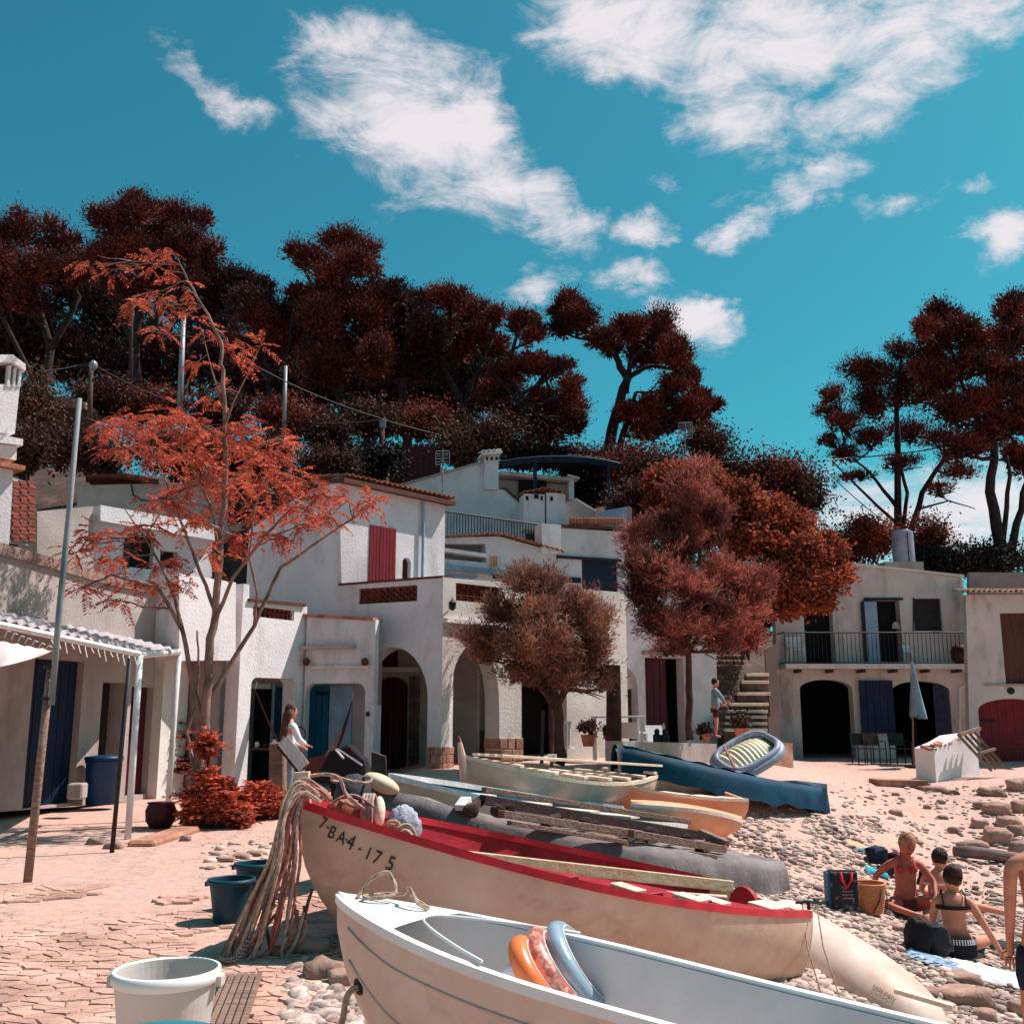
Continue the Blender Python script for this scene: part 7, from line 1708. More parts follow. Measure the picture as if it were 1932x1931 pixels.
# person by the steps
WS = V3((P(1352,1395,21.0).x, 21.0, P(1352,1392,21.0).z)); hs = (P(1352,1284,21.0).z - WS.z)/1.72
JS = dict(JM0); JS.update(shl=(-.19,.0,1.40), ell=(-.22,.06,1.12), wrl=(-.16,.22,1.0), hal=(-.12,.28,1.0), shr=(.19,.02,1.42), elr=(.26,.16,1.26), wrr=(.2,.30,1.05), har=(.18,.36,1.03))
t, w, R = person('person in a loose grey blue shirt and dark shorts walking below the stone steps', WS, radians(-100), JS, scale=hs)
cloth(t, 'shirt', [[((0,0,.80),(.19,.16)), ((0,0,1.08),(.17,.14)), ((0,0,1.30),(.18,.14)), ((0,0,1.45),(.09,.08))], [((0,0,1.30),(.18,.14)), ((0,0,1.40),(.11,.09)), ((-.19,0,1.40),.08), ((-.22,.06,1.14),.08), ((-.17,.20,1.01),.06)], [((0,0,1.30),(.18,.14)), ((0,0,1.40),(.11,.09)), ((.19,.02,1.42),.08), ((.25,.14,1.26),.08), ((.21,.27,1.08),.06)]], M['bluec'], w, R, WS, hs)
cloth(t, 'shorts', [[((0,0,.93),(.15,.12)), ((-.10,0,.82),.11), ((-.12,.02,.58),.09)], [((0,0,.93),(.15,.12)), ((.10,0,.82),.11), ((.13,0,.58),.09)]], M['maroon'], w, R, WS, hs)
# person in the dark red doorway
WD = PQ.pt(PQ.hit(1262,1370)[0], .0, -.6); WD.z = P(1262,1384,WD.y).z; hs = (P(1262,1296,WD.y).z - WD.z)/1.70
t, w, R = person('shadowed figure in a pinkish dress standing inside the dark red doorway', WD, radians(170), JG, skin=M['skind'], hairlen=.2, scale=hs)
cloth(t, 'dress', [[((0,0,.55),(.20,.17)), ((0,0,.9),(.17,.14)), ((0,0,1.10),(.14,.11)), ((0,0,1.32),(.155,.12)), ((0,0,1.44),(.08,.08))]], mat('dusty_pink_cloth', sr(170,112,104), sr(140,86,80), 9), w, R, WD, hs)

# ------------------------------------------------------------------ hammock and porch clutter
hm0 = P(481,1299,17.75); hm1 = P(664,1322,18.0); lo_ = P(585,1446,17.3)
hk = thing('hammock', lo_, 'maroon cloth hammock slung across the porch openings behind the girl', 'hammock')
pts = [hm0, hm0.lerp(lo_, .45) + V3((-.10,0,-.12)), lo_ + V3((-.30,0,.06)), lo_, lo_ + V3((.26,0,.06)), P(632,1410,17.6), P(652,1366,17.8), hm1]
def spl(pts, sub=6):
    fine = []
    for i in range(len(pts)-1):
        p0 = pts[max(0,i-1)]; p1 = pts[i]; p2 = pts[i+1]; p3 = pts[min(len(pts)-1, i+2)]
        for k in range(sub):
            t = k/sub; fine.append(.5*((2*p1) + (p2-p0)*t + (2*p0-5*p1+4*p2-p3)*t*t + (3*p1-p0-3*p2+p3)*t*t*t))
    return fine + [pts[-1]]
sp = spl(pts); vs = []
for i, q in enumerate(sp):
    f = i/(len(sp)-1); wd = .04 + .46*max(0, sin(pi*f))**1.3
    for j in range(7): g_ = j/6; vs.append(q + V3((0, -wd*.8*(g_-.5), wd*(.6*g_-.3) - .04*sin(g_*pi))))
MB().grid(vs, len(sp), 7).build('cloth', mat('hammock_cloth', sr(86,50,54), sr(60,32,38), 9, .9), hk, smooth=True)
MB().tube([hm0, hm0 + V3((.03,.02,.12))], .01, 5).build('cord', ropegrey, hk); MB().tube([hm1, hm1 + V3((.02,.02,.16))], .01, 5).build('cord', ropegrey, hk)
def table(label, c, w_, d_, h_, mt, ml, rz=0, name='table', legs=True):
    t = thing(name, c, label, 'table'); R = Matrix.Rotation(rz, 3, 'Z')
    MB().box(c + V3((0,0,h_)), (w_,d_,.035), R).build('table_top', mt, t, bevel=.005)
    for sx in (-1,1):
        for sy in (-1,1): MB().beam(c + R @ V3((sx*(w_/2-.06), sy*(d_/2-.06), 0)), c + R @ V3((sx*(w_/2-.06), sy*(d_/2-.06), h_-.018)), .04, .04).build('leg', ml, t)
    return t
tc_ = V3((P(497,1440,18.1).x, 18.1, .24)); table('dark work table with tins and jars in the left porch opening', tc_, .85, .5, P(497,1413,17.9).z-.24, M['woodd'], M['iron'])
th_ = P(497,1413,17.9).z + .018
for i, (dx, r_, h_, mm_, nm_, lb) in enumerate(((-.28,.06,.06,'whitep','bowl','white bowl on the dark work table, leftmost'),(-.1,.04,.10,'woodp','jar','tan jar on the dark work table'),(.05,.05,.07,'maroon','tin','dark red tin on the work table beside the tan jar'),(.2,.045,.14,'whitec','bottle','white bottle on the dark work table'),(.32,.05,.09,'wood','tin','brown tin at the right end of the work table'))):
    MB().lathe([(r_*.8,0),(r_,h_*.3),(r_,h_*.75),(r_*.55,h_)], V3((tc_.x+dx, tc_.y-.1, th_)), 12).build(nm_, M[mm_], None, tag=(lb, nm_), smooth=True)
# wooden post & slanted board by the girl
gp_ = V3((P(527,1500,14.6).x, 14.6, gz(-3.2,14.6)))
wp = thing('mooring_post', gp_, 'split grey brown timber post behind the hanging ropes', 'post')
MB().beam(gp_, P(524,1400,14.6), .20, .20).build('post_shaft', M['wood'], wp, bevel=.02)
ob_ = thing('folded_easel', G(560,1505), 'slanting dark board with pale edge in front of the porch pillar', 'board')
MB().beam(P(532,1402,14.3), P(572,1452,14.2), .16, .05, up=(0,1,0)).build('board', M['maroon'], ob_); MB().beam(P(572,1452,14.2), P(560,1515,14.2), .04, .04).build('leg', M['whitep'], ob_)
MB().beam(P(534,1397,14.28), P(574,1447,14.18), .17, .012, up=(0,1,0)).build('pale_edge', M['whitep'], ob_)
# covered moped like dark bundle
mc = thing('covered_moped', G(650,1500), 'black covered moped parked under the second porch opening', 'moped')
mb_ = P(655,1430,16.0)
MB().add([mb_+V3(p) for p in ((-.45,-.2,-.35),(.35,-.2,-.4),(.42,.2,-.4),(-.45,.2,-.35),(-.25,-.12,.12),(.05,-.14,.20),(.30,-.12,-.02),(.30,.12,-.02),(.05,.14,.20),(-.25,.12,.12))],
   [(0,1,6,5,4),(3,9,8,7,2),(0,4,9,3),(4,5,8,9),(5,6,7,8),(1,2,7,6),(0,3,2,1)]).build('cover', M['blackc'], mc, bevel=.03)
for dx in (-.38,.34): MB().tube([mb_ + V3((dx + .20*cos(a), 0, -.50 + .20*sin(a))) for a in [2*pi*i/20 for i in range(20)]], .045, 8, closed=True).build('wheel', M['iron'], mc, smooth=True)
MB().tube([mb_+V3((.25,-.15,-.1)), mb_+V3((-.05,-.22,.10)), mb_+V3((-.12,-.22,.14))], .018, 6).build('handlebar', M['galv'], mc)
MB().beam(mb_+V3((-.15,-.16,.13)), mb_+V3((-.02,-.2,.0)), .03, .02).build('bright_strip', M['whitep'], mc)
bd_ = thing('blackboard', G(708,1500), 'small dark board leaning against the pier of the left round arch', 'board')
q = P(716,1437,17.0); MB().add([q+V3((-.13,0,.16)), q+V3((.10,0,.08)), q+V3((.12,.0,-.26)), q+V3((-.13,0,-.26)), q+V3((-.13,.03,.16)), q+V3((.10,.03,.08)), q+V3((.12,.03,-.26)), q+V3((-.13,.03,-.26))], [(0,1,2,3),(7,6,5,4),(0,4,5,1),(1,5,6,2),(2,6,7,3),(3,7,4,0)]).build('panel', mat('slate', sr(62,56,60), sr(48,44,48), 5), bd_)
MB().tube([q+V3((-.13,0,.16)), q+V3((.10,0,.08)), q+V3((.12,0,-.26))], .012, 5).build('frame', M['wood'], bd_)
# dream-catcher like hanging on the pillar
dr = PM.pt(*PM.hit(562,1385), .05)
MB().tube([dr+V3((.09*cos(a),0,.12*sin(a))) for a in [2*pi*i/20 for i in range(20)]], .010, 5, closed=True).build('wall_ornament', M['iron'], None, tag=('small dark wrought wall ornament on the pillar beside the girl', 'ornament'))
# barrel and white sack by the navy door
bb = P(191,1505,14.9); bb.z = .27
br = thing('plastic_barrel', bb, 'big blue plastic bin standing in the boathouse doorway', 'barrel')
MB().lathe([(.20,0),(.235,.55),(.25,.57),(.25,.60),(.22,.62)], bb, 24).build('bin_body', M['blue'], br, smooth=True); MB().lathe([(.26,.60),(.26,.64),(.1,.66)], bb, 24).build('lid', M['blue'], br, smooth=True)
MB().box(P(146,1492,14.0)+V3((0,0,.0)), (.20,.2,.2)).build('white_block', M['cement'], None, tag=('small grey plaster block at the foot of the beige pier beside the navy door', 'block'), bevel=.02)
rp = P(305,1510,12.9); rp.z = gz(rp.x, rp.y)
pt2 = thing('plant_pot', rp, 'dark red glazed pot holding the sumac beside the awning post', 'planter'); MB().lathe([(.12,0),(.17,.08),(.18,.2),(.15,.27),(.17,.29)], rp, 20).build('pot', M['maroon'], pt2, smooth=True)
# buckets
def bucket(label, c, r0, r1, h, m, n=32, handle=True, group=None, name='bucket', rim=.012, mi=None):
    t = thing(name, c, label, 'bucket', group)
    MB().lathe([(r0,0),(r1,h),(r1+rim,h),(r1+rim,h-.02),(r1+rim*.6,h-.022)][:3] + [(r1-.006,h),(r0-.006,.012)], c, n, None, True, True).build('bucket_body', m, t, smooth=False)
    MB().lathe([(r1,h-.035),(r1+rim,h-.03),(r1+rim,h+.004),(r1-.004,h+.006),(r1-.006,h-.02)], c, n, None, False, False).build('rim', m if mi is None else mi, t, smooth=True)
    for sx in (-1,1): MB().box(c + V3((sx*(r1+rim+.004),0,h-.03)), (.02,.05,.03)).build('handle_lug', m, t)
    return t
gt = mat('dark_teal_plastic', sr(14,62,78), sr(8,48,64), 4, .5)
b1 = G(433,1742); bucket('dark teal builders tub nearer the camera of the two beside the ropes', b1, .105, .15, .29, gt, group='dark teal tubs')
b2_ = G(462,1722) + V3((.03,.16,0)); bucket('dark teal builders tub half hidden behind the nearer one', b2_, .105, .15, .32, gt, group='dark teal tubs')
wt_ = mat('white_tub_plastic', sr(224,214,206), sr(206,194,188), 2.5, .5, .1, 40, trans=.25)
cT = P(315,1829,3.6); hT = .36; cT.z -= hT
bucket('large white plastic tub in the left foreground', cT, .120, .163, hT, wt_, 48, name='tub', rim=.007, mi=mat('white_rim', (.8,.78,.76,1), (.72,.70,.68,1), 3, .5))
MB().lathe([(.17,-.012),(.18,0),(.175,.016),(.15,.018)], P(298,1972,3.0), 40).build('basin', mat('teal_lid', sr(0,120,136), sr(0,96,112), 3, .4), None, tag=('teal plastic basin rim just showing at the bottom edge before the white tub', 'basin'), smooth=True)
# duckboard
ds = G(400,1925)
db = thing('duckboard', ds, 'weathered slatted duckboard lying right of the white tub', 'duckboard')
d0 = G(398,1852); d1 = G(500,1850); d2 = G(330,1990)
e1 = (d1-d0); e2 = (d2-d0)
for i in range(8):
    f = i/8; a_ = d0 + e1*(f+.02); b__ = a_ + e2; h_ = V3((0,0,.035)); MB().beam(a_+h_, b__+h_, e1.length/8*.80, .025).build('slat', M['wood'], db, bevel=.003)
for g_ in (.15,.6,.9): MB().beam(d0+e2*g_+V3((0,0,.012)), d1+e2*g_+V3((0,0,.012)), .05, .02).build('bearer', M['woodd'], db)

# ------------------------------------------------------------------ courtyard furniture
whp = mat('white_plastic', (.74,.73,.73,1), (.62,.6,.6,1), 4, .4)
tb2 = P(1165,1395,20.4); tb2.z = .56
table('white plastic table behind the wooden pillar of the courtyard', tb2, 1.0, .6, P(1165,1352,20.4).z-.56, whp, whp)
sq = V3((P(1074,1420,19.6).x, 19.6, P(1074,1412,19.6).z)); hq = P(1074,1364,19.6).z - sq.z
st_ = thing('bar_stool', sq, 'slim white stand with round top behind the small tamarisk trunk', 'stool'); MB().tube([sq, sq+V3((0,0,hq))], .03, 8).build('stem', whp, st_); MB().lathe([(.10,0),(.10,.03)], sq+V3((0,0,hq)), 16).build('seat', whp, st_); MB().lathe([(.10,0),(.09,.02)], sq, 16).build('foot', whp, st_)
def chair(label, c, rz, m, s=1.0, slat=False, name='chair', group=None):
    t = thing(name, c, label, 'chair', group); R = Matrix.Rotation(rz, 3, 'Z')
    def w(x, y, z): return c + R @ V3((x*s, y*s, z*s))
    for sx in (-.22,.22):
        MB().tube([w(sx,-.2,0), w(sx,-.2,.42)], .018*s, 6).build('leg', m, t); MB().tube([w(sx,.22,0), w(sx,.2,.42), w(sx,.30,.85)], .018*s, 6).build('leg', m, t)
        MB().tube([w(sx,-.2,.62), w(sx,.24,.64)], .016*s, 6).build('armrest', m, t); MB().tube([w(sx,-.2,.42), w(sx,-.2,.62)], .016*s, 6).build('arm_post', m, t)
    MB().box(w(0,0,.43), (.44*s,.42*s,.03*s), R).build('seat', m, t)
    Rb = R @ Matrix.Rotation(-.2, 3, 'X')
    MB().box(w(0,.26,.68), (.42*s,.02*s,.34*s), Rb).build('backrest', m, t); return t
chair('white plastic chair at the right end of the courtyard table', V3((P(1196,1400,20.6).x, 20.6, .57)), 2.6, whp, .9)
dc = V3((P(1246,1398,20.9).x, 20.9, .55))
dk_ = thing('deck_chair', dc, 'pale canvas deck chair leaning back in front of the dark red doorway', 'chair')
MB().add([dc+V3(p) for p in ((-.19,-.1,.08),(.19,-.1,.08),(.10,.30,.72),(-.28,.30,.72))], [(0,1,2,3)]).build('canvas', M['whitec'], dk_)
for sx in (-.2,.2): MB().beam(dc+V3((sx,-.12,0)), dc+V3((sx-.09,.32,.75)), .03,.03).build('frame_bar', M['wood'], dk_); MB().beam(dc+V3((sx,.35,0)), dc+V3((sx-.02,-.1,.35)), .03,.03).build('frame_bar', M['wood'], dk_)
chair('white plastic chair standing on the balcony, seen through the railing', PH.pt(PH.hit(1497,1250)[0], bz0+.07, .35), 0, whp, .85)
chair('small white chair inside the balcony doorway with pale shutter', PH.pt(PH.hit(1716,1250)[0], bz0+.07, .2), .5, whp, .6)
acq = PH.pt(PH.hit(1803,1250)[0], bz0+.06, .38); ac = thing('flower_urn', acq, 'rounded dark red urn at the right end of the balcony', 'planter'); MB().lathe([(.16,0),(.24,.12),(.26,.35),(.20,.46),(.12,.50)], acq, 18).build('urn', M['maroon'], ac, smooth=True)
for px, lb in ((1652,'folding chair of dark wood nearer the curtain under the balcony'),(1700,'folding chair of dark wood beside the closed parasol'),(1628,'folding chair of dark wood below the navy door leaf')):
    c = V3((P(px,1424,25.6).x, 25.6, gz(P(px,1424,25.6).x, 25.6))); chair(lb, c, .1, M['iron'] if px != 1652 else M['woodd'], .85, name='folding_chair', group='folding chairs under the balcony')
pq = V3((P(1722,1420,24.8).x, 24.8, gz(P(1722,1420,24.8).x,24.8))); ptop = P(1720,1245,24.8)
ps_ = thing('parasol', pq, 'closed grey blue parasol standing before the right boat arch', 'parasol')
MB().tube([pq, ptop], .022, 8).build('pole', M['wood'], ps_)
vs = []; hC = ptop.z - P(1728,1350,24.8).z
for i in range(9):
    f = i/8; 
    for j in range(18):
        a = 2*pi*j/18; r_ = .03 + .15*f**1.1*(1+.25*sin(a*6)); vs.append(ptop + V3((r_*cos(a)+.06*f, r_*sin(a), -.04 - hC*f + .05*f*cos(a*3))))
fs = [(i*18+j, i*18+(j+1)%18, (i+1)*18+(j+1)%18, (i+1)*18+j) for i in range(8) for j in range(18)]
MB().add(vs, fs).build('canopy', M['bluec'], ps_, smooth=True); MB().lathe([(.2,0),(.2,.06)], pq, 16).build('base', M['iron'], ps_)
# baby pram-like rattan things: plants in pots in the courtyard
for i, (px, py, Y, r_, lb) in enumerate(((1110,1408,19.9,.14,'terracotta bowl with a dark plant behind the small tamarisk'),(1150,1404,20.2,.10,'small round clay pot near the courtyard table leg'),(1330,1400,20.8,.10,'clay pot on the courtyard wall left of the walking person'),(1400,1396,22.0,.16,'dark leafy pot plant at the foot of the steps'))):
    c = P(px, py, Y); t = thing('plant_pot', c, lb, 'planter'); MB().lathe([(r_*.7,0),(r_,r_*1.4),(r_*1.05,r_*1.5)], c, 16).build('pot', M['tile'], t, smooth=True)
    crown(t, 'foliage', [(np.array(c)+np.array((0,0,r_*2.2)), np.array((r_*1.3,r_*1.2,r_*1.1)))], 260, 'leaf', M['scrub'], .08)
for px, py, Y, lb in ((1022,1440,17.5,'dark iron stake standing left of the small tamarisk trunk'),(1041,1446,17.4,'brown wooden stake tied beside the small tamarisk trunk')):
    b_ = P(px,py,Y); MB().tube([b_, P(px+2, py-100, Y)], .03, 8).build('tree_stake', M['iron'] if px<1030 else M['barkb'], None, tag=(lb,'stake'))
wpq = P(1158,1420,19.4); MB().tube([wpq, P(1158,1330,19.4), P(1157,1255,19.4)], [.15,.14,.13], 10).build('timber_pillar', M['barkb'], None, tag=('thick rough brown timber pillar of the courtyard porch', 'pillar'), smooth=True)
pc = P(1044,1442,15.2); MB().lathe([(.05,0),(.065,.09),(.07,.10)], P(1042,1437,15.0), 14).build('paper_cup', M['whitec'], None, tag=('small white pot standing behind the cream plank boat', 'pot'))
for i, (px, lb) in enumerate(((1255,'blue grey stone lantern on the courtyard wall'),(1240,'dark small engine part on the courtyard wall'))):
    c = P(px,1402,19.2); MB().box(c+V3((0,0,.08)), (.14,.12,.16)).ell(c+V3((0,0,.2)),(.05,.05,.06)).build('odd_fitting', M['iron'], None, tag=(lb,'fitting'), bevel=.02)

# ------------------------------------------------------------------ beach belongings
def sell(c, r, R=None, e=.55, nu=20, nv=12, nz_=.03):
    b = MB(); b.ell((0,0,0),(1,1,1),None,nu,nv); pw = lambda x: math.copysign(abs(x)**e, x); out = []
    for v in b.v:
        q = V3((pw(v[0])*r[0], pw(v[1])*r[1], pw(v[2])*r[2])); q = q*(1 + nz_*noise.noise(V3(v)*2.2 + V3(c)))
        out.append(V3(c) + (R @ q if R is not None else q))
    return MB().add(out, b.f)
c = G(1585,1716); sb = thing('shopping_bag', c, 'dark printed shopping bag with teal side and red handles beside the straw basket', 'bag')
w_ = .30; h_ = .40
MB().box(c+V3((.04,0,h_/2)), (w_,.14,h_)).build('bag_body', mat('bag_print', sr(20,26,44), sr(120,96,84), 14, .5, lo=.56, hi=.62), sb, bevel=.01); MB().box(c+V3((-.125,.0,h_/2-.004)), (.03,.145,h_*.98)).build('side_gusset', M['teal'], sb)
MB().box(c+V3((.04,0,h_+.001)), (w_-.02,.12,.01)).build('opening', M['dark'], sb)
MB().tube([c+V3((.0,-.08,h_)), c+V3((.01,-.09,h_-.08)), c+V3((.06,-.095,h_-.15)), c+V3((.11,-.09,h_-.08)), c+V3((.12,-.08,h_))], .016, 6).build('handle', mat('red_cord', sr(226,50,70), sr(200,36,56), 6), sb, smooth=True)
for k in range(3): MB().box(c+V3((.07,-.073,.13+.035*k)), (.12,.004,.014)).build('print_bar', M['wood'], sb)
c = G(1640,1722); bk = thing('straw_basket', c, 'round woven straw basket with leather strap between the bag and the sunburnt woman', 'basket')
straw = mat('straw', sr(232,160,108), sr(196,120,76), 30, .85, .8, 60, streak=(1,1,4))
prof = [(.135,0),(.15,.06),(.175,.18),(.19,.30)]
for i in range(14):
    f = i/13; r_ = lerp(.135,.19,f**.8); MB().tube([c+V3((r_*cos(a), r_*sin(a), .015+.30*f)) for a in [2*pi*j/28 for j in range(28)]], .014, 5, closed=True).build('straw_coil', straw, bk, smooth=True)
MB().lathe([(.12,.01),(.165,.22)], c, 24, None, True, True).build('lining', mat('pink_lining', sr(200,110,110), sr(160,80,84), 8), bk)
MB().tube([c+V3((.10,-.165,.29)), c+V3((.06,-.19,.16)), c+V3((-.01,-.17,.03))], .008, 5).build('strap', M['woodd'], bk, smooth=True); MB().tube([c+V3((.17,-.08,.29)), c+V3((.17,-.13,.10)), c+V3((.10,-.18,.02))], .008, 5).build('strap', M['woodd'], bk, smooth=True)
c = G(1738,1800) + V3((.05,0,0)); rk = thing('rucksack', c, 'round black rucksack leaning beside the woman in the black bikini', 'bag')
sell(c+V3((-.07,0,.17)), (.12,.13,.18), Matrix.Rotation(.25,3,'Y'), .62, nz_=.2).build('bag_body', M['blackc'], rk, smooth=True); sell(c+V3((.12,.02,.14)), (.13,.11,.15), Matrix.Rotation(-.3,3,'Y'), .6, nz_=.3).build('front_pocket', mat('charcoal_cloth', sr(50,48,56), sr(32,30,38), 5, .7, .5, 20), rk, smooth=True)
MB().ell(c+V3((-.06,-.02,.33)), (.05,.04,.04), None, 10, 8).build('top_flap', M['woodd'], rk, smooth=True)
def flat(name, label, cat, px, py, w_, d_, m, h=.015, rz=0, wr=.02):
    c = G(px, py); vs = []; R = Matrix.Rotation(rz, 3, 'Z')
    for i in range(15):
        for j in range(11):
            x = w_*(i/14-.5); y = d_*(j/10-.5); p = c + R @ V3((x, y, 0)); e = 1 if 0 < i < 14 and 0 < j < 10 else 0
            vs.append(V3((p.x + .02*noise.noise(p*5), p.y, gz(p.x,p.y) + h*1.5 + (wr*abs(noise.noise(p*7+V3((px,0,0)))) + .03)*e)))
    return MB().grid(vs, 15, 11).build(name, m, None, tag=(label, cat), smooth=True)
flat('towel', 'blue and white striped towel under the woman in the black bikini', 'towel', 1770, 1822, .55, .35, mat('blue_stripe', sr(30,60,92), sr(170,190,205), 14, .9, lo=.48, hi=.52, streak=(1,8,1)), rz=-.3)
flat('towel', 'white crumpled towel on the pebbles at the lower right edge', 'towel', 1885, 1850, .85, .5, M['whitec'], rz=-.2, wr=.09)
flat('towel', 'dark grey towel under the sunburnt woman', 'towel', 1715, 1735, .75, .3, MATS['charcoal_cloth'], rz=-.15, wr=.05)
flat('towel', 'turquoise towel corner behind the shopping bag', 'towel', 1655, 1650, .3, .18, mat('turq', sr(60,170,180), sr(40,120,140), 9, .9), rz=-.2)
flat('towel', 'orange and teal beach towel beyond the sunburnt woman', 'towel', 1625, 1603, .42, .26, mat('bright_stripe', sr(200,160,130), sr(70,150,160), 2.2, .9, lo=.49, hi=.51), rz=-.3)
flat('towel', 'dark crumpled clothes at the right edge beside the bather', 'clothes', 1905, 1792, .5, .3, M['blackc'], wr=.08)
def sack(name, label, px, py, rx, rz_, m, cat='bag', dy=0):
    c = G(px, py); sell(c+V3((0,dy,rz_*.8)), (rx, rx*.8, rz_), Matrix.Rotation(RND.uniform(-.3,.3),3,'Y') @ Matrix.Rotation(.4,3,'Z'), .5, nz_=.25).build(name, m, None, tag=(label, cat), smooth=True)
sack('cool_box_bag', 'dark blue square beach bag beyond the sunburnt woman', 1656, 1628, .13, .12, M['navyc'])
sack('rolled_clothes', 'maroon rolled clothes behind the sunburnt woman', 1698, 1640, .15, .12, M['maroon'], 'clothes')
sack('black_bag', 'small black bag on the turquoise towel', 1672, 1650, .10, .07, M['blackc'])
sack('camera_bag', 'small black camera bag behind the woman in the white bikini', 1742, 1668, .06, .10, M['blackc'])
c = G(1848,1800); MB().tube([c+V3((.055*cos(a),.0,.06+.055*sin(a))) for a in [2*pi*i/20 for i in range(20)]], .01, 6, closed=True).lathe([(.052,0),(.052,.01)], c+V3((0,0,.06)), 18, Matrix.Rotation(pi/2,3,'X')).build('snorkel_mask', M['teal'], None, tag=('round teal beach toy standing right of the black bikini woman', 'toy'))

# ------------------------------------------------------------------ rocks, paving and pebbles
def rockmesh(c, r, seed, seg=(14,10)):
    rg = random.Random(seed); b = MB(); b.ell((0,0,0), (1,1,1), None, seg[0], seg[1])
    out = []
    for v in b.v:
        q = V3(v); k = 1 + .34*noise.noise(q*1.3 + V3((seed*3.1,0,0))) + .16*noise.noise(q*3.2 + V3((0,seed,0))); q = V3([max(-.78,min(.78,x)) for x in q])*1.12
        out.append(V3(c) + V3((q.x*r[0]*k, q.y*r[1]*k, q.z*r[2]*k)))
    return out, b.f
rockm = mat('beach_rock', sr(176,140,124), sr(120,92,84), 3, .95, .9, 14, island=.2)
rlist = [(1760,1490,.34,.07,'long flat slab'),(1795,1497,.20,.07,'flat brown slab'),(1690,1500,.10,.05,'small brown stone'),(1640,1508,.12,.05,'small dark stone'),(1690,1536,.14,.08,'rounded grey stone'),(1750,1526,.10,.07,'small reddish stone'),
 (1870,1500,.30,.14,'long pinkish boulder'),(1925,1490,.34,.20,'tall boulder'),(1850,1525,.16,.12,'dark wedge stone'),(1880,1535,.28,.18,'pale rounded boulder'),(1925,1530,.24,.16,'brown boulder'),(1905,1560,.26,.16,'grey boulder'),
 (1850,1560,.18,.12,'pale leaning rock'),(1880,1590,.26,.22,'angular brown rock'),(1835,1600,.30,.10,'flat pale rock'),(1925,1610,.22,.18,'dark brown rock'),(1800,1570,.14,.08,'low brown stone'),(1915,1575,.2,.14,'tan boulder'),
 (1780,1545,.10,.06,'small tan stone'),(1725,1560,.08,.05,'tiny grey stone'),(1655,1560,.08,.05,'tiny tan stone'),(1820,1890,.30,.12,'flat pale stone nearest the white towel'),(1860,1925,.12,.09,'dark brown stone'),(1815,1850,.22,.07,'pale flat stone'),
 (1925,1915,.14,.12,'dark round stone at the corner'),(1750,1880,.12,.07,'brown stone by the upturned kayak'),(1700,1760,.11,.07,'tan stone by the rucksack'),(645,1860,.10,.08,'dark stone under the dinghy bow'),(610,1846,.13,.09,'grey stone near the dinghy bow'),
 (585,1800,.14,.08,'pinkish stone beneath the crimson boat bow'),(700,1850,.12,.07,'grey flat stone'),(455,1620,.12,.05,'dark flat stone on the plaza'),(480,1615,.10,.05,'pale flat stone on the plaza'),(430,1625,.10,.04,'white flat stone on the plaza'),
 (215,1600,.12,.06,'brown cobble by the dark awning post'),(180,1592,.12,.06,'grey cobble left of the dark awning post'),(262,1592,.09,.05,'grey stone at the white awning post foot'),(350,1585,.08,.05,'pale stone beside the low step'),(450,1548,.10,.09,'pale stone beside the coral bush')]
for i, (px, py, r_, h_, lb) in enumerate(rlist):
    r_ *= .85; h_ *= .85
    c = G(px, py); vs, fs = rockmesh(c + V3((0,0,h_*.35)), (r_, r_*.75, h_), i+1)
    lab = lb if len(lb.split()) > 5 else lb + (' among the boulders at the right edge' if px > 1840 and py < 1700 else ' on the upper beach, %s row' % ('upper' if py < 1530 else 'lower') if px > 1300 and py < 1700 else ' on the ground near the boats')
    MB().add(vs, fs).build('rock', rockm, None, tag=(lab, 'rock', 'loose rocks on the beach and plaza'), smooth=True)
lg = G(1800,1615); l2 = G(1925,1628)
MB().tube([lg+V3((0,0,.07)), lg.lerp(l2,.3)+V3((0,0,.085)), lg.lerp(l2,.65)+V3((0,0,.075)), l2+V3((0,0,.07))], [.075,.09,.085,.075], 12).build('driftwood_log', mat('driftwood', sr(140,112,108), sr(96,76,76), 4, .9, .6, 20, streak=(1,5,5)), None, tag=('thick grey driftwood log lying behind the bathers at the right', 'log'), smooth=True)
MB().beam(G(1740,1482)+V3((0,0,.05)), G(1650,1480)+V3((0,0,.05)), .5, .12).build('concrete_slab', M['stone'], None, tag=('thin stone slab step at the foot of the white ramp wall', 'slab'))
# low step wall between plaza and tree
s0 = G(265,1597); s1 = G(350,1570); 
MB().beam(s0+V3((0,.0,-.02)), s1+V3((0,.1,-.02)), .3, .16).build('kerb', M['stone'], None, tag=('low crumbling stone kerb in front of the white awning post', 'kerb'), bevel=.03)

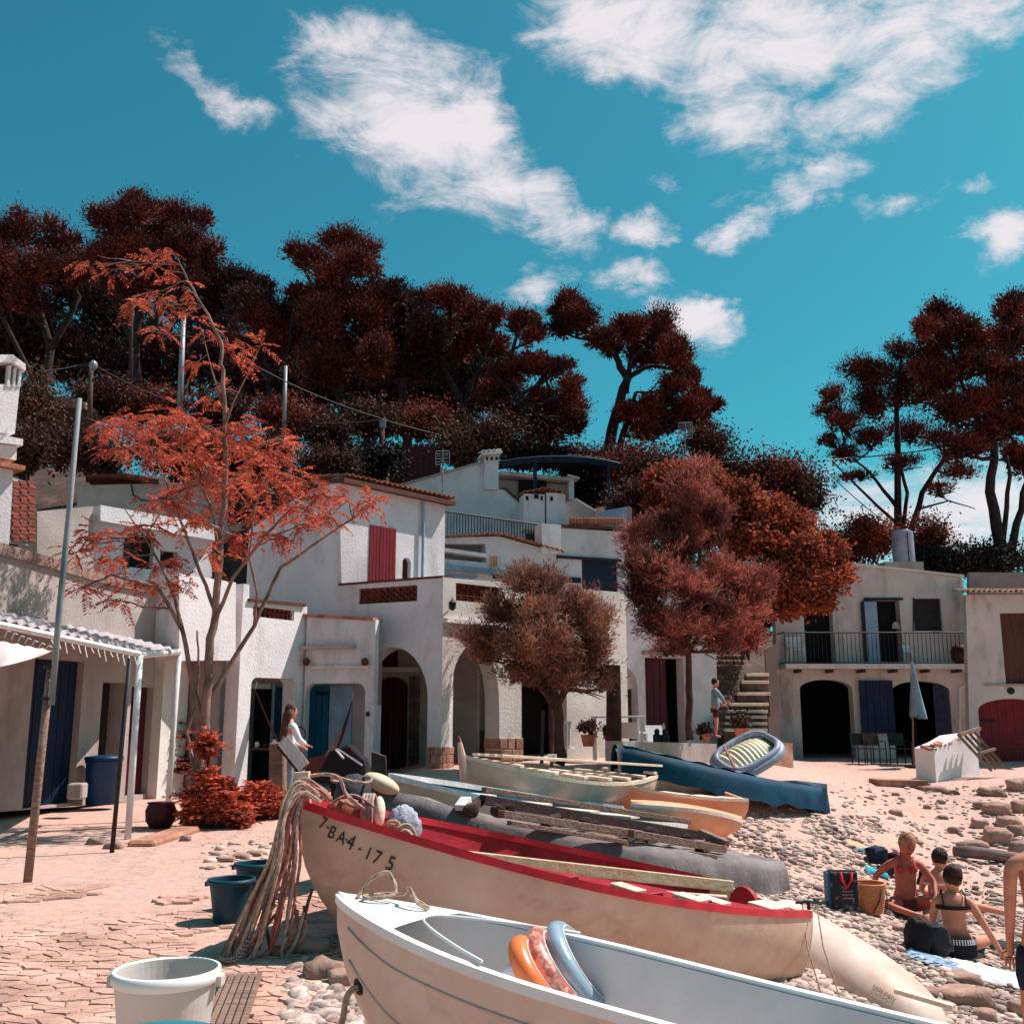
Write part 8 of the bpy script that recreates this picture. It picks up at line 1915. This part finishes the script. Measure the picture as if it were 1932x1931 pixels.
# paving stones, lower left
pv = bpy.data.objects.new('pavement', None); col.objects.link(pv); pv['kind'] = 'structure'; WLOC[pv.name] = V3((0,0,0))
pav = mat('paving_stone', sr(208,166,148), sr(168,128,114), 2.5, .95, .8, 20, island=.10)
cells = []
rg = random.Random(3); jit = lambda s_: rg.uniform(-s_, s_)
sites = []; SX, SY = .145, .075
for a in range(31):
    for b_i in range(78):
        x = -4.4 + a*SX + (b_i % 2)*SX*.5 + jit(SX*.42); y = 2.9 + b_i*SY + jit(SY*.42); sites.append((x, y + .12*noise.noise(V3((x*.7, y*.5, 7)))))
grid_ = {}
for k, (x, y) in enumerate(sites): grid_.setdefault((int(x//.3), int(y//.3)), []).append(k)
def clip(poly, nx, ny, c):
    out = []
    for q in range(len(poly)):
        (x0, y0), (x1, y1) = poly[q], poly[(q+1) % len(poly)]; d0 = nx*x0+ny*y0-c; d1 = nx*x1+ny*y1-c
        if d0 <= 0: out.append((x0, y0))
        if (d0 < 0) != (d1 < 0) and d0 != d1: f = d0/(d0-d1); out.append((x0+(x1-x0)*f, y0+(y1-y0)*f))
    return out
for k, (cx, cy) in enumerate(sites):
    if rg.random() < .0: continue
    d = V3((cx, cy, gz(cx,cy))) - CAM; dep = d.y*CT + d.z*ST; X = 966 + F*d.x/dep; Yp = 966 - F*(-d.y*ST + d.z*CT)/dep
    lim = 1765 + 40*noise.noise(V3((cx*1.5, 0, 4))) + max(0, (X-250))*.10
    if X < -60 or X > 660 or Yp < lim - 170 or Yp > 2000: continue
    near = Yp >= lim
    if not near and (noise.noise(V3((cx*1.1, cy*1.1, 8))) < .10): continue
    poly = [(cx-.4, cy-.3), (cx+.4, cy-.3), (cx+.4, cy+.3), (cx-.4, cy+.3)]; gx, gy = int(cx//.3), int(cy//.3)
    for ix in (-1,0,1):
        for iy in (-1,0,1):
            for m_ in grid_.get((gx+ix, gy+iy), ()):
                if m_ == k: continue
                x2, y2 = sites[m_]; nx, ny = (x2-cx), (y2-cy)*2.2; ln = sqrt(nx*nx+ny*ny)
                if ln < 1e-4: continue
                mx, my = (cx+x2)/2, (cy+y2)/2; nx /= ln; ny /= ln; poly = clip(poly, nx, ny, nx*mx+ny*my-.0030)
                if len(poly) < 3: break
            if len(poly) < 3: break
        if len(poly) < 3: break
    if len(poly) >= 3: cells.append((Yp, near, cx, cy, [(px+jit(.004), py+jit(.003)) for px, py in poly]))
cells.sort(key=lambda c: -c[0])
def stone_geo(pts, cx, cy, h, tilt):
    n = len(pts); z = lambda x, y: gz(x,y) + tilt[0]*(x-cx) + tilt[1]*(y-cy); vs = []
    for k_, zz in ((1.0,-.03),(1.0,h*.5),(.92,h)): vs += [V3((cx+(x-cx)*k_, cy+(y-cy)*k_, z(x,y)+zz)) for x, y in pts]
    fs = [(i, (i+1)%n, n+(i+1)%n, n+i) for i in range(n)] + [(n+i, n+(i+1)%n, 2*n+(i+1)%n, 2*n+i) for i in range(n)] + [tuple(range(2*n, 3*n))]
    return vs, fs
rest = MB(); cnt = 0
for Yp, near, cx, cy, pts in cells:
    h = rg.uniform(.002,.010) if near else rg.uniform(.002,.008)
    vs, fs = stone_geo(pts, cx, cy, h + .012, (jit(.035), jit(.035)))
    if cnt < 300 and near:
        MB().add(vs, fs).build('paving_stone', pav, pv); cnt += 1
    else: rest.add(vs, fs)
rest.build('worn_paving', pav, pv, stuff=True)
print('paving', cnt, len(cells))

# pebbles
def ico(seed, n=(6,4)):
    b = MB(); b.ell((0,0,0),(1,1,1),None,n[0],n[1]); o = []
    for v in b.v: q = V3(v); o.append(q*(1+.22*noise.noise(q*1.1+V3((seed*5,0,0)))))
    return np.array([tuple(v) for v in o]), b.f
peb = mat('pebble', sr(200,174,160), sr(132,114,110), 1.5, .9, .4, 40, island=.48)
protos = [ico(i) for i in range(6)]
def beachmask(x, y, X, Yp):
    if Yp < 1478 or Yp > 2040 or X < -80: return 0
    m = 0
    if X > 1230: m = sstep(1470, 1640, Yp + (X-1400)*-.05)*1.0 if X < 1560 else sstep(1500, 1700, Yp)
    if X > 1560 and Yp < 1700: m = .25 + .75*sstep(1560, 1720, Yp)*(.5+noise.noise(V3((x*.7,y*.7,1))))
    if 1380 < X <= 1660 and Yp > 1540: m = 1
    if 540 < X <= 1300 and Yp > 1770: m = .8
    if 380 < X <= 540 and 1590 < Yp < 1640: m = .25
    return m
stuffv = []; stufff = []; nb = 0; cand = []
for _ in range(46000):
    X = RND.uniform(380, 1990); Yp = 1478 + 560*RND.random()**1.0
    cand.append((X, Yp))
def Gfast(X, Yp):
    d = ray(X, Yp); t = 1.45/max(.02, -d.z)*(1.0)
    for _ in range(14):
        p = CAM + d*t; h = p.z - gz(p.x, p.y); t += h/(-d.z+.02)*.75
    return CAM + d*t
hero = []
for X, Yp in cand:
    p = Gfast(X, Yp)
    if not (2 < p.y < 26): continue
    if RND.random() > beachmask(p.x, p.y, X, Yp): continue
    r = abs(RND.gauss(0, .022)) + .007
    r = min(r, .075)*(1 + .02*(p.y-8)) ; hero.append((r*F/p.y, r, p, X, Yp))
hero.sort(key=lambda q: -q[0])
bs = bpy.data.objects.new('beach_stones', None); col.objects.link(bs); bs['kind'] = 'structure'; WLOC[bs.name] = V3((0,0,0))
pme = []
for v, f in protos:
    me = bpy.data.meshes.new('pebble'); me.from_pydata([tuple(x) for x in v], [], f); me.materials.append(peb); me.shade_smooth(); pme.append(me)
for k, (s_, r, p, X, Yp) in enumerate(hero):
    el = (r*RND.uniform(.9,1.5), r*RND.uniform(.7,1.1), r*RND.uniform(.35,.6)); a = RND.uniform(0, 6.28); c = V3((p.x, p.y, gz(p.x,p.y) + el[2]*.35))
    if k < 300:
        o = bpy.data.objects.new('pebble', pme[k % 6]); col.objects.link(o); o.parent = bs; o.location = c; o.scale = el; o.rotation_euler = (RND.uniform(-.2,.2), RND.uniform(-.2,.2), a)
    else:
        v, f = protos[k % 6]; q = v*np.array(el); ca_, sa_ = cos(a), sin(a); x = q[:,0]*ca_ - q[:,1]*sa_ + c.x; y_ = q[:,0]*sa_ + q[:,1]*ca_ + c.y
        off = len(stuffv); stuffv += list(zip(x, y_, q[:,2] + c.z)); stufff += [tuple(i+off for i in ff) for ff in f]
me = bpy.data.meshes.new('pebbles'); me.from_pydata(stuffv, [], stufff); me.materials.append(peb); me.shade_smooth()
o = bpy.data.objects.new('pebbles', me); col.objects.link(o); o['kind'] = 'stuff'; o['label'] = 'pale and brown pebbles covering the beach around the boats'; o['category'] = 'pebbles'
print('pebbles', len(hero))
